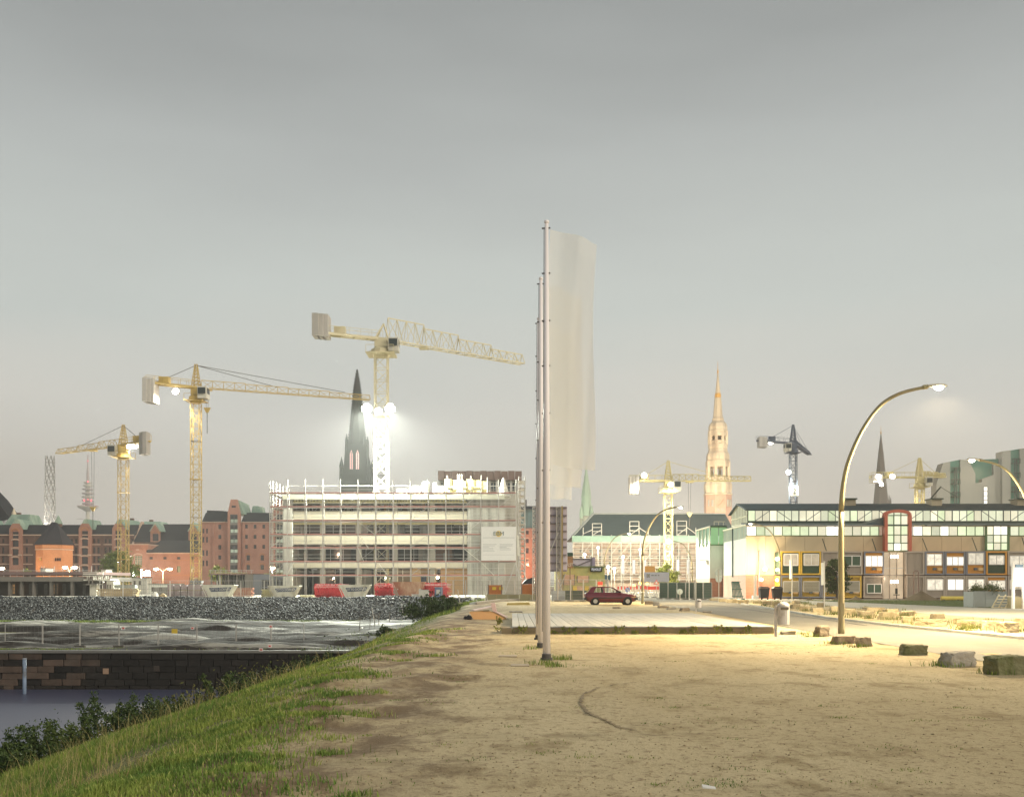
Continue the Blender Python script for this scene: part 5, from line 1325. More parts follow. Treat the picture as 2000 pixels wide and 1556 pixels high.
# copper roofed houses behind the row
for i, (p0, p1, p2, p3, yt, yb, lab) in enumerate([(2, 56, 14, 50, 1003, 1032, 'pale green copper mansard roof behind the brick row at the picture edge'), (226, 262, 238, 250, 1014, 1030, 'small green copper roof peeking over the brick row by the yellow crane'), (268, 320, 276, 306, 1017, 1030, 'low green copper roof above the dark gabled roof')]):
    D2 = 316
    t2 = thing('copper_roofed_house', lab, 'house', (PX((p0 + p1) / 2, D2), D2, 0))
    MB().hexa([(PX(p0, D2), D2, PZ(yb, D2)), (PX(p1, D2), D2, PZ(yb, D2)), (PX(p1, D2), D2 + 12, PZ(yb, D2)), (PX(p0, D2), D2 + 12, PZ(yb, D2)), (PX(p2, D2), D2 + 3, PZ(yt, D2)), (PX(p3, D2), D2 + 3, PZ(yt, D2)), (PX(p3, D2), D2 + 9, PZ(yt, D2)), (PX(p2, D2), D2 + 9, PZ(yt, D2))]).build('roof', COPP, t2)
    MB().box(PX(p0, D2) + .5, PX(p1, D2) - .5, D2 + .5, D2 + 11, 0, PZ(yb, D2)).build('wall', WB, t2)
    MB().box(PX(p2, D2) + 1, PX(p2, D2) + 2, D2 + 4, D2 + 5, PZ(yt, D2), PZ(yt - 4, D2)).build('chimney', WB, t2)
D2 = 320
t2 = thing('dark_gable_house', 'black steep roof at the very edge behind the copper mansard', 'house', (PX(-25, D2), D2, 0))
MB().prism([(PX(-60, D2), PZ(1035, D2)), (PX(20, D2), PZ(1013, D2)), (PX(12, D2), PZ(1002, D2)), (PX(-8, D2), PZ(974, D2)), (PX(-60, D2), PZ(920, D2))], D2, D2 + 8).build('roof', SLATE, t2)
MB().box(PX(-60, D2), PX(10, D2), D2 + .5, D2 + 7, 0, PZ(1030, D2)).build('wall', WB, t2)
MB().lathe(PX(15, D2), D2 + 4, [(.9, PZ(1010, D2)), (.7, PZ(1000, D2)), (.05, PZ(990, D2))], 8).build('turret', CREAM, t2)
t2 = thing('corner_turret', 'small dark turret roof right of the brick kiosk roof', 'turret', (PX(108, 302), 304, PZ(1045, 302)))
MB().lathe(PX(108, 302), 304, [(S(8, 302), PZ(1045, 302)), (S(8, 302), PZ(1022, 302))], 6).build('wall', WB, t2)
MB().lathe(PX(108, 302), 304, [(S(9, 302), PZ(1022, 302)), (.1, PZ(1005, 302))], 6).build('roof', COPP, t2)
# gabled section with dormers and the lower annex
t = thing('gabled_warehouse', 'brick warehouse with a high black roof and two arched dormers', 'warehouse', (PX(330, D), D + 8, 0))
MB().box(wx(262), wx(400), D, D + 12, 0, PZ(1058, D)).build('wall', WB, t)
MB().hexa([(wx(262), D - .5, PZ(1058, D)), (wx(400), D - .5, PZ(1058, D)), (wx(400), D + 12, PZ(1058, D)), (wx(262), D + 12, PZ(1058, D)), (wx(264), D + 5.5, PZ(1023, D + 5)), (wx(400), D + 5.5, PZ(1023, D + 5)), (wx(400), D + 6.5, PZ(1023, D + 5)), (wx(264), D + 6.5, PZ(1023, D + 5))]).build('roof', SLATE, t)
MB().hexa([(wx(262) - .5, D - .6, PZ(1062, D)), (wx(262), D - .6, PZ(1062, D)), (wx(262), D + 12, PZ(1062, D)), (wx(262) - .5, D + 12, PZ(1062, D)), (wx(265) - .5, D + 5.4, PZ(1018, D + 5)), (wx(265), D + 5.4, PZ(1018, D + 5)), (wx(265), D + 6.6, PZ(1018, D + 5)), (wx(265) - .5, D + 6.6, PZ(1018, D + 5))]).build('fire_wall', TRIM, t)
for px in (303.5, 378):
    bwd = lambda q_: PX(q_, DB)
    mb = wall_cells(MB(), bwd(px - 10), bwd(px + 10), PZ(1058, DB), PZ(1036, DB), DB, [(bwd(px - 6), bwd(px + 6), PZ(1056, DB), PZ(1042, DB))], .5)
    mb.prism([(bwd(px - 10), PZ(1036, DB)), (bwd(px + 10), PZ(1036, DB)), (bwd(px), PZ(1026, DB))], DB, DB + .5)
    dm = mb.build('dormer', WBR, t); cuboid('hoist_door', t, bwd(px - 6), bwd(px + 6), DB + .45, DB + .5, PZ(1056, DB), PZ(1042, DB), WDK)
    arch_trim(t, bwd(px - 6), bwd(px + 6), PZ(1042, DB), DB - .1, WBO, S(6, DB))
    MB().hexa([(bwd(px - 11.5), DB - .3, PZ(1037, DB)), (bwd(px + 11.5), DB - .3, PZ(1037, DB)), (bwd(px + 11.5), DB + 6, PZ(1037, DB)), (bwd(px - 11.5), DB + 6, PZ(1037, DB)), (bwd(px - .3), DB - .3, PZ(1020, DB)), (bwd(px + .3), DB - .3, PZ(1020, DB)), (bwd(px + .3), DB + 6, PZ(1020, DB)), (bwd(px - .3), DB + 6, PZ(1020, DB))]).build('copper_hood', COPP, t)
    MB().prism([(bwd(px - 9), PZ(1037, DB)), (bwd(px + 9), PZ(1037, DB)), (bwd(px), PZ(1024, DB))], DB - .45, DB - .32).build('gable', WBR, t)
DA = 284; ax = lambda px: PX(px, DA)
t = thing('brick_annex', 'low red brick annex with a black roof lit by the site floodlight', 'annex', (ax(335), DA + 5, 0))
hl = [(ax(px - 3.2), ax(px + 3.2), PZ(1092, DA), PZ(1087, DA)) for px in (295, 322, 349, 376)] + [(ax(px - 3.4), ax(px + 3.4), PZ(1117, DA), PZ(1105, DA)) for px in (349, 376)] + [(ax(370), ax(392), 0, PZ(1127, DA))]
wall_cells(MB(), ax(284), ax(400), 0, PZ(1079, DA), DA, hl, .4).build('wall', WBR, t)
for i, (a, b_, c, e) in enumerate(hl): cuboid('window' if i < 6 else 'gateway', t, a, b_, DA + .36, DA + .42, c, e, WGR if i in (4, 5) else WDK)
MB().hexa([(ax(283), DA - .5, PZ(1079, DA)), (ax(400), DA - .5, PZ(1079, DA)), (ax(400), DA + 11, PZ(1079, DA)), (ax(283), DA + 11, PZ(1079, DA)), (ax(292), DA + 9, PZ(1055, DA + 9)), (ax(400), DA + 9, PZ(1055, DA + 9)), (ax(400), DA + 10, PZ(1055, DA + 9)), (ax(292), DA + 10, PZ(1055, DA + 9))]).build('roof', M('annex_slate', (.022, .025, .028), .7, .2, .5, (1, 1, 4)), t)
MB().box(ax(283), ax(400), DA - .6, DA - .05, PZ(1081, DA), PZ(1079, DA)).build('eaves', TRIM, t)
for y in (1094, 1123): MB().box(ax(284), ax(400), DA - .12, DA - .01, PZ(y + .5, DA), PZ(y - .5, DA)).build('string_course', WBO, t)
DC = 282; cxp = lambda px: PX(px, DC)
t = thing('brick_corner_tower', 'square brick corner tower with one tall arched window left of the annex', 'brick tower', (cxp(270), DC + 4, 0))
hl = [(cxp(262.5), cxp(277.5), PZ(1103, DC), PZ(1085, DC))]
wall_cells(MB(), cxp(252), cxp(286), 0, PZ(1072, DC), DC, hl, .5).build('wall', WBR, t)
MB().hexa([(cxp(251), DC - .1, PZ(1072, DC)), (cxp(287), DC - .1, PZ(1072, DC)), (cxp(287), DC + 8, PZ(1072, DC)), (cxp(251), DC + 8, PZ(1072, DC)), (cxp(248), DC - .8, PZ(1064, DC)), (cxp(291), DC - .8, PZ(1064, DC)), (cxp(291), DC + 8, PZ(1064, DC)), (cxp(248), DC + 8, PZ(1064, DC))]).build('flared_cornice', WBR, t)
MB().box(cxp(247), cxp(292), DC - .9, DC + 8, PZ(1064, DC), PZ(1062, DC)).build('coping', TRIM, t)
window(t, *hl[0], DC + .4, WGR, TRIM, 3, 4); arch_trim(t, cxp(262.5), cxp(277.5), PZ(1085, DC), DC - .1, TRIM, S(4, DC))
cuboid('plaque', t, cxp(266), cxp(272), DC - .12, DC - .02, PZ(1074.5, DC), PZ(1070.5, DC), TRIM)
# hexagonal brick kiosk with a pyramid roof
D = 255; cx = PX(91, D); r = S(31.5, D) / math.cos(math.pi / 6) * .93
t = thing('brick_kiosk', 'orange brick hexagonal pump house with a steep dark pyramid roof', 'pump house', (cx, D + r, 0))
MB().lathe(cx, D + r, [(r, 0), (r, PZ(1071, D)), (r * 1.04, PZ(1070, D)), (r * 1.04, PZ(1063, D))], 6, math.pi / 6 - .22).build('wall', WBO, t)
MB().lathe(cx, D + r, [(r * 1.045, PZ(1073, D)), (r * 1.06, PZ(1072.4, D)), (r * 1.045, PZ(1071, D))], 6, math.pi / 6 - .22).build('cornice', TRIM, t)
ro = MB(); ring = [(cx + r * 1.12 * math.cos(math.pi / 3 * k + math.pi / 6 - .22), D + r + r * 1.12 * math.sin(math.pi / 3 * k + math.pi / 6 - .22), PZ(1062.5, D)) for k in range(6)]
ro.add(ring + [(PX(86, D), D + r, PZ(1017, D)), (PX(97, D), D + r, PZ(1018.5, D))], [(0, 1, 7), (1, 2, 6, 7), (2, 3, 6), (3, 4, 6), (4, 5, 7, 6), (5, 0, 7), (5, 4, 3, 2, 1, 0)])
ro.build('roof', M('kiosk_slate', (.02, .02, .027), .7, .15, .5), t)
for px in (77, 86): cuboid('window', t, PX(px - 2, D), PX(px + 2, D), D - .06 + r * .11, D + r * .14, PZ(1094, D), PZ(1089, D), M('kiosk_shutter', (.30, .2, .06), .7))
MB().box(PX(72, D), PX(90, D), D + r * .08, D + r * .12, PZ(1087.6, D), PZ(1087, D)).build('lintel', TRIM, t)
for px in (106, 110, 114): cuboid('slit_window', t, PX(px - .6, D), PX(px + .6, D), D + r * .14, D + r * .3, PZ(1095, D), PZ(1089, D), WDK)
# red warehouse with glazed stair bays
D = 262; rx = lambda px: PX(px, D)
t = thing('red_warehouse', 'tall red brick warehouse with a glazed stair bay and trapezoid gable', 'warehouse', (rx(470), D + 8, 0))
hl = []
for px in (397, 404): hl += [(rx(px - 1.9), rx(px + 1.9), PZ(y1, D), PZ(y0, D)) for y0, y1 in ((1032, 1041), (1048, 1059), (1074, 1085), (1094, 1105))]
for px in (429,): hl += [(rx(px - 3), rx(px + 3), PZ(y1, D), PZ(y0, D)) for y0, y1 in ((1024, 1033), (1044, 1052), (1064, 1072.5), (1084, 1092))]
for px in (481, 498, 515): hl += [(rx(px - 2.8), rx(px + 2.8), PZ(y1, D), PZ(y0, D)) for y0, y1 in ((1024, 1031.5), (1044, 1051.5), (1063.5, 1071))]
for px in (484.5, 512): hl += [(rx(px - 3.4), rx(px + 3.4), PZ(y1, D), PZ(y0, D)) for y0, y1 in ((1084, 1094), (1103, 1112))]
wall_cells(MB(), rx(392), rx(575), 0, PZ(1018.5, D), D, hl, .35).build('wall', WBR, t)
for (a, b_, c, e) in hl: cuboid('window', t, a, b_, D + .32, D + .38, c, e, WDK)
for px in (484.5, 512):
    for y in (1084, 1103): arch_trim(t, rx(px - 3.4), rx(px + 3.4), PZ(y, D), D - .05, WBO, S(3.4, D), .25)
for p0, p1 in ((395, 440), (472, 575)):
    MB().hexa([(rx(p0), D - .4, PZ(1019, D)), (rx(p1), D - .4, PZ(1019, D)), (rx(p1), D + 14, PZ(1019, D)), (rx(p0), D + 14, PZ(1019, D)), (rx(p0), D + 3, PZ(1001, D + 3)), (rx(p1), D + 3, PZ(1001, D + 3)), (rx(p1), D + 11, PZ(1001, D + 3)), (rx(p0), D + 11, PZ(1001, D + 3))]).build('roof', SLATE, t)
MB().prism([(rx(395), PZ(1001, D)), (rx(444), PZ(1001, D)), (rx(438), PZ(996.5, D)), (rx(425), PZ(995, D)), (rx(395), PZ(994, D))], D + 4, D + 9).build('upper_roof', SLATE, t)
for px in (417, 476): MB().box(rx(px) - .25, rx(px) + .25, D - .3, D - .01, 0, PZ(1020, D)).build('pilaster', WBR, t)
MB().box(rx(392), rx(575), D - .45, D - .02, PZ(1020, D), PZ(1018.6, D)).build('eaves', TRIM, t)
for cpx, DD in ((456.5, D - 1.2), (545, D - 1.0)):
    bx = lambda q_: PX(cpx + q_, DD)
    hl = [(bx(-7.5), bx(7.5), PZ(1140, DD), PZ(1004, DD))]
    mb = wall_cells(MB(), bx(-12), bx(12), 0, PZ(1002, DD), DD, hl, .6)
    mb.prism([(bx(-12), PZ(1002, DD)), (bx(12), PZ(1002, DD)), (bx(6), PZ(975, DD)), (bx(-6), PZ(975, DD))], DD, DD + 1)
    for s in (-12, 12): mb.add([(bx(s), DD, 0), (bx(s), D + .1, 0), (bx(s), D + .1, PZ(1002, DD)), (bx(s), DD, PZ(1002, DD))], [(0, 1, 2, 3)])
    mb.build('stair_bay', WBR, t)
    for k in range(7):
        y0 = 1005 + k * 19.6
        if y0 > 1125: break
        cuboid('spandrel', t, bx(-7.5), bx(7.5), DD + .2, DD + .5, PZ(y0 + 19.6, DD), PZ(y0 + 15.4, DD), M('bay_spandrel', (.16, .155, .14), .7))
        window(t, bx(-7.5), bx(7.5), PZ(y0 + 8, DD), PZ(y0, DD), DD + .35, WDK, M('bay_frame', (.05, .05, .05), .6), 2, 1, .18)
        window(t, bx(-7.5), bx(7.5), PZ(y0 + 15.4, DD), PZ(y0 + 8, DD), DD + .35, GLOW('stair_light', (.75, .88, .62), .42, .2), M('bay_frame', (.05, .05, .05), .6), 2, 1, .18)
    cuboid('gable_opening', t, bx(-4), bx(4), DD - .05, DD + .3, PZ(991, DD), PZ(987, DD), WDK)
    MB().hexa([(bx(-6), DD + 1, PZ(1003, DD)), (bx(18), DD + 1, PZ(1003, DD)), (bx(18), DD + 9, PZ(1003, DD)), (bx(-6), DD + 9, PZ(1003, DD)), (bx(-5), DD + 1, PZ(976, DD)), (bx(8), DD + 1, PZ(976, DD)), (bx(12), DD + 9, PZ(980, DD)), (bx(-5), DD + 9, PZ(980, DD))]).build('copper_hood', COPP, t)
for p0, p1, q0, q1, yt in ((478, 497, 481, 491, 984), (490, 502, 493, 500, 986)):
    MB().hexa([(rx(p0), D + 6, PZ(1002, D)), (rx(p1), D + 6, PZ(1002, D)), (rx(p1), D + 10, PZ(1002, D)), (rx(p0), D + 10, PZ(1002, D)), (rx(q0), D + 6.5, PZ(yt, D)), (rx(q1), D + 6.5, PZ(yt, D)), (rx(q1), D + 9, PZ(yt, D)), (rx(q0), D + 9, PZ(yt, D))]).build('copper_dormer', COPP, t)
# brick building showing right of the scaffold
D = 240; rx = lambda px: PX(px, D)
t = thing('copper_capped_building', 'brick building with a streaked green copper cap right of the scaffold', 'building', (rx(1036), D + 6, 0))
MB().box(rx(1016), rx(1062), D, D + 10, 0, PZ(1031, D)).build('wall', WBR, t)
MB().box(rx(1017), rx(1061), D + .3, D + 9.5, PZ(1031, D), PZ(994, D)).build('copper_storey', M('streaked_copper', (.10, .19, .20), .7, .8, 1.2, (3, 3, .25), dirt=(.05, .09, .10), dscale=2), t)
MB().hexa([(rx(1014), D - .6, PZ(994, D)), (rx(1064), D - .6, PZ(994, D)), (rx(1064), D + 11, PZ(994, D)), (rx(1014), D + 11, PZ(994, D)), (rx(1020), D + 3, PZ(986, D)), (rx(1058), D + 3, PZ(986, D)), (rx(1058), D + 8, PZ(986, D)), (rx(1020), D + 8, PZ(986, D))]).build('roof', SLATE, t)
MB().box(rx(1026), rx(1029), D + 2, D + 3, PZ(988, D), PZ(974, D)).build('chimney', M('chimney_dark', (.06, .055, .05), .8), t)
for px, y0, y1 in ((1030, 1036, 1043), (1042, 1036, 1043), (1030, 1052, 1060), (1042, 1052, 1060), (1030, 1070, 1080), (1042, 1070, 1080), (1030, 1092, 1104)):
    cuboid('window', t, rx(px - 2.5), rx(px + 2.5), D - .06, D + .1, PZ(y1, D), PZ(y0, D), WDK); arch_trim(t, rx(px - 2.5), rx(px + 2.5), PZ(y0, D), D - .08, TRIM, S(2, D), .25)
light('street_glow', (rx(1035), D - 9, 6), 6000, (1.0, .45, .25), t, .3)
# ------------------------------------------------------------------ the scaffolded new building
D = 149.0; bx = lambda px: PX(px, D); bzf = lambda py: PZ(py, D)
CON = M('raw_concrete', (.50, .475, .41), .85, .18, .35, (1, 1, .6), rand=.06, dirt=(.29, .27, .22), dscale=.3)
CONG = M('board_marked_concrete', (.47, .445, .385), .85, .2, .5, (3, 3, .3), rand=.08, dirt=(.25, .235, .20), dscale=.4)
PRE = M('precast_panel', (.52, .465, .35), .8, .1, .4, rand=.05)
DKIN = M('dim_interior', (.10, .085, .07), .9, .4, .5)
OPL = M('formwork_ply', (.55, .35, .17), .75, .2, .6, rand=.1)
YFW = M('yellow_formwork', (.62, .55, .28), .7, .15, 1, rand=.08)
STEEL = M('galvanised_tube', (.50, .48, .45), .45, .12, 2, metal=.3, rand=.15)
PINKB = M('red_toeboard', (.36, .17, .15), .8, .2, .8, rand=.15)
nb = thing('new_building', 'four storey concrete office shell under construction wrapped in scaffolding', 'building', (bx(765), D + 8, 0))
# shear walls
for p0, p1, nm in ((553, 572, 'end_wall'), (913, 986, 'stair_wall')):
    for k, (y0, y1) in enumerate(((1162, 1123), (1123, 1097), (1097, 1070), (1070, 1044), (1044, 1017), (1017, 990), (990, 968))):
        seg = 1 if p1 - p0 < 30 else 3
        for s in range(seg):
            a, b_ = p0 + (p1 - p0) * s / seg, p0 + (p1 - p0) * (s + 1) / seg
            cuboid('concrete_panel', nb, bx(a) + .012, bx(b_) - .012, D - .2 + random.uniform(0, .012), D + .25, max(0, bzf(y0)) + .012, bzf(y1) - .012, CONG)
    cuboid(nm, nb, bx(p0) + .05, bx(p1) - .05, D + .02, D + 14, 0, bzf(968), CON)
# columns, slabs, parapet panels
for px in (629, 700, 771, 844):
    cuboid('column', nb, bx(px - 5), bx(px + 5), D + .3, D + .95, 0, bzf(972), CON)
for (zb, zt) in ((3.95, 4.35), (7.35, 7.75), (10.9, 11.3), (14.0, 14.45)):
    cuboid('floor_slab', nb, bx(572), bx(914), D + .25, D + 14, zb, zt, CON)
for (y0, y1) in ((1108, 1097), (1062, 1045), (1014, 998)):
    for k in range(10):
        a, b_ = 573 + 33.9 * k, 573 + 33.9 * (k + 1)
        cuboid('parapet_panel', nb, bx(a) + .01, bx(b_) - .01, D - .15, D + .2, bzf(y0), bzf(y1), PRE)
cuboid('roof_edge', nb, bx(553), bx(986), D - .3, D + .2, bzf(975), bzf(966), M('roof_edge', (.55, .53, .42), .8, .15, .6))
for k in range(5): cuboid('formwork_beam', nb, bx(573 + 68 * k), bx(640 + 68 * k), D - .1, D + .25, bzf(983), bzf(979), YFW)
fj = MB()
for k in range(58): fj.box(bx(575 + 5.8 * k), bx(578 + 5.8 * k), D - .2, D + 2.0, bzf(979), bzf(975.6))
stuff(fj.build('formwork_joists', YFW, nb))
for k in range(5): cuboid('formwork_beam', nb, bx(573 + 68 * k), bx(640 + 68 * k), D + .0, D + .4, bzf(1024), bzf(1020.5), YFW)
# inner walls seen through the open storeys
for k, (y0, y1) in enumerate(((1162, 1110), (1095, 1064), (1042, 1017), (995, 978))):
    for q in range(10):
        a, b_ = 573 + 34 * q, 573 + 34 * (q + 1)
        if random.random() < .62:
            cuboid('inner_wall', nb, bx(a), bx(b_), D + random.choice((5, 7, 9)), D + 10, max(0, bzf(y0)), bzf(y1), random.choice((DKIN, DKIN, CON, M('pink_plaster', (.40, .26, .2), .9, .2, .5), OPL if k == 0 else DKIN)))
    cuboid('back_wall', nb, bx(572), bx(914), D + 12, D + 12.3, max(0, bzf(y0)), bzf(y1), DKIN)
    for q in range(15):
        px = 578 + q * 23 + random.uniform(-6, 6); rod('steel_prop', nb, (bx(px), D + 1.6, max(0, bzf(y0))), (bx(px), D + 1.6, bzf(y1)), .05, STEEL)
    if k == 3:
        for q in range(12):
            px = 585 + q * 28; rod('prop_brace', nb, (bx(px), D + 1.2, bzf(995)), (bx(px + 16), D + 1.2, bzf(978)), .04, STEEL); rod('prop_brace', nb, (bx(px + 16), D + 1.25, bzf(995)), (bx(px), D + 1.25, bzf(978)), .04, STEEL)
    for q in range(8):
        px = 590 + q * 40 + random.uniform(-8, 8)
        if random.random() < .6: cuboid('door_leaf', nb, bx(px - 3), bx(px + 3), D + 3, D + 3.1, max(0, bzf(y0)), bzf(y0 - 17), random.choice((CON, OPL, DKIN)))
for p0, p1, nm in ((860, 887, 'plywood_hoarding'), (887, 914, 'plywood_hoarding'), (803, 820, 'plywood_hoarding')):
    cuboid(nm, nb, bx(p0) + .02, bx(p1) - .02, D + .4, D + .45, 0, bzf(1108), OPL)
cuboid('plywood_hoarding', nb, bx(820), bx(846), D + 1.2, D + 1.25, 0, bzf(1110), OPL)
window(nb, bx(820), bx(846), bzf(1142), bzf(1120), D + 1.1, M('blue_night_pane', (.03, .04, .06), .15, .2), OPL, 2, 1, .12)
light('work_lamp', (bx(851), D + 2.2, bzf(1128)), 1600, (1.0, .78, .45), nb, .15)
wl1 = MB().lathe(bx(852), D + 2.6, [(.1, bzf(1130)), (.3, bzf(1127)), (.1, bzf(1123))], 10).build('work_lamp_globe', GLOW('work_globe', (1.0, .85, .55), 14, .05), nb)
light('work_lamp', (bx(640), D + 5, 2.5), 500, (1.0, .7, .5), nb, .06); light('work_lamp', (bx(745), D + 5, 2.5), 500, (.85, 1.0, .7), nb, .15); light('work_lamp', (bx(660), D + 5, 9.2), 300, (1.0, .75, .6), nb, .15)
light('work_lamp', (bx(650), D + 5, 6.0), 300, (1.0, .7, .55), nb, .15)
# things on the roof
ROOFZ = 14.45
RW = M('roof_white', (.68, .66, .58), .7, .1, 1)
t = thing('formwork_stack', 'stack of pale yellow formwork panels on the roof of the new building', 'formwork', (bx(910), D + 6, ROOFZ))
for k in range(6):
    p0 = 868 + 14 * k; cuboid('panel', t, PX(p0, D + 5) + .02, PX(p0 + 13.6, D + 5), D + 5 + (k % 2) * .2, D + 5.3 + (k % 2) * .2, ROOFZ, PZ(935 + (k % 3) * 2, D + 5), YFW)
    for z in (.8, 1.6): cuboid('waling', t, PX(p0, D + 5), PX(p0 + 13.6, D + 5), D + 4.8, D + 4.95, ROOFZ + z, ROOFZ + z + .15, YFW)
for px, y in ((874, 929), (898, 926), (920, 930), (940, 928), (952, 932)): rod('prop', t, (PX(px, D + 5), D + 4.7, ROOFZ), (PX(px, D + 5), D + 4.7, PZ(y, D + 5)), .07, RW)
t = thing('roof_ladder', 'white ladder section standing against the formwork stack on the roof', 'ladder', (PX(898, D + 4), D + 4, ROOFZ))
for px in (894, 902): rod('stile', t, (PX(px, D + 4), D + 4, ROOFZ), (PX(px, D + 4), D + 4, PZ(926, D + 4)), .08, RW)
for k in range(6): rod('rung', t, (PX(894, D + 4), D + 4, ROOFZ + .3 + k * .4), (PX(902, D + 4), D + 4, ROOFZ + .3 + k * .4), .05, RW)
t = thing('water_tank', 'white upright cylinder tank on the roof of the new building', 'tank', (PX(832, D + 5), D + 5, ROOFZ))
MB().lathe(PX(832, D + 5), D + 5, [(S(8, D), ROOFZ), (S(8, D), PZ(944, D + 5)), (S(6.5, D), PZ(941, D + 5)), (S(2, D), PZ(940, D + 5))], 18).build('shell', RW, t); MB().lathe(PX(832, D + 5), D + 5, [(S(8.4, D), PZ(950, D + 5)), (S(8.4, D), PZ(949, D + 5))], 18).build('hoop', STEEL, t)
for i, (p0, p1, y, lab) in enumerate([(800, 822, 952, 'low white crate on the roof left of the tank'), (846, 853, 943, 'narrow white locker on the roof right of the tank'), (855, 866, 949, 'small slatted white box on the roof before the formwork'), (775, 797, 955, 'flat white packet of boards on the roof by the crane mast')]):
    t = thing('roof_crate', lab, 'crate', (PX((p0 + p1) / 2, D + 4), D + 4, ROOFZ))
    cuboid('box', t, PX(p0, D + 4), PX(p1, D + 4), D + 3.5, D + 4.6, ROOFZ, PZ(y, D + 4), RW)
    for z in (.25, .55): cuboid('slat', t, PX(p0, D + 4) - .03, PX(p1, D + 4) + .03, D + 3.44, D + 3.49, ROOFZ + z, ROOFZ + z + .1, YFW)
t = thing('tarpaulin_cone', 'pale tarpaulin draped into a cone on the roof corner', 'tarpaulin', (PX(983, D + 3), D + 3, ROOFZ))
MB().lathe(PX(983, D + 3), D + 3, [(1.1, ROOFZ), (.7, ROOFZ + 1.0), (.2, PZ(935, D + 3)), (.05, PZ(932, D + 3))], 9).build('sheet', RW, t)
for s in (-13, -8, 7): rod('prop', t, (PX(983 + s, D + 3), D + 2.6, ROOFZ), (PX(983, D + 3), D + 2.8, PZ(936, D + 3)), .07, RW)
# set-back block behind
D2 = 168; sx = lambda px: PX(px, D2)
t = thing('set_back_storey', 'brown topped upper storey block behind the roof of the new building', 'building', (sx(938), D2 + 5, 0))
BRN = M('brown_cladding', (.20, .14, .12), .8, .25, .4, rand=.05)
cuboid('core', t, sx(860), sx(1018), D2 + 1, D2 + 12, 0, PZ(938, D2), CON)
for k in range(12): cuboid('cladding_panel', t, sx(855 + 13.7 * k) + .03, sx(855 + 13.7 * (k + 1)) - .03, D2, D2 + 11, PZ(937, D2), PZ(919 + (k % 2) * .7, D2), BRN)
for k in range(11):
    window(t, sx(860 + 14 * k), sx(871 + 14 * k), PZ(958, D2), PZ(941, D2), D2 + .9, M('dim_blue_pane', (.06, .075, .09), .2, .3), CON, 2, 1, .12)
for k in range(12): cuboid('mullion', t, sx(856 + 14 * k), sx(860 + 14 * k), D2 + .4, D2 + 1.0, PZ(960, D2), PZ(938, D2), STEEL)
# ------------------------------------------------------------------ main scaffold
Ds = 147.0; fx = lambda px, d_=Ds: PX(px, d_); fz = lambda py: PZ(py, Ds)
sc = thing('facade_scaffold', 'steel tube scaffold with red toe boards across the whole new building', 'scaffold', (fx(770), Ds, 0))
lev = [1123.5, 1097, 1070, 1044, 1017, 990, 963]
xs = [527 + 34.35 * k for k in range(15)]
WSC = M('scaffold_board', (.45, .41, .36), .8, .2, 2, (.5, 2, 1), rand=.2)
for i, px in enumerate(xs):
    top = 936 if i > 0 else 940
    x = fx(px)
    rod('standard', sc, (x, Ds, 0), (x, Ds, fz(top)), .065, STEEL); rod('standard', sc, (x, Ds + 1.0, 0), (x, Ds + 1.0, fz(963)), .055, STEEL)
    MB().box(x - .15, x + .15, Ds - .15, Ds + .15, -.01, .03).build('base_plate', STEEL, sc)
    for y in lev: rod('transom', sc, (x, Ds, fz(y)), (x, Ds + 1.0, fz(y)), .045, STEEL)
for y in lev:
    z = fz(y)
    for i in range(14):
        a, b_ = fx(xs[i]), fx(xs[i + 1])
        cuboid('deck_board', sc, a + .02, b_ - .02, Ds + .05, Ds + .95, z - .05 + random.uniform(-.012, .012), z, WSC)
        cuboid('toe_board', sc, a + .03, b_ - .03, Ds - .04, Ds, z, z + .16, PINKB)
        rod('ledger', sc, (a, Ds - .03, z - .12), (b_, Ds - .03, z - .12), .05, STEEL)
        for dz_ in (.55, 1.05):
            if i < 12 or y > 1100 or y < 1020: rod('guard_rail', sc, (a, Ds - .05, z + dz_), (b_, Ds - .05, z + dz_), .034, STEEL)
for i in (0, 5, 5, 8, 11, 13):
    for k, y in enumerate(lev[:-1]):
        if (i + k) % 2 == 0: rod('brace', sc, (fx(xs[i]), Ds - .09, fz(y)), (fx(xs[i + 1]), Ds - .09, fz(lev[k + 1])), .04, STEEL)
for k, (x0, y0, x1, y1) in enumerate([(699, 1044, 720, 1070), (700, 1070, 710, 1095), (699, 1018, 733, 1044), (560, 1123, 575, 1097), (905, 1070, 939, 1097), (939, 1097, 965, 1123), (740, 1100, 757, 1123)]):
    rod('diagonal_tube', sc, (fx(x0), Ds - .12, fz(y0)), (fx(x1), Ds - .12, fz(y1)), .05, RW)
# returning side of the scaffold and its upper guard rails on the left, stair tower on the right
for k in range(9):
    d_ = Ds + 1.0 + k * 2.2; x = fx(527) + .2
    rod('side_standard', sc, (x, d_, 0), (x, d_, fz(938)), .06, RW)
    for y in lev:
        if k < 8: cuboid('side_deck_board', sc, x - .5, x + .4, d_ + .02, d_ + 2.18, fz(y) - .05, fz(y), WSC); rod('side_guard_rail', sc, (x - .5, d_, fz(y) + 1.0), (x - .5, d_ + 2.2, fz(y) + 1.0), .035, STEEL)
for k in range(12):
    px = 556 + k * 34.35; rod('roof_post', sc, (PX(px, Ds + 13), Ds + 13, 14.4), (PX(px, Ds + 13), Ds + 13, 16.0), .06, RW)
for z in (15.2, 15.9): rod('roof_rail', sc, (PX(556, Ds + 13), Ds + 13, z), (PX(934, Ds + 13), Ds + 13, z), .035, RW)
x = fx(1013)
for d_ in (Ds, Ds + 2, Ds + 4.5):
    for xx_ in (x, x + .9): rod('stair_standard', sc, (xx_, d_, 0), (xx_, d_, fz(930)), .07, STEEL)
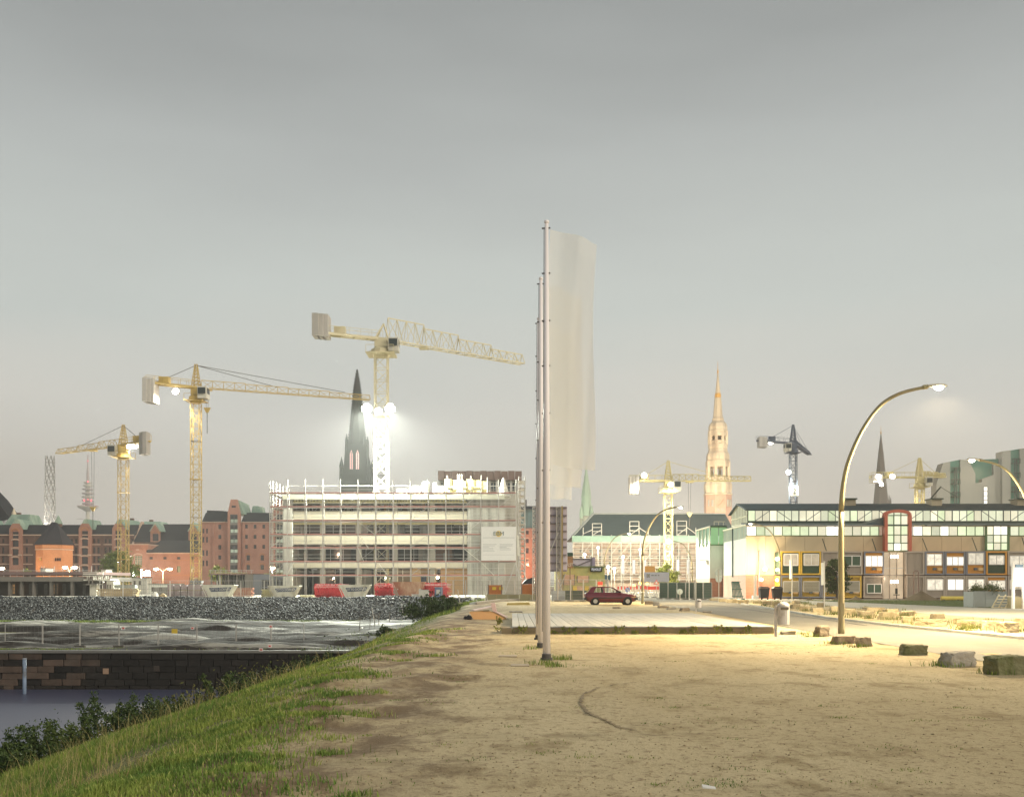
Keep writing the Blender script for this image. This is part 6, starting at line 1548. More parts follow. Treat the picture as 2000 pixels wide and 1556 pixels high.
for k in range(16):
    z = .9 + k * 1.03; cuboid('stair_deck', sc, x - .1, x + 1.0, Ds, Ds + 4.5, z, z + .06, WSC); rod('stair_rail', sc, (x, Ds - .05, z + .5), (x + .9, Ds - .05, z + .5), .04, STEEL)
    if k < 15: rod('stair_brace', sc, (x + (.9 if k % 2 else 0), Ds - .06, z), (x + (0 if k % 2 else .9), Ds - .06, z + 1.03), .04, STEEL)
for s in ((1006, 1100, 985, 1162), (1006, 1100, 1028, 1162), (1022, 1112, 1036, 1162)): rod('raking_shore', sc, (fx(s[0]), Ds - .2, fz(s[1])), (fx(s[2]), Ds - .6, 0), .07, STEEL)
MB().hexa([(fx(1011), Ds - .3, fz(1085)), (fx(1016), Ds - .3, fz(1085)), (fx(1016), Ds - .2, fz(1085)), (fx(1011), Ds - .2, fz(1085)), (fx(1009), Ds - .3, fz(1045)), (fx(1013), Ds - .3, fz(1045)), (fx(1013), Ds - .2, fz(1045)), (fx(1009), Ds - .2, fz(1045))]).build('loose_sheet', RW, sc)
# company board
Db = 146.4; t = thing('company_board', 'big white company board lettered EBM hung on the scaffold', 'sign board', (PX(974, Db), Db, PZ(1094, Db)))
BW = M('board_white', (.74, .735, .71), .6, .05, 1, rand=0); LET = M('letter_grey', (.10, .12, .13), .6, .05); LGY = M('line_grey', (.42, .43, .43), .6, .05)
brd = MB().box(PX(940, Db), PX(1008, Db), Db, Db + .08, PZ(1094, Db), PZ(1028, Db)).build('panel', BW, t)
dsk = MB().lathe(0, 0, [(S(6, Db), 0), (S(6, Db), .02)], 32).build('sun_disc', M('logo_yellow', (.75, .55, .15), .6, .05), t)
dsk.data.transform(Matrix.Translation(ORG[t.name])); dsk.location = P(974, 1042, Db - .004) - ORG[t.name]; dsk.rotation_euler = (R(90), 0, 0)
text_part('lettering', 'EBM', .86, LET, t, P(974, 1042, Db - .09))
for y in (1049, 1050.5, 1083): cuboid('rule', t, PX(943, Db), PX(1005, Db), Db - .012, Db - .002, PZ(y + .35, Db), PZ(y - .15, Db), LGY)
for col_ in (0, 1):
    for k in range(6 - col_):
        p0 = 943 + col_ * 33; ln = [28, 25, 14, 22, 24, 27][k] * random.uniform(.85, 1)
        cuboid('text_line', t, PX(p0, Db), PX(p0 + ln, Db), Db - .012, Db - .002, PZ(1063.2 + k * 2.6, Db), PZ(1062.3 + k * 2.6, Db), LGY)
# glimpses: white trailers and clutter at the building's foot
# ------------------------------------------------------------------ unfinished ground floor at left and in the middle
D = 138; lx = lambda px: PX(px, D); lz = lambda py: max(0, PZ(py, D))
CDK = M('dark_concrete', (.19, .175, .155), .85, .3, .5, rand=.08)  # darker tone than the raw concrete
t = thing('ground_floor_shell', 'dark unfinished ground floor with lit openings under a slab and railings', 'building shell', (lx(90), D + 6, 0))
cuboid('floor_slab', t, lx(-40), lx(182), D, D + 14, lz(1135), lz(1126), CDK)
cuboid('roof_slab', t, lx(-40), lx(180), D + 1.5, D + 14, lz(1122), lz(1116), M('pinkish_slab', (.24, .17, .16), .85, .2, .6))
cuboid('plinth', t, lx(-40), lx(178), D + .3, D + .6, 0, lz(1163), M('rusty_plinth', (.22, .12, .08), .85, .3, .6))
for px in (-20, 15, 38, 62, 96, 137): cuboid('column', t, lx(px - 2), lx(px + 2), D + .4, D + 1, 0, lz(1135), CDK)
for k, px in enumerate((8, 25, 43, 54, 91, 94.5, 73, 110, 128, 150, 168)):
    lit = px in (8, 25, 91, 94.5); w_ = 8 if px < 60 and px not in (43, 54) else 5
    window(t, lx(px - w_ / 2), lx(px + w_ / 2), lz(1160), lz(1140), D + 2.5, GLOW('warm_opening', (1.0, .52, .18), .55, .5, 1.5) if lit else DKIN, CDK, 2, 3, .12)
cuboid('back_wall', t, lx(-40), lx(182), D + 3, D + 3.3, 0, lz(1135), DKIN)
cuboid('pier', t, lx(177), lx(190), D - .3, D + .8, 0, lz(1142), CON)
cuboid('pier_cap', t, lx(172), lx(194), D - .8, D + 1.2, lz(1142), lz(1139.5), CDK)
for k in range(17):
    px = -30 + k * 13; rod('railing_post', t, (lx(px), D + 1.6, lz(1126)), (lx(px), D + 1.6, lz(1117 - (k % 3) * 4)), .04, STEEL)
for y in (1120, 1117, 1113.5): rod('railing', t, (lx(-40), D + 1.6, PZ(y, D)), (lx(168), D + 1.6, PZ(y, D)), .04, STEEL)
for px in (48, 53, 74, 98, 101, 124, 149): rod('starter_bar', t, (lx(px), D + 5, lz(1122)), (lx(px), D + 5, lz(1104)), .05, STEEL)
t = thing('concrete_balcony', 'pale concrete balcony frame at the end of the unfinished ground floor', 'balcony', (lx(184), D, lz(1139)))
cuboid('slab', t, lx(164), lx(216), D - .2, D + 3, lz(1133), lz(1131), RW)
for k in range(13): cuboid('upright', t, lx(166 + k * 4), lx(167.3 + k * 4), D - .1, D + .1, lz(1131), lz(1124), RW if k % 3 else BRN)
for y in (1124, 1120.5, 1117.5): cuboid('rail', t, lx(163), lx(202), D - .15, D + .1, PZ(y + .8, D), PZ(y - .6, D), RW)
for px in (176, 183): cuboid('post', t, lx(px - 1), lx(px + 1), D - .5, D - .3, lz(1139), lz(1128), CDK)
for i, (px, y, w_, h_, c, lab) in enumerate([(202, 1127, 9, 15, RW, 'small white site hut with a slanting lid above the balcony'), (84, 1116, 10, 6, RW, 'white switch cabinet on the unfinished slab'), (215, 1160, 14, 26, RW, 'white cabin wall behind the pier by the yellow crane foot'), (272, 1150, 30, 22, RW, 'white cabin glaring in the floodlight beside the yellow crane'), (320, 1148, 60, 9, RW, 'long low white cabin behind the brick pallets')]):
    d_ = [150, 143, 142, 175, 165][i]; z0_ = PZ(1122, 143) if i == 1 else (PZ(1127, 150) if i == 0 else 0)
    t = thing('site_cabin', lab, 'site cabin', (PX(px, d_), d_ + 1, z0_))
    zt = PZ(y - h_, d_)
    if i == 4: zt = PZ(1140, d_)
    cuboid('wall', t, PX(px - w_ / 2, d_), PX(px + w_ / 2, d_), d_, d_ + 2.4, z0_, zt, c)
    cuboid('roof', t, PX(px - w_ / 2, d_) - .1, PX(px + w_ / 2, d_) + .1, d_ - .1, d_ + 2.5, zt, zt + .08, CDK)
    if i > 1:
        for k in range(2 + (i == 4) * 2): cuboid('window', t, PX(px - w_ / 2 + (k + .4) * w_ / (3 + (i == 4)), d_), PX(px - w_ / 2 + (k + .8) * w_ / (3 + (i == 4)), d_), d_ - .04, d_, zt - 1.2, zt - .5, DKIN)
D = 150; mx = lambda px: PX(px, D); mz = lambda py: max(0, PZ(py, D))
t = thing('column_shell', 'dark open concrete storey of many thin columns before the red warehouse', 'building shell', (mx(455), D + 5, 0))
cuboid('slab', t, mx(408), mx(494), D, D + 10, mz(1122), mz(1119.5), BRN)
for k in range(15): cuboid('column', t, mx(410 + k * 5.6), mx(412 + k * 5.6), D + .3 + (k % 3) * 1.5, D + .8 + (k % 3) * 1.5, 0, mz(1122), random.choice((CON, CDK, CDK)))
cuboid('back_wall', t, mx(408), mx(494), D + 8, D + 8.3, 0, mz(1122), DKIN)
for k in range(9): rod('railing_post', t, (mx(410 + k * 10), D + .3, mz(1119.5)), (mx(410 + k * 10), D + .3, mz(1112)), .04, STEEL)
for y in (1113, 1116): rod('railing', t, (mx(408), D + .3, PZ(y, D)), (mx(494), D + .3, PZ(y, D)), .035, STEEL)
for k in range(7): cuboid('board', t, mx(412 + k * 10), mx(419 + k * 10), D + .5, D + 1.2, mz(1119.5), mz(1117.6 - (k % 2)), YFW)
cuboid('lift_wall', t, mx(479), mx(494), D + .1, D + 6, 0, mz(1122), CDK)
t = thing('blue_grey_block', 'blue grey concrete block with dark openings beside the scaffold', 'building shell', (mx(520), D + 5, 0))
hl = [(mx(510), mx(525), 0, mz(1131)), (mx(528), mx(553), 0, mz(1131))]
wall_cells(MB(), mx(494), mx(556), 0, mz(1121), D + .2, hl, .5).build('wall', M('blue_concrete', (.20, .21, .24), .8, .2, .5), t)
for (a, b_, c, e) in hl: window(t, a, b_, c, e, D + .6, WDK, M('blue_concrete'), 3, 2, .1)
for k in range(4): cuboid('roof_stack', t, mx(512 + k * 11), mx(521 + k * 11), D + 1, D + 3, mz(1121), mz(1118.5 - k % 2), YFW)
# ------------------------------------------------------------------ site lamps
SOD = GLOW('sodium_lens', (1.0, .72, .45), 40, .05)
def post_lamp(px, d_, ytop, heads, label, watt, col=(1.0, .62, .32)):
    x = PX(px, d_); zt = PZ(ytop, d_); t = thing('post_lamp', label, 'post lamp', (x, d_, 0), 'sodium lamps before the warehouses')
    MB().tube([(x, d_, 0), (x, d_, zt - 1)], [.14, .09], 8).build('post', STEEL, t)
    for dx_ in heads:
        hx = PX(px + dx_, d_); MB().tube([(x, d_, zt - 1), ((x + hx) / 2, d_, zt - .2), (hx, d_, zt)], .06, 6).build('arm', STEEL, t)
        hd = MB().lathe(hx, d_, [(.1, zt + .3), (.5, zt + .1), (.55, zt - .05)], 10).build('head', LHEAD, t)
        MB().lathe(hx, d_, [(.55, zt - .06), (.6, zt - .3), (.3, zt - .55)], 10).build('lens', SOD, hd)
        light('lamp_bulb', (hx, d_ - .3, zt - .9), watt * .6, col, t, .3)
post_lamp(318, 268, 1109, (-13, 14), 'twin headed sodium lamp in front of the brick annex', 9000)
post_lamp(136, 245, 1106, (-9, 10), 'twin sodium lamp between the brick pump house and hoist bay', 3500)
post_lamp(531, 225, 1107, (1,), 'single glowing sodium lamp at the scaffold corner', 7000)
post_lamp(-4, 250, 1108, (8,), 'sodium lamp glaring at the edge of the view', 9000)
t = thing('floodlight_mast', 'blinding white floodlight pair on a stand beside the yellow crane foot', 'floodlight', (PX(276, 212), 212, 0))
xx_ = PX(276, 212); MB().tube([(xx_, 212, 0), (xx_, 212, PZ(1112, 212))], .1, 8).build('post', STEEL, t); rod('crossbar', t, (PX(260, 212), 212, PZ(1118, 212)), (PX(290, 212), 212, PZ(1118, 212)), .08, STEEL)
for px in (261, 287):
    a = P(px, 1119, 211.6); hd = cuboid('lamp_head', t, a.x - .6, a.x + .6, a.y + .1, a.y + .5, a.z - .5, a.z + .5, CABM)
    MB().box(a.x - .55, a.x + .55, a.y, a.y + .08, a.z - .45, a.z + .45).build('lens', FLOODG, t)
    light('flood_bulb', (a.x, a.y - .8, a.z), 30000, (1.0, .93, .78), t, .4)
# ------------------------------------------------------------------ skips, bundles, stacks and fences on the site
SKW = M('skip_white', (.62, .61, .52), .6, .12, .8, dirt=(.40, .37, .28), dscale=1.0)
SKR = M('skip_brown', (.28, .10, .06), .7, .2, .8, dirt=(.45, .30, .2), dscale=.8)
SKB = M('skip_band', (.06, .08, .13), .6, .1)
def skip(px, d_, wpx, hpx, mat, label, text=True, yb=None):
    x = PX(px, d_); w_ = S(wpx, d_) / 2; h_ = S(hpx, d_); t = thing('skip', label, 'skip', (x, d_, 0), 'skips along the ballast bank')
    b0 = w_ * .55; dp = .85
    sh = MB()
    O = [(x - b0, d_ - dp, .02), (x + b0, d_ - dp, .02), (x + b0, d_ + dp, .02), (x - b0, d_ + dp, .02), (x - w_, d_ - dp - .05, h_), (x + w_, d_ - dp - .05, h_), (x + w_, d_ + dp + .05, h_), (x - w_, d_ + dp + .05, h_)]
    sh.add(O, [(0, 3, 2, 1), (0, 1, 5, 4), (1, 2, 6, 5), (2, 3, 7, 6), (3, 0, 4, 7)])
    so = sh.build('body', mat, t); m_ = so.modifiers.new('plate', 'SOLIDIFY'); m_.thickness = .05
    for a, b_ in ((4, 5), (5, 6), (6, 7), (7, 4)): rod('rim', t, O[a], O[b_], .06, mat)
    for s in (-1, 1):
        for k in (-.3, .3): MB().bar((x + s * b0 * .95 + k * 1.0, d_ - dp - .03, .05), (x + s * w_ * .84 + k * 1.0, d_ - dp - .07, h_ * .9), .07).build('rib', mat, t)
        MB().tube([(x + s * w_ * .7, d_ - dp - .12, h_ * .55), (x + s * w_ * .7, d_ - dp + .0, h_ * .55)], .07, 8).build('lifting_lug', STEEL, t)
    if text:
        def fp(f, g_): zz = h_ * g_; ww = b0 + (w_ - b0) * g_; return (x + ww * f, d_ - dp - .05 * g_ - .03, zz)
        bd = MB().add([fp(-.55, .50), fp(.9, .56), fp(.92, .86), fp(-.62, .80)], [(0, 1, 2, 3)]).build('name_band', SKB, t)
        bd.modifiers.new('t', 'SOLIDIFY').thickness = .01
        text_part('lettering', 'OTTO DÖRNER', .36, RW, t, Vector(fp(.18, .68)) + Vector((0, -.03, 0)), (R(90), R(-2), 0), .85)
    return t
skip(430, 116, 62, 25, SKW, 'white skip with a dark name band nearest the brick pallets')
skip(557, 118, 60, 23, SKW, 'white skip with a dark name band beside the board stack')
skip(694, 117, 60, 25, SKW, 'white skip with a dark name band between the red reels')
skip(800, 120, 62, 30, SKR, 'brown rusty skip leaning open beside the long red reel', False)
RPL = M('red_plastic', (.60, .06, .07), .5, .25, 2, rand=.1)
RWT = M('plastic_highlight', (.75, .48, .46), .5, .2, 2)
def bundle(p0, p1, d_, ytop, label, n=26, dense=9):
    """bundle of red mesh reels lying side by side"""
    x0, x1 = PX(p0, d_), PX(p1, d_); h_ = PZ(ytop, d_); t = thing('mesh_bundle', label, 'mesh bundle', ((x0 + x1) / 2, d_, 0), 'red mesh reels on the site')
    for r_ in range(dense):
        yy_ = d_ - .8 + 1.6 * r_ / (dense - 1); mb = MB(); mb2 = MB()
        hh = h_ * (1 - .18 * abs(2 * r_ / (dense - 1) - 1) ** 2)
        for k in range(n):
            x = x0 + (x1 - x0) * (k + random.random() * .7) / n; rr = hh / 2 * random.uniform(.86, 1.04)
            pts = [(x + .12 * math.sin(a * 2 + k), yy_ + rr * .35 * math.cos(a), hh / 2 + rr * math.sin(a)) for a in np.linspace(0, 2 * math.pi, 11)]
            for a_, b_ in zip(pts[:-1], pts[1:]): mb.bar(a_, b_, .06)
        for k in range(9):
            a = k * 2 * math.pi / 9 + random.random(); z = hh / 2 + hh * .48 * math.sin(a)
            (mb2 if z > hh * .72 else mb).bar((x0, yy_ + hh * .17 * math.cos(a), z), (x1 + random.uniform(-.3, .6), yy_ + hh * .17 * math.cos(a), z + random.uniform(-.05, .08)), .055)  # topmost strands get the pale colour, painting highlights on the reel
        stuff(mb.build('reel', RPL, t))
        if mb2.v: stuff(mb2.build('highlight_strand', RWT, t))
bundle(617, 672, 121, 1139, 'big square bundle of red plastic mesh beside a white skip', 17, 6)
bundle(734, 766, 122, 1138, 'narrow upright bundle of red plastic mesh with pale painted highlights', 8, 6)
bundle(806, 872, 121.5, 1137, 'long rounded bundle of bright red plastic mesh behind the blue cabinet', 20, 7)
BRP = M('brick_pallet', (.30, .24, .24), .85, .2, 2, rand=.12)
for r_ in range(2):
    for k in range(7):
        px = 329 + k * 13.2; d_ = 124; x0, x1 = PX(px, d_), PX(px + 11.2, d_); z0_ = r_ * .78
        t = thing('brick_pallet', '%s pallet of grey pink bricks from the left in the %s row' % (ORD[k], 'upper' if r_ else 'lower'), 'brick pallet', ((x0 + x1) / 2, d_, z0_), 'pallets of bricks')
        cuboid('pallet', t, x0, x1, d_ - .35, d_ + .35, z0_, z0_ + .1, FAS)
        for q in range(3): cuboid('brick_layer', t, x0 + .01, x1 - .01, d_ - .35, d_ + .35, z0_ + .1 + q * .22, z0_ + .1 + q * .22 + .21, BRP)
def stack(px, d_, wpx, h_, n, mat, label, name='board_stack', cat='board stack', ln=1.0, jit=.12):
    x0, x1 = PX(px - wpx / 2, d_), PX(px + wpx / 2, d_); t = thing(name, label, cat, ((x0 + x1) / 2, d_, 0))
    for k in range(n):
        a = random.uniform(-jit, jit)
        cuboid('board', t, x0 + a, x1 + a * 1.5, d_ - ln / 2, d_ + ln / 2, .03 + h_ * k / n, .03 + h_ * (k + .82) / n, mat, random.uniform(-.03, .03))
    return t
TIM = M('raw_timber', (.42, .32, .18), .8, .25, 1.5, (.4, 2, 2), rand=.2)
stack(232, 127, 78, 1.0, 7, TIM, 'long stack of brown timber beams by the crane foot')
stack(525, 119, 24, .95, 9, YFW, 'stack of pale yellow boards beside a white skip')
stack(245, 128.5, 40, 1.55, 3, M('grey_pipe', (.30, .33, .31), .6), 'grey pipe bundle behind the timber beams', 'pipe_bundle', 'pipe bundle')
stack(320, 127, 36, 1.2, 8, CDK, 'dark pile of formwork between timber and brick pallets')
stack(383, 128.5, 22, 2.05, 6, M('steel_grey', (.16, .165, .17), .6), 'dark steel girder stack behind the brick pallets')
stack(476, 128, 38, 1.1, 6, SKR, 'dark red steel stack behind the first skip')
stack(600, 118.5, 26, .3, 3, YFW, 'low pile of pale boards before the square red bundle')
stack(765, 131, 60, 1.4, 9, CDK, 'wide dark stack of planks behind the narrow red bundle')
for i, (px, w_, lab) in enumerate([(302, 14, 'white tarpaulin heap on the bank edge'), (318, 14, 'brown sandbag heap beside the white tarpaulin')]):
    bm = bmesh.new(); bmesh.ops.create_icosphere(bm, subdivisions=2, radius=1)
    for v in bm.verts: v.co = Vector((v.co.x * S(w_, 114) / 2 * 1.1, v.co.y * .5, max(0, v.co.z) * (.75 if i == 0 else .6))) * (1 + .25 * mnoise.noise(v.co * 2 + Vector((i * 5, 0, 0))))
    me = bpy.data.meshes.new('heap'); bm.to_mesh(me); bm.free(); me.materials.append(RW if i == 0 else TIM)
    o = bpy.data.objects.new('heap', me); COL.objects.link(o); o.location = (PX(px, 114), 114, 0); tag(o, lab, 'heap')
# mesh fence panels
WIREM = M('fence_wire', (.22, .21, .20), .5, .1, metal=.3)
def fence_panel(name, a, b_, h_, label, cat, group, mat=STEEL, nv=10, nh=4, r=.03, wr=.008, feet=True):
    a, b_ = Vector(a), Vector(b_); t = thing(name, label, cat, tuple((a + b_) / 2), group); up = Vector((0, 0, h_))
    for p in (a, b_): rod('post', t, p, p + up, r, mat)
    for f in (.06, 1.0): rod('rail', t, a + up * f, b_ + up * f, r * .8, mat)
    mb = MB()
    for k in range(1, nv): mb.bar(a.lerp(b_, k / nv) + up * .06, a.lerp(b_, k / nv) + up, wr * 2)
    for k in range(1, nh): mb.bar(a + up * k / nh, b_ + up * k / nh, wr * 2)
    stuff(mb.build('wire_mesh', WIREM, t))
    if feet:
        for p in (a, b_): cuboid('foot', t, p.x - .3, p.x + .3, p.y - .1, p.y + .1, a.z - .02, a.z + .1, CDK)
    return t
fxs = [10, 84, 157, 233, 310, 385, 462, 530, 595]
for i in range(len(fxs) - 1):
    fence_panel('mesh_fence_panel', (PX(fxs[i], 61.8), 61.8, MUD), (PX(fxs[i + 1], 61.8) - .05, 61.8, MUD), 1.38, '%s mesh fence panel from the left along the quay edge' % ORD[i], 'fence panel', 'mesh fence along the quay', r=.02, wr=.003)
for i, (px, py, c, lab) in enumerate([(341, 1232, 0, 'yellow notice plate on the quay fence'), (241, 1226, 1, 'small red and white plate on the quay fence near the third panel'), (376, 1226, 1, 'small red and white plate right of the yellow notice'), (529, 1223, 1, 'small red and white plate high on the quay fence end'), (510, 1268, 1, 'red and white plate on the leaning fence wire'), (527, 1261, 1, 'upper red and white plate on the leaning fence wire')]):
    a = P(px, py, 61.6 if i < 4 else 57); w_ = .17 if c == 0 else .11
    t = thing('notice_plate', lab, 'notice', tuple(a)); cuboid('plate', t, a.x - w_, a.x + w_, a.y - .02, a.y, a.z - w_ * .8, a.z + w_ * .8, M('notice_yellow', (.70, .50, .06), .6) if c == 0 else M('notice_white', (.72, .62, .6), .6))
    if c: cuboid('mark', t, a.x - w_ * .5, a.x + w_ * .5, a.y - .03, a.y - .022, a.z - w_ * .35, a.z + w_ * .35, M('notice_red', (.55, .06, .05), .6))
for i in range(8):
    p0, p1 = 195 + i * 46, 195 + (i + 1) * 46
    fence_panel('site_fence_panel', (PX(p0, 121.5), 121.5, 0), (PX(p1, 121.5) - .1, 121.5, 0), 2.0, '%s wire fence panel from the left on the bank edge' % ORD[i], 'fence panel', 'site fence on the bank', wr=.012)
for i in range(7):
    p0, p1 = 862 + i * 24, 862 + (i + 1) * 24
    fence_panel('scaffold_fence_panel', (PX(p0, 109), 109, 0), (PX(p1, 109) - .08, 109, 0), 2.0, '%s fence panel from the red reel towards the flagpoles' % ORD[i], 'fence panel', 'fence before the scaffold foot', wr=.01)
for i, (px, py, w_, h_, mt, lab) in enumerate([(828, 1160, 19, 17, RW, 'white cabinet on the bank before the long red reel'), (811, 1166, 13, 8, RW, 'low white box beside the white cabinet on the bank'), (857, 1162, 15, 22, M('blue_cabinet', (.16, .23, .38), .5, .15), 'blue cabinet with a pale notice on the bank')]):
    d_ = 111; a = P(px, py, d_); t = thing('site_cabinet', lab, 'cabinet', (a.x, d_, -.05))
    cuboid('case', t, a.x - S(w_ / 2, d_), a.x + S(w_ / 2, d_), d_ - .25, d_ + .25, -.05, S(h_, d_), mt); cuboid('lid', t, a.x - S(w_ / 2, d_) - .04, a.x + S(w_ / 2, d_) + .04, d_ - .3, d_ + .3, S(h_, d_), S(h_, d_) + .05, STEEL)
    if i == 2: cuboid('notice', t, a.x - .25, a.x + .15, d_ - .28, d_ - .255, .5, 1.0, RW)
# low retaining wall at the back of the sand and a row of barrier planks with signs
t = thing('low_sand_wall', 'low mossy concrete wall at the back of the sand behind the flagpoles', 'low wall', (PX(1000, 97), 97, 0))
for k in range(5): cuboid('wall_block', t, PX(948 + k * 22, 97) + .01, PX(948 + (k + 1) * 22, 97) - .01, 97, 97.4, -.05, .62 + .04 * math.sin(k * 3), M('mossy_wall', (.27, .25, .15), .9, .3, 1, rand=.12))
for i, (px, py, w_, h_, c, lab) in enumerate([(967, 1160, 26, 19, 0, 'orange tarred tool container at the scaffold foot'), (1032, 1150, 26, 20, 0, 'orange container under black sheeting by the flagpoles')]):
    d_ = 104; a = P(px, py, d_); t = thing('orange_container', lab, 'container', (a.x, d_ + 1, 0))
    w2 = S(w_ / 2, d_)
    for k in range(4): cuboid('corrugated_panel', t, a.x - w2 + w2 * k / 2 + .02, a.x - w2 + w2 * (k + 1) / 2 - .02, d_, d_ + .1, .12, S(h_, d_) + .5, M('container_orange', (.48, .17, .05), .6, .2, 1, rand=.1))
    cuboid('body', t, a.x - w2, a.x + w2, d_ + .1, d_ + 2.2, .1, S(h_, d_) + .45, M('container_orange'))
    for s in (-1, 1): cuboid('corner_post', t, a.x + s * w2 - .06, a.x + s * w2 + .06, d_ - .05, d_ + .09, 0, S(h_, d_) + .55, BRN)
    if i == 0:
        for q, cc in ((.2, 0), (.9, 1)): cuboid('notice', t, a.x - .5 + q, a.x - .1 + q, d_ - .04, d_ - .005, 1.0, 1.3, M('notice_yellow'))
    else: MB().hexa([(a.x - w2, d_ - .1, 1.6), (a.x + w2, d_ - .1, 1.6), (a.x + w2, d_ + 2.2, 1.6), (a.x - w2, d_ + 2.2, 1.6), (a.x - w2 * .2, d_ + .2, 2.1), (a.x + w2 * .8, d_ + .2, 2.3), (a.x + w2, d_ + 2, 2.2), (a.x - w2 * .5, d_ + 2, 2.0)]).build('sheeting', M('black_plastic'), t)
# the timber edge running up the slope with its bent fence
t = thing('slope_kerb', 'grey timber edge with a sagging wire running up the green slope', 'timber edge', (-6, 72, -1))
pts = [(703, 1231), (760, 1213), (820, 1203), (880, 1190), (930, 1180), (975, 1174.5), (1040, 1172)]
ds = [62, 67, 73, 79, 85, 91, 96]
wp = [hit(px, py) + Vector((0, 0, .12)) for px, py in pts]
for a, b_ in zip(wp[:-1], wp[1:]):
    MB().bar(a - Vector((0, 0, .12)), b_ - Vector((0, 0, .12)), .15, .34).build('edge_board', M('grey_edge', (.30, .28, .24), .85, .3, 1.5), t)
    rod('sagging_wire', t, a + Vector((0, 0, .08)), b_ + Vector((0, 0, .08)), .03, STEEL)
for i in range(5):
    a = wp[i].lerp(wp[i + 1], .5); rod('leaning_post', t, a + Vector((0, -.1, -.5)), a + Vector((-.35, -.1, 1.5)), .035, STEEL)
for i, px in enumerate((702, 722, 731, 739, 760)):
    a = hit(px, 1236 - i * 3) + Vector((0, 0, .4)); rod('stake', t, (a.x, a.y, a.z - .8), (a.x + .05, a.y, a.z + 1.0), .03, CDK)
# ------------------------------------------------------------------ billboard, kiosk and clutter behind the car
D = 98; hx = lambda px: PX(px, D); hz = lambda py: PZ(py, D)
t = thing('billboard', 'tall pale billboard seen from behind with steel rails and lattice posts', 'billboard', (hx(1078), D, 0))
BBP = M('billboard_back', (.56, .50, .57), .7, .08, 1, rand=.03); BBR = M('billboard_rail', (.20, .17, .19), .6, .2)
for k in range(4):
    y0, y1 = 988 + k * 32, 988 + (k + 1) * 32; MB().box(hx(1046), hx(1108), D + .3, D + .34, hz(y1) + .01, hz(y0) - .01).build('sheet', BBP, t)
for k in range(9): cuboid('rail', t, hx(1044), hx(1107), D + .15, D + .29, hz(991 + k * 15.4) - .08, hz(991 + k * 15.4) + .08, BBR)
for px in (1045, 1091):
    lattice_box(MB(), (hx(px), D - .1, 0), (hx(px), D - .1, hz(990)), .42, 22, .07, .04).build('lattice_post', STEEL, t)
MB().box(hx(1096), hx(1099.5), D - .05, D + .14, 0, hz(988)).build('timber_post', M('post_timber', (.36, .28, .14), .8), t)
for s in ((1090, 1040, 1064, 1100), (1085, 1120, 1104, 1172), (1085, 1172, 1104, 1120), (1060, 1120, 1082, 1172)): rod('strut', t, (hx(s[0]), D - .3, hz(s[1])), (hx(s[2]), D - .3, max(0, hz(s[3]))), .05, STEEL)
cuboid('ballast_block', t, hx(1077), hx(1103), D - .9, D - .4, 0, .95, M('pale_blue_block', (.50, .53, .55), .8, .15, 1))
D = 101; kx = lambda px: PX(px, D); kz = lambda py: PZ(py, D)
t = thing('site_kiosk', 'ochre green painted cabin with poster panels and a black name sign', 'cabin', (kx(1130), D + 1.5, 0))
OCH = M('ochre_paint', (.42, .37, .15), .75, .2, .8, dirt=(.30, .33, .14), dscale=.5); PST = M('poster', (.62, .40, .28), .7, .35, 3.0)
cuboid('wall', t, kx(1085), kx(1181), D, D + 3, 0, kz(1107), OCH); cuboid('roof', t, kx(1084), kx(1183), D - .15, D + 3.1, kz(1107), kz(1105), M('kiosk_roof', (.16, .2, .1), .7))
for p0, p1, y0, y1 in ((1128, 1150, 1137, 1124), (1101, 1122, 1142, 1122), (1086, 1100, 1150, 1130), (1150, 1160, 1158, 1144), (1120, 1140, 1160, 1144)):
    pn = cuboid('poster_panel', t, kx(p0), kx(p1), D - .06, D - .005, max(.1, kz(y0)), kz(y1), PST)
    for e in (p0, p1): cuboid('panel_frame', t, kx(e) - .03, kx(e) + .03, D - .09, D - .002, max(.1, kz(y0)), kz(y1), CDK)
for p0, p1 in ((1142, 1150), (1119, 1127)): cuboid('yellow_notice', t, kx(p0), kx(p1), D - .12, D - .1, kz(1153), kz(1144), M('notice_yellow'))
sg = MB().box(kx(1153), kx(1176), D - .2, D - .06, kz(1116), kz(1107.5)).build('name_sign', M('sign_black', (.02, .02, .02), .6), t)
text_part('lettering', 'FILHOLST', .36, GLOW('letter_white', (.9, .9, .86), .75, .05), sg, (kx(1164.5), D - .22, kz(1111.8)), squash=.62)
t = thing('film_poster_board', 'dark sunset coloured poster board lettered LST on a pole', 'poster board', (kx(1113), D - .5, 0))
MB().box(kx(1107.5), kx(1118.5), D - .6, D - .5, kz(1109), kz(1079)).build('panel', M('poster_dusk', (.30, .17, .08), .6, .5, 1.2, (1, 1, 2)), t); MB().box(kx(1107.5), kx(1118.5), D - .62, D - .605, kz(1086), kz(1079)).build('dark_band', M('poster_green', (.03, .06, .04), .6), t)
text_part('lettering', 'LST', .42, RW, t, (kx(1113.5), D - .63, kz(1103)), squash=.8); rod('pole', t, (kx(1113), D - .45, 0), (kx(1113), D - .45, kz(1081)), .05, FAS)
t = thing('lilac_hoarding', 'lilac billboard back braced with dark struts above the cabin', 'hoarding', (kx(1142), D + 2.5, kz(1105)))
cuboid('sheet', t, kx(1118), kx(1165), D + 2.4, D + 2.5, kz(1105), kz(1089), BBP); cuboid('end_post', t, kx(1160), kx(1166), D + 2.2, D + 2.39, kz(1105), kz(1087), M('lilac_post', (.30, .26, .36), .7))
for p in ((1119, 1098, 1130, 1104), (1130, 1104, 1160, 1091)): rod('strut', t, (kx(p[0]), D + 2.3, kz(p[1])), (kx(p[2]), D + 2.3, kz(p[3])), .06, BBR)
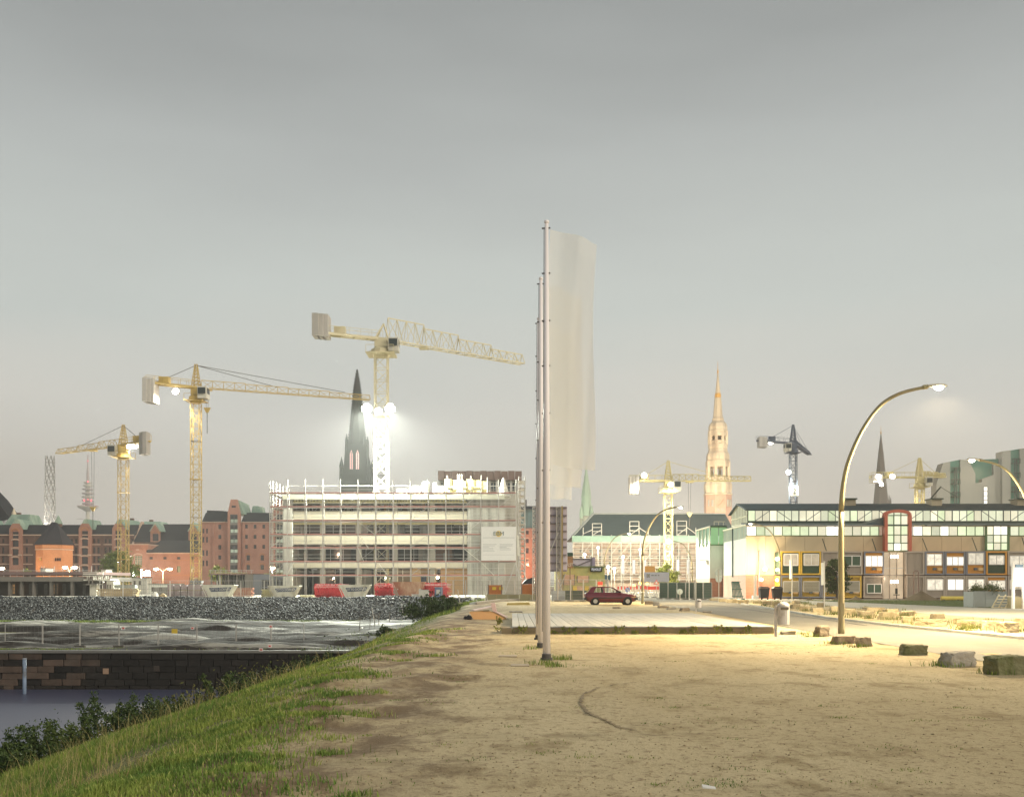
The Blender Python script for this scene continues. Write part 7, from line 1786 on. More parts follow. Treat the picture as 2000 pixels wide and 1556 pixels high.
cuboid('top_rail', t, kx(1118), kx(1165), D + 2.25, D + 2.38, kz(1090), kz(1088.5), BBR)
for i in range(6):
    p0, p1 = 1040 + i * 25, 1040 + (i + 1) * 25
    fence_panel('kiosk_fence_panel', (PX(p0, 95), 95, 0), (PX(p1, 95) - .06, 95, 0), 2.0, '%s wire fence panel from the flagpoles behind the parked car' % ORD[i], 'fence panel', 'fence behind the car', nv=14, nh=6, wr=.01)
# low dark hedge-like screen
t = thing('green_screen', 'low dark green windscreen cloth along the fence behind the car', 'screen', (PX(1125, 96), 96, 0)); 
for k in range(4): cuboid('cloth', t, PX(1104 + k * 14, 96) + .01, PX(1104 + (k + 1) * 14, 96) - .01, 96, 96.05, .1, 1.0, M('screen_green', (.02, .05, .035), .8))
t = thing('red_round_sign', 'bright red sign plate on a post above the parked car', 'sign', (PX(1172, 92), 92, 0)); a = P(1172, 1139, 92)
rod('post', t, (a.x, 92, 0), (a.x, 92, a.z + .3), .04, STEEL); cuboid('plate', t, a.x - .21, a.x + .21, 91.93, 91.96, a.z - .14, a.z + .16, M('sign_red', (.75, .07, .05), .5)); cuboid('lower_plate', t, a.x - .21, a.x + .21, 91.93, 91.96, a.z - .32, a.z - .16, M('sign_peach', (.75, .5, .4), .5))
# ------------------------------------------------------------------ warehouse with the long dark roof and its scaffold
D = 212; gx_ = lambda px: PX(px, D); gz_ = lambda py: max(0, PZ(py, D))
t = thing('long_roof_warehouse', 'pale warehouse with a long dark green slate roof wrapped in scaffold', 'warehouse', (gx_(1280), D + 8, 0))
PALE = M('floodlit_wall', (.55, .45, .36), .85, .25, .5, dirt=(.42, .28, .2), dscale=.4)
hl = [(gx_(1132 + k * 19), gx_(1139 + k * 19), gz_(y1), gz_(y0)) for k in range(15) for y0, y1 in ((1072, 1079), (1085, 1092), (1097, 1104))]
wall_cells(MB(), gx_(1118), gx_(1430), 0, gz_(1050), D, hl, .3).build('wall', PALE, t)
for h_ in hl: cuboid('window', t, h_[0], h_[1], D + .28, D + .34, h_[2], h_[3], M('pale_pane', (.20, .20, .17), .3, .3))
rz0, rz1 = gz_(1049), PZ(1003.5, D + 12)
ro = MB().add([(gx_(1117), D - .6, rz0), (gx_(1440), D - .6, rz0), (gx_(1440), D + 12, rz1), (PX(1159, D + 12), D + 12, rz1), (gx_(1117), D + 24, rz0), (gx_(1440), D + 24, rz0)], [(0, 1, 2, 3), (0, 3, 4), (3, 2, 5, 4), (0, 4, 5, 1), (1, 5, 2)])
ro.build('roof', M('green_slate', (.085, .115, .11), .6, .25, .6, (1, 1, 5)), t)
MB().bar((gx_(1117), D - .6, rz0 + .1), (PX(1159, D + 12), D + 12, rz1 + .1), .35).build('hip_flashing', M('lead_flashing', (.45, .47, .43), .5), t)
MB().bar((PX(1159, D + 12), D + 12, rz1 + .05), (gx_(1440), D + 12, rz1 + .05), .3).build('ridge', M('lead_flashing'), t)
cn = MB()
for k in range(72): cn.box(gx_(1120 + k * 4.3), gx_(1122.4 + k * 4.3), D - .4, D - .02, gz_(1063), gz_(1059.5))
stuff(cn.build('cornice_brackets', TRIM, t)); cuboid('cornice', t, gx_(1118), gx_(1430), D - .5, D - .03, gz_(1059.3), gz_(1057), TRIM)
Dg = 210.5; g2 = lambda px: PX(px, Dg); gzz = lambda py: max(0, PZ(py, Dg))
s2 = thing('warehouse_scaffold', 'pale scaffold with green netting along the long roofed warehouse', 'scaffold', (g2(1270), Dg, 0))
PSC = M('pale_tube', (.62, .60, .54), .5, .1, 1, rand=.1); NET = M('green_net', (.30, .45, .36), .8, .25, 1.0, rand=.06)
gl = [1131, 1119, 1106.5, 1094.5, 1082, 1070, 1058]
for k in range(17):
    px = 1119 + k * 18.8; rod('standard', s2, (g2(px), Dg, 0), (g2(px), Dg, gzz(1044)), .09, PSC)
for y in gl:
    for k in range(16):
        cuboid('deck_board', s2, g2(1119 + k * 18.8) + .02, g2(1119 + (k + 1) * 18.8) - .02, Dg + .05, Dg + 1, gzz(y) - .1, gzz(y), BRN if y in (1070, 1082, 1094.5, 1119) else PSC)
    for dz_ in (.5, 1.0): rod('guard_rail', s2, (g2(1119), Dg - .06, gzz(y) + dz_), (g2(1420), Dg - .06, gzz(y) + dz_), .055, PSC)
for k in range(16): cuboid('net', s2, g2(1117 + k * 19) + .02, g2(1117 + (k + 1) * 19) - .02, Dg - .2, Dg - .15, gzz(1058), gzz(1046), NET)
for k, i in enumerate((1, 4, 7, 10, 13, 5)):
    for q in range(3): rod('brace', s2, (g2(1119 + i * 18.8), Dg - .1, gzz(gl[q * 2])), (g2(1119 + (i + 1) * 18.8), Dg - .1, gzz(gl[q * 2 + 2])), .06, PSC)
for i, (p0, p1, y0, y1) in enumerate([(1157, 1175, 1045, 1022), (1230, 1248, 1045, 1018), (1322, 1341, 1045, 1017)]):
    for px in (p0, p1):
        for d_ in (Dg + 1, Dg + 4): rod('roof_tower_standard', s2, (PX(px, d_), d_, gzz(y0)), (PX(px, d_), d_, PZ(y1, d_)), .09, PSC)
    for q in range(4):
        y = y0 - (y0 - y1) * q / 3; rod('roof_tower_rail', s2, (PX(p0, Dg + 1), Dg + 1, PZ(y, Dg + 1)), (PX(p1, Dg + 1), Dg + 1, PZ(y, Dg + 1)), .08, PSC)
    rod('roof_tower_brace', s2, (PX(p0, Dg + 1), Dg + 1, PZ(y0, Dg + 1)), (PX(p1, Dg + 1), Dg + 1, PZ((y0 + y1) / 2, Dg + 1)), .08, PSC)
    e = p1 + 18 if i else p0 - 18; rod('lean_rail', s2, (PX(p1 if i else p0, Dg + 1), Dg + 1, PZ(y1 + 12, Dg + 1)), (PX(e, Dg + 1), Dg + 1, PZ(1042, Dg + 1)), .08, PSC); rod('roof_tower_standard', s2, (PX(e, Dg + 1), Dg + 1, gzz(1045)), (PX(e, Dg + 1), Dg + 1, PZ(1030, Dg + 1)), .08, PSC)
light('facade_lamp', (g2(1165), Dg - 14, 9), 8000, (1.0, .90, .68), s2, .5); light('facade_lamp', (g2(1280), Dg - 16, 9), 9000, (1.0, .92, .70), s2, .5); light('facade_lamp', (g2(1380), Dg - 14, 9), 5000, (1.0, .92, .72), s2, .5)
# small far lamps in front of it
for i, (px, py, d_, lab) in enumerate([(1142, 1083, 165, 'tiny lamp glowing low before the pale warehouse corner'), (1168, 1069, 170, 'small lamp glowing before the scaffold next to the leftmost roof tower'), (1250, 1073, 172, 'round lamp glowing beside the lamp post behind the car'), (1217, 1087, 168, 'small lamp glowing between the two curved lamps'), (1188, 1107, 150, 'low lamp globe behind the car left of the white banners'), (1200, 1110, 152, 'second low lamp globe behind the car'), (1448, 1021, 106, None)]):
    if lab is None: continue
    a = P(px, py, d_); t = thing('globe_lamp', lab, 'lamp', (a.x, d_, 0), 'small lamps along the far street')
    rod('post', t, (a.x, d_, 0), (a.x, d_, a.z - .3), .06, STEEL); MB().lathe(a.x, d_, [(.04, a.z - .22), (.17, a.z - .1), (.2, a.z), (.14, a.z + .15), (.03, a.z + .2)], 10).build('globe', GLOW('globe_lens', (1.0, .95, .76), 22, .03), t)
    light('bulb', (a.x, d_ - .5, a.z - .3), 700, (1, .88, .62), t, .2)
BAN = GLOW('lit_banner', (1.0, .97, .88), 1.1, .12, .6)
for i, (px, y0, y1) in enumerate([(1217, 1120, 1093), (1238, 1120, 1093), (1259.5, 1120, 1093), (1324, 1118, 1092), (1344.5, 1120, 1092)]):
    d_ = 158; t = thing('white_banner', '%s bright white banner on a mast along the far street' % ORD[i], 'banner', (PX(px, d_), d_, 0), 'white banners along the far street')
    MB().box(PX(px - 2.6, d_), PX(px + 2.6, d_), d_, d_ + .06, PZ(y0, d_), PZ(y1, d_)).build('cloth', BAN, t); rod('mast', t, (PX(px - 3, d_), d_ + .03, 0), (PX(px - 3, d_), d_ + .03, PZ(y1 - 2, d_)), .05, PSC)
# green lawn bush tree
def tree(name, label, base, w_, h_, trunk, leaves, size, mat, clumps=40, crown0=.3):
    bx, by, bz = base; t = thing(name, label, 'tree', base)
    tb = MB().tube([(bx, by, bz - .1), (bx + .05, by, bz + trunk), (bx, by, bz + h_ * .7)], [.16, .12, .05], 8); cs, rs = [], []
    for k in range(clumps):
        a = random.random() * 6.283; ph = random.uniform(-.9, 1); r = (random.random() ** .4) * w_ / 2 * math.sqrt(max(.05, 1 - ph * ph * .9))
        c = (bx + r * math.cos(a), by + r * math.sin(a), bz + trunk + (h_ - trunk) * (.5 + .48 * ph)); cs.append(c); rs.append(w_ * random.uniform(.04, .085))
        if k % 3 == 0: tb.tube([(bx, by, bz + trunk * random.uniform(.7, 1.2)), c], [.05, .015], 5)
    tb.build('trunk', BARK, t); v, f = leaf_cloud(cs, rs, leaves, size)
    o = mesh_np('crown', v, [f], mat, origin=base); o.parent = t; o.location = (0, 0, 0); ORG[o.name] = Vector(base); return t
YG = leaf_mat('lit_leaves', (.22, .27, .05), (.33, .36, .08), (.42, .42, .12))
tree('round_tree', 'round bright yellow green tree before the far scaffold', (PX(1308, 135), 135, 0), 3.3, 4.1, 1.0, 3400, .16, YG)
tree('bright_tree', 'floodlit green tree behind the foot of the yellow crane', (PX(232, 200), 200, 0), 7.5, 7.6, 1.6, 4200, .30, leaf_mat('pale_leaves', (.13, .17, .05), (.20, .25, .08), (.30, .34, .14)), 60)
tree('small_site_tree', 'small green tree before the red warehouse', (PX(427, 205), 205, 0), 3.6, 5.0, 2.0, 1800, .24, YG, 30)
tree('sapling', 'tiny sapling showing above the unfinished slab', (PX(53, 200), 200, 0), 1.6, 4.6, 3.2, 500, .2, YG, 14)
tree('wall_ivy_tree', 'dark narrow tree before the office containers, behind the nearest lamp', (PX(1634, 106), 106, 0), 2.5, 4.1, .5, 5200, .13, DK, 70)
# ------------------------------------------------------------------ site board, road works and green fence
D = 122; t = thing('grey_site_board', 'grey blue site board with a square emblem beyond the road works', 'sign board', (PX(1283, D), D, 0))
MB().box(PX(1258, D), PX(1307, D), D, D + .08, PZ(1136, D), PZ(1117, D)).build('panel', M('board_bluegrey', (.42, .44, .52), .6, .1, 1), t)
for px in (1262, 1283, 1303): rod('post', t, (PX(px, D), D + .12, 0), (PX(px, D), D + .12, PZ(1117, D)), .05, STEEL)
eb = MB().box(PX(1263, D), PX(1269, D), D - .03, D - .004, PZ(1127, D), PZ(1120.5, D)).build('emblem', LET, t)
rg_ = MB().lathe(0, 0, [(.1, 0), (.15, 0), (.15, .01), (.1, .01)], 20, cap=False).build('emblem_ring', RW, t); rg_.data.transform(Matrix.Translation(ORG[t.name])); rg_.location = P(1266, 1123.7, D - .045) - ORG[t.name]; rg_.rotation_euler = (R(90), 0, 0)
for k, w_ in enumerate((5, 4, 3)): cuboid('text_line', t, PX(1272 + k * 6.5, D), PX(1272 + k * 6.5 + w_, D), D - .02, D - .004, PZ(1124, D), PZ(1122.4, D), LET)
cuboid('orange_field', t, PX(1260, D), PX(1280, D), D + .3, D + .34, PZ(1117, D), PZ(1105, D), M('orange_board', (.62, .34, .10), .6))
t = thing('blue_sign', 'dark blue direction sign on a post left of the white banners', 'sign', (PX(1187, 115), 115, 0)); MB().box(PX(1181, 115), PX(1192.5, 115), 115, 115.05, PZ(1132.5, 115), PZ(1122, 115)).build('plate', M('sign_blue', (.05, .10, .13), .5), t); cuboid('bar', t, PX(1186, 115), PX(1187, 115), 114.97, 114.995, PZ(1132, 115), PZ(1122.5, 115), RW); rod('post', t, (PX(1186.5, 115), 115.1, 0), (PX(1186.5, 115), 115.1, PZ(1120, 115)), .05, STEEL)
RB = M('barrier_red', (.72, .10, .08), .5, .1); 
for i, (p0, p1, y) in enumerate([(1206, 1222, 1148), (1224, 1240, 1148), (1242, 1262, 1147), (1262, 1278, 1148), (1278, 1296, 1148)]):
    d_ = 118 + (i % 2) * 2; t = thing('road_barrier', '%s red and white road works barrier from the car' % ORD[i], 'barrier', (PX((p0 + p1) / 2, d_), d_, 0), 'road works barriers')
    n_ = 5
    for k in range(n_): cuboid('stripe', t, PX(p0 + (p1 - p0) * k / n_, d_), PX(p0 + (p1 - p0) * (k + 1) / n_, d_), d_, d_ + .05, PZ(y + 3, d_), PZ(y - 3.5, d_), RB if (k % 2 == 0 or i > 2) else RW)
    for px in (p0 + 1, p1 - 1): rod('leg', t, (PX(px, d_), d_ + .08, 0), (PX(px, d_), d_ + .08, PZ(y - 4, d_)), .05, STEEL); cuboid('foot', t, PX(px, d_) - .25, PX(px, d_) + .25, d_ - .1, d_ + .3, 0, .12, CDK)
for i, (px, py) in enumerate([(1250, 1139), (1264, 1140), (1238, 1143)]):
    d_ = 119; a = P(px, py, d_); t = thing('warning_lamp', ['amber warning lamp on the road works left of the post', 'amber warning lamp on the road works right of the post', 'small amber warning lamp low on the road works'][i], 'warning lamp', (a.x, d_, 0)); rod('stem', t, (a.x, d_, 0), (a.x, d_, a.z - .1), .04, STEEL); MB().lathe(a.x, d_, [(.05, a.z - .1), (.17, a.z - .06), (.17, a.z + .12), (.05, a.z + .16)], 10).build('lens', GLOW('amber_lens', (1.0, .55, .12), 5, .1), t)
t = thing('round_blue_sign', 'round blue and white traffic sign low behind the car', 'traffic sign', (PX(1226, 112), 112, 0)); a = P(1226, 1151.5, 112)
dsc = MB().lathe(0, 0, [(.26, 0), (.26, .02)], 20).build('disc', M('sign_blue_bright', (.25, .30, .55), .5), t); dsc.data.transform(Matrix.Translation(ORG[t.name])); dsc.location = a - ORG[t.name]; dsc.rotation_euler = (R(90), 0, 0); MB().bar((a.x - .13, 111.96, a.z + .13), (a.x + .13, 111.96, a.z - .13), .09).build('arrow', RW, t); rod('post', t, (a.x, 112.05, 0), (a.x, 112.05, a.z + .2), .03, STEEL)
t = thing('warning_triangle', 'red bordered warning triangle sign by the road works', 'traffic sign', (PX(1282, 114), 114, 0)); a = P(1282, 1137, 114); MB().prism([(a.x - .3, a.z - .2), (a.x + .3, a.z - .2), (a.x, a.z + .32)], 114, 114.03).build('plate', RB, t); MB().prism([(a.x - .17, a.z - .13), (a.x + .17, a.z - .13), (a.x, a.z + .17)], 113.97, 113.99).build('field', RW, t); rod('post', t, (a.x, 114.05, 0), (a.x, 114.05, a.z - .1), .03, STEEL)
GNET = M('green_fence_net', (.06, .17, .12), .8, .3, .8, rand=.1)
for i in range(6):
    p0, p1 = 1288 + i * 17.2, 1288 + (i + 1) * 17.2; d_ = 108 - i * .8
    t = fence_panel('green_fence_panel', (PX(p0, d_), d_, 0), (PX(p1, d_) - .05, d_, 0), 1.75, '%s green netted fence panel from the road works to the hall annex' % ORD[i], 'fence panel', 'green netted fence', nv=9, nh=7, wr=.012)
    cuboid('net', t, PX(p0, d_) + .03, PX(p1, d_) - .08, d_ + .05, d_ + .07, .12, 1.72, GNET)
for i, (px, py, d_, r_, lab) in enumerate([(1328, 1155, 95, .27, 'round pale traffic sign on a short post beside the road'), (1404, 1118, 95, .33, 'round grey sign back on a tall post before the annex'), (1404, 1130, 95, .28, None)]):
    if lab is None: continue
    a = P(px, py, d_); t = thing('traffic_sign', lab, 'traffic sign', (a.x, d_, 0)); rod('post', t, (a.x, d_, 0), (a.x, d_, a.z + (.1 if i == 0 else .3)), .04, STEEL)
    for q in range(1 + i): ds_ = MB().lathe(0, 0, [(r_ * (1 - .1 * q), 0), (r_ * (1 - .1 * q), .02)], 20).build('disc', M('sign_grey', (.34, .40, .40), .5), t); ds_.data.transform(Matrix.Translation(ORG[t.name])); ds_.location = a - ORG[t.name] + Vector((0, .06, -q * .6)); ds_.rotation_euler = (R(90), 0, 0)
for i, (px, d_, yt) in enumerate([(1346, 101, 1096), (1359, 99, 1090), (1547, 84, 1092), (1610, 71, 1097)]):
    a = P(px, yt, d_); t = thing('thin_sign_post', ['thin pale post at the end of the road works fence', 'tall thin post beside the green netted fence', 'white sign post with an edge-on plate before the yellow containers', 'second white sign post with an edge-on plate nearer the lamp'][i], 'sign post', (a.x, d_, 0)); rod('post', t, (a.x, d_, 0), (a.x, d_, a.z), .045, PSC)
    if i > 1:
        cuboid('plate', t, a.x - .14, a.x - .08, d_ - .3, d_ + .3, a.z - 1.6, a.z - .05, RW); cuboid('cap', t, a.x - .06, a.x + .06, d_ - .06, d_ + .06, a.z, a.z + .05, RW)
# ------------------------------------------------------------------ the long hall
D = 112.0; hx = lambda px, d_=D: PX(px, d_); hz = lambda py, d_=D: PZ(py, d_)
X0, X1 = 25.6, 62.0
hall = thing('long_hall', 'long hall with lit clerestory glazing, dark roof and red arched window', 'hall', (44, 118, 0))
TAN = M('tan_cladding', (.57, .46, .30), .7, .12, .5, (2, 1, .4), rand=.05); WHT = M('white_cladding', (.60, .60, .54), .6, .08, .5, (2, 2, .4), rand=.03)
HBR = BRICK('hall_brick', (.36, .17, .12), (.30, .14, .10), (.34, .25, .2), .5, .17, (.25, .13, .1))
GFR = M('green_frame', (.10, .18, .08), .55, .15, 1); DGR = M('dark_green_steel', (.03, .055, .045), .5, .2, 1)
RFM = M('ribbed_roof', (.055, .085, .095), .5, .15, .5, (1, 1, 1), rand=.04)
GP = [GLOW('hall_pane_green', (.80, .90, .56), .95, .35, .7), GLOW('hall_pane_cream', (.97, .92, .66), 1.0, .3, .6), GLOW('hall_pane_pale', (.88, .90, .64), .95, .3, .6)]
GBR = GLOW('hall_pane_bright', (1.0, .97, .86), 2.2, .25, .9)
ze, zw0, zw1 = 7.98, hz(1045), hz(1028)
# front wall cladding panels between base and window band
for k in range(17):
    a = X0 + (X1 - X0) * k / 17; b_ = X0 + (X1 - X0) * (k + 1) / 17
    cuboid('cladding_panel', hall, a + .012, b_ - .012, D, D + .15, 2.6, zw0 - .06, TAN); cuboid('brick_base', hall, a, b_, D - .02, D + .16, 0, 2.6, HBR)
cuboid('inner_core', hall, X0 + .3, X1, D + .5, D + 11.5, 0, zw0, TAN)
sill = lambda z0_, z1_, nm, mt, y0=D - .06, y1=D + .18: cuboid(nm, hall, X0, X1, y0, y1, z0_, z1_, mt)
sill(zw0 - .08, zw0, 'window_sill', GFR); sill(zw1, ze - .02, 'eaves_beam', M('eaves_cream', (.55, .42, .26), .6), D - .25)
nwin = 38
for k in range(nwin):
    a = X0 + .15 + (X1 - X0) * k / nwin; b_ = X0 + .15 + (X1 - X0) * (k + 1) / nwin; cp = 1000 + (a + b_) / 2 * 2000 / D
    if 1722 < cp < 1784: continue
    bright = abs(cp - 1473) < 7 or 1622 < cp < 1642 or abs(cp - 1790) < 8 or abs(cp - 1848) < 7
    cuboid('window_pane', hall, a + .03, b_ - .03, D + .05, D + .09, zw0, zw1, GBR if bright else random.choice(GP)); cuboid('glazing_bar', hall, b_ - .035, b_ + .035, D - .03, D + .12, zw0, zw1, GFR)
# lower roof and clerestory
Dm = 114.0; zc0, zc1 = PZ(1017, Dm), PZ(997, Dm); xm0 = 26.25
MB().hexa([(X0 - .1, D - .5, ze), (X1, D - .5, ze), (X1, Dm, zc0 - .35), (X0 - .1, Dm, zc0 - .35), (X0 - .1, D - .5, ze + .1), (X1, D - .5, ze + .1), (X1, Dm, zc0 - .22), (X0 - .1, Dm, zc0 - .22)]).build('lower_roof', RFM, hall)
cuboid('clerestory_beam', hall, xm0, X1, Dm - .15, Dm + .2, zc0 - .28, zc0, DGR)
nc = 44; st = (X1 - xm0) / nc
for k in range(nc):
    a = xm0 + k * st; cuboid('clerestory_pane', hall, a + .03, a + st - .03, Dm + .02, Dm + .06, zc0, zc1, random.choice(GP)); cuboid('glazing_bar', hall, a - (.05 if k % 7 == 0 else .025), a + (.05 if k % 7 == 0 else .025), Dm - .06, Dm + .1, zc0, zc1, DGR)
    if k % 7 == 1: rod('wind_brace', hall, (a, Dm - .03, zc0), (a + st * 2, Dm - .03, zc1), .035, DGR)
    if k % 7 == 4: rod('wind_brace', hall, (a, Dm - .03, zc1), (a + st * 2, Dm - .03, zc0), .035, DGR)
ridge = (118.0, PZ(983.5, 118)); zr = ridge[1]
for k in range(20):
    a = xm0 - .4 + (X1 - xm0 + .4) * k / 20; b_ = xm0 - .4 + (X1 - xm0 + .4) * (k + 1) / 20
    MB().hexa([(a, Dm - .6, zc1 - .02), (b_, Dm - .6, zc1 - .02), (b_, 118, zr - .1), (a, 118, zr - .1), (a, Dm - .6, zc1 + .1), (b_, Dm - .6, zc1 + .1), (b_, 118, zr), (a, 118, zr)]).build('roof_sheet', RFM, hall)
ribs = MB()
for k in range(150):
    a = xm0 - .35 + (X1 - xm0 + .3) * k / 150; ribs.bar((a, Dm - .6, zc1 + .12), (a, 118, zr + .02), .05, .07)
stuff(ribs.build('roof_ribs', RFM, hall))
MB().hexa([(xm0 - .4, 118, zr - .1), (X1, 118, zr - .1), (X1, 122.6, zc1), (xm0 - .4, 122.6, zc1), (xm0 - .4, 118, zr), (X1, 118, zr), (X1, 122.6, zc1 + .1), (xm0 - .4, 122.6, zc1 + .1)]).build('rear_roof', RFM, hall)
# gable end of the clerestory and glazed end wall of the hall (facing left)
WF = M('pale_frame', (.62, .58, .42), .6, .1, 1)
MB().add([(xm0, Dm, zc0 - .2), (xm0, 122, zc0 - .2), (xm0, 122, zc1), (xm0, 118, zr - .12), (xm0, Dm, zc1)], [(0, 1, 2, 3, 4)]).build('gable_glazing', GLOW('gable_glow', (.88, .92, .70), .7, .3, .5), hall)
for k in range(11):
    y = Dm + .8 * k; zt_ = zc1 + (zr - zc1) * (1 - abs(y - 118) / 4); rod('gable_bar', hall, (xm0 - .05, y, zc0 - .2), (xm0 - .05, y, zt_), .06, WF)
for (y0_, z0_, y1_, z1_) in ((Dm, zc1, 118, zr), (118, zr, 122, zc1), (Dm, zc0 - .2, 122, zc0 - .2), (Dm, (zc0 + zc1) / 2, 122, (zc0 + zc1) / 2)): rod('gable_rail', hall, (xm0 - .06, y0_, z0_), (xm0 - .06, y1_, z1_), .07, WF)
for k in range(4):
    y0_, y1_ = D + 3 * k, D + 3 * (k + 1); cuboid('end_panel', hall, X0 - .02, X0 + .12, y0_ + .01, y1_ - .01, 2.6, zw0 - .3, WHT); cuboid('end_brick_base', hall, X0 - .04, X0 + .14, y0_, y1_, 0, 2.6, BRICK('pale_brick', (.50, .36, .29), (.45, .32, .26), (.5, .42, .35), .5, .17, (.4, .28, .22)))
    cuboid('end_pane', hall, X0 + .02, X0 + .05, y0_ + .05, y1_ - .05, zw0 - .28, ze, GLOW('end_pane', (.62, .80, .62), .5, .3, .5))
for k in range(16): rod('end_bar', hall, (X0 - .03, D + .4 + k * .75, zw0 - .3), (X0 - .03, D + .4 + k * .75, ze), .04, WF)
rod('end_eaves', hall, (X0 - .05, D - .3, ze + .06), (X0 - .05, D + 12, ze + .06), .1, WF)
for s in (0, .35): rod('ladder_stile', hall, (X0 - .15, D + 6 + s, 2.4), (X0 - .15, D + 6 + s, ze), .04, DGR)
for k in range(12): rod('ladder_rung', hall, (X0 - .15, D + 6, 2.6 + k * .42), (X0 - .15, D + 6.35, 2.6 + k * .42), .025, DGR)
# red arched window
aw0, aw1 = hx(1727.5, 111.4), hx(1780, 111.4); za = PZ(1005, 111.4); Da = 111.4; REDF = M('red_frame', (.50, .13, .08), .6, .1, 1, rand=.03)
zb_ = PZ(1076, Da); fw = S(5.6, Da)
for x_ in (aw0, aw1 - fw): cuboid('arch_jamb', hall, x_, x_ + fw, Da - .15, Da + .8, zb_, za, REDF)
pts = [((aw0 + aw1) / 2 + ((aw1 - aw0) / 2 - fw / 2) * math.cos(a), za + S(7.5, Da) * math.sin(a)) for a in np.linspace(0, math.pi, 11)]
for (xa, z_a), (xb, z_b) in zip(pts[:-1], pts[1:]): MB().bar((xa, Da + .32, z_a), (xb, Da + .32, z_b), .95, fw).build('arch_segment', REDF, hall)
MB().prism([(aw0 + fw, za - .02)] + [(aw1 - fw, za - .02)] + [(x_, z_ - fw * .3) for x_, z_ in pts[1:-1]], Da + .2, Da + .9).build('arch_head_glazing', GP[2], hall)
rows_ = [PZ(y, Da) for y in (1075, 1060, 1044, 1026, 1006)]
for i in range(4):
    for k in range(3):
        a = aw0 + fw + (aw1 - aw0 - 2 * fw) * k / 3; b_ = aw0 + fw + (aw1 - aw0 - 2 * fw) * (k + 1) / 3
        cuboid('arch_pane', hall, a + .03, b_ - .03, Da + .25, Da + .3, rows_[i] + .03, rows_[i + 1] - .03, GBR if (i == 0 and k == 1) else random.choice(GP))
for i in range(5): cuboid('arch_transom', hall, aw0 + fw, aw1 - fw, Da + .12, Da + .24, rows_[i] - .05, rows_[i] + .05, GFR)
for k in (1, 2): a = aw0 + fw + (aw1 - aw0 - 2 * fw) * k / 3; cuboid('arch_mullion', hall, a - .04, a + .04, Da + .1, Da + .23, rows_[0], za + S(5, Da), GFR)
MB().hexa([(hx(1684), D - .4, ze + .1), (aw0 + .05, D - .4, ze + .1), (aw0 + .05, Dm, ze + .3), (hx(1684), Dm, ze + .3), (hx(1690), D - .3, ze + .15), (aw0 + .05, D - .3, PZ(1010, D)), (aw0 + .05, Dm, PZ(1010, D)), (hx(1690), Dm, ze + .35)]).build('arch_side_roof', RFM, hall)
# tall window further right
tw0, tw1 = hx(1924.5), hx(1968); tr_ = [PZ(y, D - .1) for y in (1074, 1059.5, 1044.5, 1026)]
for i in range(3):
    for k in range(3):
        a = tw0 + (tw1 - tw0) * k / 3; b_ = tw0 + (tw1 - tw0) * (k + 1) / 3; cuboid('tall_pane', hall, a + .03, b_ - .03, D - .10, D - .07, tr_[i] + .03, tr_[i + 1] - .03, GBR if (i == 2 and k > 0) else random.choice(GP))
for i in range(4): cuboid('tall_transom', hall, tw0 - .1, tw1 + .1, D - .2, D - .11, tr_[i] - .05, tr_[i] + .05, GFR)
for k in range(4): a = tw0 + (tw1 - tw0) * k / 3; cuboid('tall_mullion', hall, a - (.12 if k in (0, 3) else .03), a + (.12 if k in (0, 3) else .03), D - .22, D - .1, tr_[0], tr_[3], GFR)
for p in ((1606, 1052, 1614, 1075), (1703, 1052, 1711, 1075), (1801, 1051, 1811, 1075), (1898, 1050, 1908, 1075), (1995, 1049, 2004, 1075)): rod('stay_rod', hall, (hx(p[0]), D - .1, hz(p[1])), (hx(p[2], 110), 110, PZ(p[3], 110)), .05, DGR)
for px in (1657, 1824, 1990):
    d_ = 117; cuboid('roof_vent', hall, hx(px - 10, d_), hx(px + 10, d_), d_ - .8, d_ + .8, zr - .4, zr + .35, M('vent_tan', (.36, .31, .22), .7)); cuboid('vent_cap', hall, hx(px - 12, d_), hx(px + 12, d_), d_ - 1, d_ + 1, zr + .35, zr + .5, DGR)
light('hall_spot', (hx(1470), D - 3.5, 3.2), 900, (1.0, .80, .5), hall, .2)
# lamps at the hall foot
for i, (px, py, col_) in enumerate([(1487, 1131, (1.0, .5, .3)), (1518, 1091, (1.0, .9, .7)), (1519, 1112, (1.0, .9, .65)), (1519, 1132, (1.0, .82, .5)), (1494, 1111, (1.0, .75, .45))]):
    d_ = 110.6; a = P(px, py, d_); t = thing('wall_lamp', ['red tinged lamp glaring near the wheelie bins', 'topmost lamp at the edge of the yellow container', 'middle lamp at the edge of the yellow container', 'lowest lamp at the edge of the yellow container', 'faint lamp on the hall wall above the red tinged one'][i], 'wall lamp', tuple(a), 'lamps at the hall corner'); cuboid('bracket', t, a.x - .06, a.x + .06, a.y + .1, 111.98, a.z - .04, a.z + .04, STEEL); MB().lathe(a.x, a.y, [(.04, a.z - .2), (.2, a.z - .1), (.22, a.z + .05), (.05, a.z + .18)], 10).build('globe', GLOW('wall_lens' + str(i), col_, 18, .03), t); light('bulb', (a.x, a.y - .4, a.z), 260, col_, t, .15)
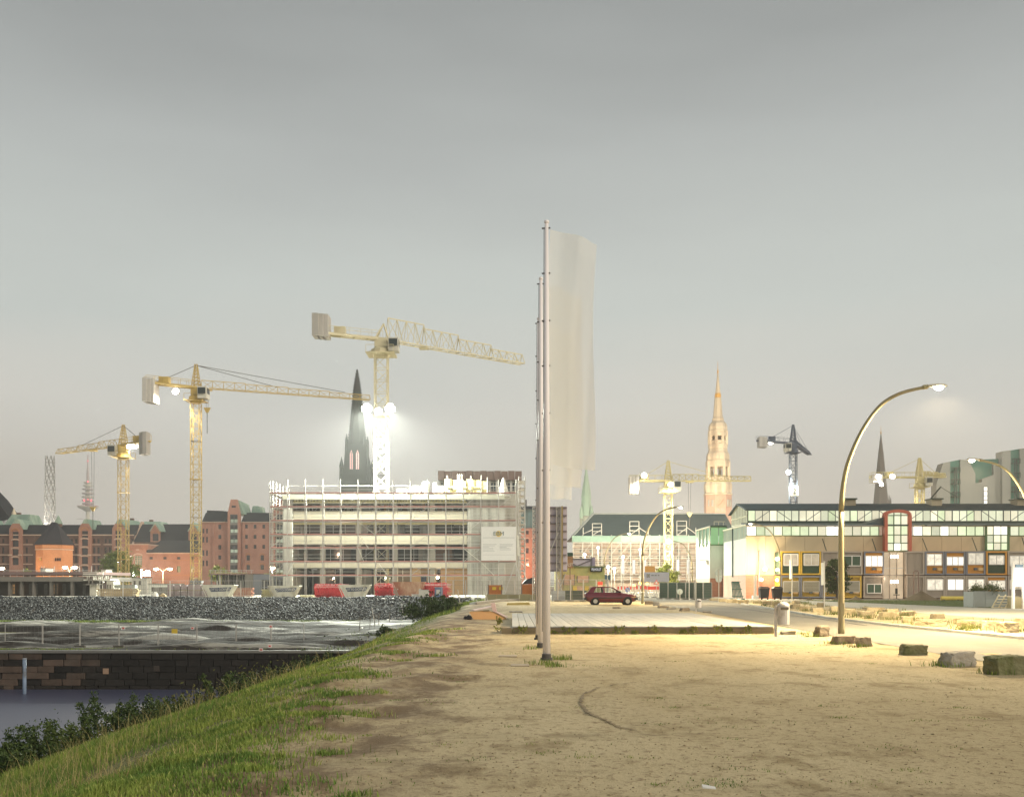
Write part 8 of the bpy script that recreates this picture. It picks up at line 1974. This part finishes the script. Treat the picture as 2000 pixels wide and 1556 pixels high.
# annex left of the hall
D3 = 124.5; t = thing('hall_annex', 'white annex with green glazed upper windows left of the long hall', 'annex', (24, 130, 0))
ax0, ax1 = PX(1388, D3), PX(1420, D3); ze3 = PZ(1030, D3)
cuboid('front_wall', t, ax0, ax1, D3, D3 + .2, 2.3, PZ(1064, D3), WHT); cuboid('front_base', t, ax0, ax1, D3 - .03, D3 + .2, 0, 2.3, HBR)
for k in range(2): cuboid('front_pane', t, ax0 + .05 + (ax1 - ax0) * k / 2, ax0 + (ax1 - ax0) * (k + 1) / 2 - .05, D3 + .05, D3 + .1, PZ(1064, D3) + .1, ze3, GLOW('annex_pane', (.45, .85, .38), .45, .3, .6))
cuboid('front_sill', t, ax0, ax1, D3 - .05, D3 + .2, PZ(1064, D3) - .05, PZ(1064, D3) + .1, GFR); cuboid('front_lintel', t, ax0, ax1, D3 - .08, D3 + .25, ze3, ze3 + .15, GFR)
ln = 9.5
for k in range(4):
    y0_, y1_ = D3 + ln * k / 4, D3 + ln * (k + 1) / 4; zt0, zt1 = ze3 + .1, ze3 + .1
    cuboid('side_wall', t, ax0 - .1, ax0, y0_ + .01, y1_ - .01, 2.3, PZ(1066, D3), WHT); cuboid('side_base', t, ax0 - .12, ax0, y0_, y1_, 0, 2.3, BRICK('pale_brick', (.5, .36, .29), (.45, .32, .26), (.5, .42, .35)))
    cuboid('side_pane', t, ax0 - .06, ax0 - .02, y0_ + .05, y1_ - .05, PZ(1066, D3) + .05, ze3, GLOW('annex_side', (.35, .78, .45), .4, .3, .5)); rod('side_bar', t, (ax0 - .12, y0_, PZ(1066, D3)), (ax0 - .12, y0_, ze3 + .1), .05, WF)
rod('side_eaves', t, (ax0 - .12, D3, ze3 + .1), (ax0 - .12, D3 + ln, ze3 + .1), .09, WF); cuboid('roof', t, ax0, ax1, D3 + .3, D3 + ln, ze3 + .16, ze3 + .3, RFM)
for px in (1396, 1405, 1414): rod('roof_rail_post', t, (PX(px, D3), D3 + .4, ze3 + .3), (PX(px, D3), D3 + .4, ze3 + .75), .03, WF)
rod('roof_rail', t, (PX(1396, D3), D3 + .4, ze3 + .75), (PX(1418, D3), D3 + .4, ze3 + .75), .04, WF); cuboid('canopy', t, ax0 - 1.2, ax0 - .1, D3 + .8, D3 + 2.4, PZ(1094, D3), PZ(1093, D3), M('canopy_grey', (.36, .38, .36), .6))
light('annex_lamp', (ax0 - 3, D3 + 4, 4.5), 220, (1.0, .93, .75), t, .2); light('annex_front_light', (ax0 + .9, D3 - 1.8, 5.4), 40, (.7, 1, .6), t, .2)  # the green light has no fixture and hangs outside the front wall
# ------------------------------------------------------------------ office containers
Dc = 109.0; ox = lambda px: PX(px, Dc); oz = lambda py: max(0.02, PZ(py, Dc))
ORGE = M('container_orange_paint', (.62, .29, .05), .5, .12, .8, rand=.06); YELC = M('container_yellow', (.55, .36, .05), .5, .12, .8, rand=.05); GRN = M('container_green', (.045, .085, .055), .5, .15, .8)
GRY = M('container_grey', (.40, .345, .29), .6, .2, .7, (2, 2, .3), rand=.06); BLU = M('container_blue_grey', (.20, .21, .25), .55, .15, .8); WFR = M('window_frame_white', (.70, .68, .64), .5, .05)
LITW = GLOW('office_window', (1.0, .90, .70), .85, .75, 2.2); LITB = GLOW('office_window_bright', (1.0, .96, .86), 1.4, .4, 1.6); LITD = GLOW('office_window_dim', (.95, .78, .52), .6, .5, 1.8)
cols = {'O': ORGE, 'Y': YELC, 'G': GRY, 'N': GRN}
def container(p0, p1, y0, y1, frame, wall, win, label, shutter=False, low=False):
    """one office container: frame, ribbed wall, window with frame, vents"""
    x0, x1, z0, z1 = ox(p0) + .02, ox(p1) - .02, oz(y0), oz(y1); t = thing('office_container', label, 'office container', ((x0 + x1) / 2, Dc + 1.2, z0), 'stacked office containers')
    cuboid('body', t, x0 + .04, x1 - .04, Dc + .12, Dc + 2.7, z0 + .03, z1 - .03, wall)
    for (a, b_) in ((x0, x0 + .16), (x1 - .16, x1)): cuboid('corner_post', t, a, b_, Dc - .02, Dc + .14, z0, z1, frame)
    for (a, b_) in ((z0, z0 + .14), (z1 - .16, z1)): cuboid('frame_rail', t, x0 + .16, x1 - .16, Dc - .02, Dc + .14, a, b_, frame)
    rb_ = MB(); n_ = int((x1 - x0) / .13)
    for k in range(2, n_ - 1): rb_.box(x0 + k * .13, x0 + k * .13 + .05, Dc + .085, Dc + .118, z0 + .15, z1 - .17)
    stuff(rb_.build('wall_ribs', wall, t))
    for (a, b_, c, e, mt, nx_) in win:
        xa, xb, za_, zb2 = x0 + (x1 - x0) * a, x0 + (x1 - x0) * b_, z0 + (z1 - z0) * c, z0 + (z1 - z0) * e
        w_ = window(t, xa, xb, za_, zb2, Dc + .03, mt, WFR, nx_, 1, .09)
        if shutter:
            for k in range(8): cuboid('shutter_slat', t, xa, xb, Dc - .03, Dc - .005, za_ + (zb2 - za_) * k / 8 + .01, za_ + (zb2 - za_) * (k + 1) / 8 - .01, M('shutter_grey', (.33, .31, .25), .6, .1, 2, rand=.08))
    if frame in (ORGE, BLU) and wall is ORGE or low: cuboid('vent', t, x0 + (x1 - x0) * .42, x0 + (x1 - x0) * .58, Dc - .03, Dc + .1, z0 + (z1 - z0) * .2, z0 + (z1 - z0) * .3, LET); cuboid('notice', t, x0 + (x1 - x0) * .64, x0 + (x1 - x0) * .9, Dc - .01, Dc + .084, z0 + (z1 - z0) * .18, z0 + (z1 - z0) * .3, M('notice_sand', (.55, .36, .16), .6))
    return t
U, Lw = (1122, 1076), (1167, 1124)
container(1524.5, 1563.5, *U, YELC, GRN, [(.16, .88, .40, .88, LITD, 2)], 'yellow framed green container with a lit window, upper row nearest the bins')
container(1563.5, 1604, *U, YELC, GRN, [(.16, .88, .40, .88, LITD, 2)], 'second yellow framed green container with a lit window in the upper row')
container(1604, 1645, *U, GRY, GRY, [], 'plain grey upper container behind the narrow tree')
container(1645, 1685, *U, GRY, GRY, [(.05, .9, .38, .80, GRN, 2)], 'grey upper container with a dark double window right of the lamp')
container(1687, 1727, *U, BLU, ORGE, [(.08, .96, .36, .80, LITB, 3)], 'orange upper container with a wide bright window beside the red arch', low=True)
container(1768, 1806, *U, GRY, GRY, [], 'plain ribbed grey upper container below the red arch')
container(1806.5, 1845, *U, BLU, ORGE, [(.10, .86, .40, .88, LITW, 2)], 'orange upper container with a lit window, first right of the red arch', low=True)
container(1845.5, 1886, *U, BLU, ORGE, [(.08, .92, .40, .76, LITB, 3)], 'orange upper container with a bright blind, second right of the red arch', low=True)
container(1886.5, 1925, *U, BLU, ORGE, [(.12, .90, .44, .92, LITW, 2)], 'orange upper container with a tall window, third right of the red arch', low=True)
container(1926, 1967, *U, ORGE, GRN, [(.14, .86, .44, .82, LITW, 2)], 'orange framed green container with a lit window under the tall glazing')
container(1968, 2012, *U, GRY, GRY, [(.1, .95, .38, .80, LITW, 2)], 'grey upper container with a pale window at the edge of the view')
container(1524.5, 1563.5, *Lw, BLU, YELC, [(.14, .9, .28, .74, GRY, 1)], 'yellow lower container with closed shutters nearest the bins', True, True)
container(1563.5, 1604, *Lw, BLU, YELC, [(.14, .9, .28, .74, GRY, 1)], 'second yellow lower container with closed shutters', True, True)
container(1604, 1642, *Lw, BLU, YELC, [(.14, .9, .28, .74, GRY, 1)], 'third yellow lower container with shutters behind the narrow tree', True, True)
container(1642, 1683, *Lw, YELC, YELC, [(.14, .9, .28, .74, GRY, 1)], 'fourth yellow lower container with shutters right of the lamp', True, True)
container(1686, 1727, *Lw, GRY, GRY, [(.18, .88, .22, .62, GRN, 2)], 'grey lower container with a dark double window beside the entrance')
container(1770, 1806, *Lw, GRY, GRY, [], 'plain ribbed lower container right of the lit entrance')
for i, (a, b_) in enumerate(((1806, 1846), (1846, 1886), (1886, 1926))): container(a, b_, *Lw, GRY, GRY, [(.12, .90, .36, .84, LITW if i != 1 else LITB, 2)], 'pale lower container with a bright window, %s behind the sand heap' % ORD[i])
container(1926, 1967, *Lw, GRY, ORGE, [(.12, .92, .38, .78, LITW, 2)], 'lower container with an orange top band behind the planter')
container(1968, 2012, *Lw, GRY, GRY, [(.1, .9, .4, .8, LITD, 2)], 'pale lower container behind the glowing column sign')
t = thing('glass_entrance', 'two storey lit glass entrance with small lamps between the containers', 'entrance', (ox(1748), Dc + 1, 0))
ENT = GLOW('entrance_glow', (.95, .72, .46), .62, .35, .8)
for k in range(3):
    a, b_ = ox(1727.5 + k * 13.6), ox(1727.5 + (k + 1) * 13.6)
    for (z0_, z1_) in ((.05, oz(1124)), (oz(1122), oz(1078))):
        cuboid('pane', t, a + .03, b_ - .03, Dc + .6, Dc + .64, z0_, z1_, ENT); cuboid('mullion', t, a - .035, a + .035, Dc + .4, Dc + .58, z0_, z1_, GRY)
cuboid('landing', t, ox(1727.5), ox(1768), Dc + .2, Dc + 2.5, oz(1124), oz(1122), CDK); rod('handrail', t, (ox(1728), Dc + .15, oz(1109)), (ox(1768), Dc + .15, oz(1109)), .03, STEEL)
for (py, pxs) in ((1086, (1741, 1747, 1753)), (1135, (1741, 1747, 1753))):
    for px in pxs: a = P(px, py, Dc + .3); MB().lathe(a.x, a.y, [(.05, a.z - .2), (.09, a.z - .1), (.09, a.z + .12), (.03, a.z + .16)], 8).build('pendant_lamp', GLOW('pendant', (1.0, .92, .75), 7, .05), t)
light('entrance_lamp', (ox(1740), Dc - 1.2, 2.2), 120, (1.0, .75, .5), t, .15)
t = thing('office_chair', 'black office chair standing outside the lit entrance', 'chair', (ox(1745.5), Dc - .8, 0)); xx_ = ox(1745.5)
cuboid('seat', t, xx_ - .25, xx_ + .25, Dc - 1.05, Dc - .55, .42, .5, BLACKC := M('chair_black', (.02, .025, .022), .6)); cuboid('backrest', t, xx_ - .05, xx_ + .2, Dc - .6, Dc - .54, .55, 1.15, BLACKC); rod('column', t, (xx_, Dc - .8, .06), (xx_, Dc - .8, .42), .03, BLACKC)
for k in range(5): rod('foot', t, (xx_, Dc - .8, .08), (xx_ + .28 * math.cos(k * 1.257), Dc - .8 + .28 * math.sin(k * 1.257), .03), .025, BLACKC)
t = thing('metal_arch_pipe', 'rust brown bent pipe frame before the grey lower container', 'pipe frame', (ox(1787), Dc - .4, 0)); MB().tube([(ox(1782), Dc - .4, 0), (ox(1782), Dc - .4, oz(1118)), (ox(1784), Dc - .4, oz(1114)), (ox(1789), Dc - .4, oz(1114)), (ox(1791), Dc - .4, oz(1118)), (ox(1791), Dc - .4, 0)], .06, 8).build('pipe', BRN, t)
# ------------------------------------------------------------------ things in front of the containers
D = 104.5
for i, px in enumerate((1492, 1517.5)):
    x = PX(px, D); t = thing('wheelie_bin', ['large black wheelie bin left of the leaning lamp post', 'large black wheelie bin right of the leaning lamp post'][i], 'wheelie bin', (x, D, 0), 'black wheelie bins'); BBK = M('bin_black', (.022, .022, .023), .55, .2, 2)
    MB().hexa([(x - .38, D - .35, .18), (x + .38, D - .35, .18), (x + .38, D + .35, .18), (x - .38, D + .35, .18), (x - .5, D - .45, 1.15), (x + .5, D - .45, 1.15), (x + .5, D + .45, 1.15), (x - .5, D + .45, 1.15)]).build('body', BBK, t)
    MB().hexa([(x - .54, D - .5, 1.16), (x + .54, D - .5, 1.16), (x + .54, D + .5, 1.16), (x - .54, D + .5, 1.16), (x - .3, D - .3, 1.36), (x + .3, D - .3, 1.36), (x + .3, D + .3, 1.36), (x - .3, D + .3, 1.36)]).build('lid', BBK, t)
    for s in (-.3, .3): MB().tube([(x + s, D - .33, .1), (x + s, D - .25, .1)], .1, 10).build('wheel', BBK, t)
    for s in (-.52, .52): rod('handle', t, (x + s, D - .2, 1.05), (x + s, D + .2, 1.05), .03, BBK)
D = 105; t = thing('green_rack', 'dark green steel rack leaning at the pale brick hall corner', 'rack', (PX(1441, D), D, 0)); GRS = M('rack_green', (.02, .10, .075), .5, .2)
for k in range(7): MB().bar((PX(1432 + k * 3, D), D, .15), (PX(1430.5 + k * 2.2, D), D + .3, PZ(1135, D)), .09).build('upright', GRS, t)
for y in (1135.5, 1150, 1164): MB().bar((PX(1429, D), D - .05, PZ(y, D)), (PX(1446 + (y - 1135) * .2, D), D - .05, PZ(y, D)), .07).build('crossbar', GRS, t)
for px in (1428, 1452): cuboid('foot', t, PX(px, D) - .1, PX(px, D) + .1, D - .3, D + .5, 0, .12, GRS)
for i, (px, w_, h_, d_, lab) in enumerate([(1799, 78, 20, 100, 'big conical heap of brown soil before the containers'), (1672, 34, 9, 101, 'small low heap of soil right of the nearest lamp'), (1632, 18, 6, 101, 'tiny heap of gravel at the foot of the narrow tree'), (1581, 18, 7, 101, 'grey rubble heap before the second yellow container')]):
    bm = bmesh.new(); rings = 12; seg = 28; ctr = bm.verts.new((0, 0, 1)); prev = None
    vs = []
    for r_ in range(1, rings + 1):
        row = []
        for k in range(seg):
            a = 2 * math.pi * k / seg; f = r_ / rings; z = max(0, (1 - f ** .85) if f < .98 else 0) ; nz = mnoise.noise(Vector((math.cos(a) * f * 3, math.sin(a) * f * 3, i * 7))) * .08 * (1 - f)
            row.append(bm.verts.new((f * math.cos(a) * (1 + nz), f * math.sin(a) * (1 + nz), z + nz)))
        vs.append(row)
    for k in range(seg): bm.faces.new((ctr, vs[0][k], vs[0][(k + 1) % seg]))
    for r_ in range(rings - 1):
        for k in range(seg): bm.faces.new((vs[r_][k], vs[r_ + 1][k], vs[r_ + 1][(k + 1) % seg], vs[r_][(k + 1) % seg]))
    for v in bm.verts: v.co = Vector((v.co.x * S(w_, d_) / 2, v.co.y * S(w_, d_) / 2.6, v.co.z * S(h_, d_) - .02))
    me = bpy.data.meshes.new('soil_heap'); bm.to_mesh(me); bm.free(); me.materials.append(M('heap_soil', (.15, .115, .07), .95, .35, 2, bump=.8, bscale=9)); me.polygons.foreach_set('use_smooth', [True] * len(me.polygons))
    o = bpy.data.objects.new('soil_heap', me); COL.objects.link(o); o.location = (PX(px, d_), d_, 0); tag(o, lab, 'soil heap')
t = thing('yellow_pipe', 'long yellow pipe lying before the containers by the soil heap', 'pipe', (PX(1870, 101), 101, 0)); MB().tube([(PX(1838, 101), 101, .2), (PX(1902, 101), 101, .2)], .2, 12).build('pipe', M('pipe_yellow', (.60, .48, .10), .5), t)
for px in (1842, 1870, 1898): cuboid('chock', t, PX(px, 101) - .1, PX(px, 101) + .1, 100.75, 101.25, -.02, .08, FAS)
D = 70; t = thing('planter_wall', 'grey steel planter box with a clipped green hedge on top', 'planter', (PX(1945, D), D + 1, 0)); PLG = M('planter_grey', (.22, .25, .25), .6, .2, .8, rand=.08)
for k in range(3): cuboid('front_panel', t, PX(1902 + k * 22, D) + .01, PX(1902 + (k + 1) * 22, D) - .01, D, D + .05, .5, PZ(1154, D), PLG); cuboid('lower_panel', t, PX(1899 + k * 22, D) + .01, PX(1899 + (k + 1) * 22, D) - .01, D - .3, D - .25, .0, .55, PLG)
cuboid('soil_box', t, PX(1902, D), PX(1968, D), D + .06, D + 1.6, 0, PZ(1155, D), PLG)
plant('planter_hedge', 'clipped dark green bush growing in the grey planter', 'bush', (PX(1935, D), D + .7, PZ(1155, D) - .05), 2.0, .55, 40, 2200, .055, leaf_mat('hedge_leaf', (.05, .075, .022), (.08, .105, .03), (.11, .13, .04)), None, 0, 3, .2)
PAL = M('pallet_wood', (.55, .50, .36), .8, .2, 2, rand=.12)
t = thing('leaning_pallets', 'three pale wooden pallets leaning against a low post by the planter', 'pallets', (PX(1952, 68), 68, 0))
for k in range(3):
    x0_ = PX(1934 + k * 13, 68)
    for q in range(5): MB().bar((x0_ + q * .10, 67.6, .06 + q * .18), (x0_ + .42 + q * .10, 67.6 + .1, .06 + q * .18), .16, .05).build('board', PAL, t)
    MB().bar((x0_ + .0, 67.75, .03), (x0_ + .5, 67.8, .9), .07).build('stringer', PAL, t)
D = 66; t = thing('column_sign', 'tall glowing white column sign on two posts at the edge of the view', 'light column', (PX(1990, D), D, 0))
MB().box(PX(1984, D), PX(1998, D), D, D + .25, PZ(1145, D), PZ(1108, D)).build('light_box', GLOW('column_glow', (1.0, .93, .82), 3.0, .15, 2), t); MB().box(PX(1984, D), PX(1998, D), D - .01, D + .26, PZ(1108, D), PZ(1102, D)).build('blue_head', M('column_blue', (.20, .30, .42), .5), t)
for px in (1980.5, 2001): cuboid('post', t, PX(px, D) - .07, PX(px, D) + .07, D + .02, D + .22, 0, PZ(1098, D), WFR)
cuboid('plinth', t, PX(1985, D), PX(2010, D), D + .3, D + 1.2, 0, .75, M('plinth_ochre', (.33, .29, .17), .8)); light('column_bulb', (PX(1990, D), D - .8, 1.4), 90, (1, .9, .75), t, .2)
# fence corner left of the bins: white pipes
t = thing('white_pipe_stand', 'white upright pipe on a block left of the wheelie bins', 'pipe', (PX(1475, 108), 108, 0)); MB().tube([(PX(1475, 108), 108, .4), (PX(1475, 108), 108, PZ(1124, 108))], .14, 10).build('pipe', RW, t); cuboid('block', t, PX(1475, 108) - .3, PX(1475, 108) + .3, 107.7, 108.3, 0, .4, RW)
t = thing('rusty_downpipe', 'thin dark rusty post against the hall wall', 'post', (PX(1482, 110.5), 110.5, 0)); rod('pipe', t, (PX(1482, 110.5), 110.5, 0), (PX(1482, 110.5), 110.5, PZ(1076, 110.5)), .07, BRN); cuboid('head', t, PX(1482, 110.5) - .1, PX(1482, 110.5) + .1, 110.4, 110.6, PZ(1076, 110.5), PZ(1074, 110.5), BRN)
# ------------------------------------------------------------------ grey power station behind the hall
D = 262; vx = lambda px: PX(px, D); vz = lambda py: PZ(py, D); t = thing('power_station', 'big windowless grey power station blocks with green recesses behind the hall', 'power station', (vx(1920), D + 10, 0))
PSG = M('station_cladding', (.22, .22, .195), .7, .10, .3, (2, 2, .2), rand=.04); PSN = M('station_green', (.05, .13, .10), .6, .2, .4, (2, 2, .2), rand=.05); LADD = M('station_ladder', (.05, .06, .055), .6)
def shard(name, poly, d0, d1, mt): return MB().prism([(vx(px), max(0, vz(py))) for px, py in poly], D + d0, D + d1).build(name, mt, t)
shard('block', [(1830, 1150), (1856, 1150), (1856, 901), (1842, 904), (1829, 945)], 0, 3.4, PSG); shard('green_recess', [(1856, 1150), (1876, 1150), (1876, 897), (1856, 901)], .6, 3.4, PSN)
shard('block', [(1876, 1150), (1906, 1150), (1906, 925), (1893, 898), (1876, 897)], .2, 3.4, PSG); shard('green_recess', [(1893, 960), (1957, 960), (1957, 894), (1893, 896)], 2, 3.4, PSN)
shard('low_block', [(1906, 1150), (1944, 1150), (1944, 926), (1919, 935), (1919, 941), (1906, 943)], .4, 3.4, PSG); shard('block', [(1944, 1150), (1957.5, 1150), (1957.5, 905), (1944, 905)], 1, 3.4, PSG)
shard('tall_block', [(1957.5, 1150), (1974, 1150), (1974, 879), (1957.5, 881)], 0, 3.6, PSG); shard('tall_green_recess', [(1974, 1150), (1992, 1150), (1992, 876), (1974, 879)], .5, 3.6, PSN); shard('tall_block', [(1992, 1150), (2060, 1150), (2060, 868), (1992, 876)], .1, 3.6, PSG)
for p0, p1, ys in ((1858, 1874, (945, 922, 970)), (1975, 1991, (905, 932, 960))):
    for y in ys:
        cuboid('ladder_platform', t, vx(p0), vx(p1), D - .4, D + .5, vz(y), vz(y - 1), LADD); rod('platform_rail', t, (vx(p0), D - .4, vz(y - 9)), (vx(p1), D - .4, vz(y - 9)), .12, LADD)
        for px in (p0, (p0 + p1) / 2, p1): rod('rail_post', t, (vx(px), D - .4, vz(y)), (vx(px), D - .4, vz(y - 9)), .1, LADD)
    for px in ((p0 + p1) / 2 - 2, (p0 + p1) / 2 + 2): rod('ladder_stile', t, (vx(px), D - .2, vz(1000)), (vx(px), D - .2, vz(min(ys) - 8)), .12, LADD)
window(t, vx(1922), vx(1930), vz(985), vz(950), D + .3, GLOW('station_window', (1.0, .95, .82), 1.4, .3, 1), LADD, 1, 4, .15)
light('station_lamp', (vx(1880), D - 22, 30), 14000, (1, .95, .8), t, .5)
t = thing('derrick_boom', 'thin dark derrick boom leaning over the hall roof', 'derrick', (PX(1815, 118), 118, 0)); rod('boom', t, (PX(1812, 118), 118.5, zr), P(1838, 950, 118), .09, LADD); rod('stay', t, P(1838, 951, 118), P(1872, 972, 118), .03, LADD); rod('foot_post', t, (PX(1812, 118), 118.5, 8), (PX(1812, 118), 118.5, zr), .1, LADD)
# ------------------------------------------------------------------ haze over the whole harbour
hb = MB().box(-2650, 2650, -340, 2660, -8, 290).build('haze', None or M('tmp_haze'), None, (0, 0, 0))
hm = bpy.data.materials.new('haze_air'); hm.use_nodes = True; nt = hm.node_tree; nt.nodes.clear()
ho = nt.nodes.new('ShaderNodeOutputMaterial'); pv = nt.nodes.new('ShaderNodeVolumePrincipled')
pv.inputs['Color'].default_value = (1, 1, 1, 1); pv.inputs['Density'].default_value = .0003; pv.inputs['Anisotropy'].default_value = .2
nt.links.new(pv.outputs['Volume'], ho.inputs['Volume']); hb.data.materials.clear(); hb.data.materials.append(hm); hb['kind'] = 'stuff'; hb['label'] = 'thin pale evening haze over the harbour'
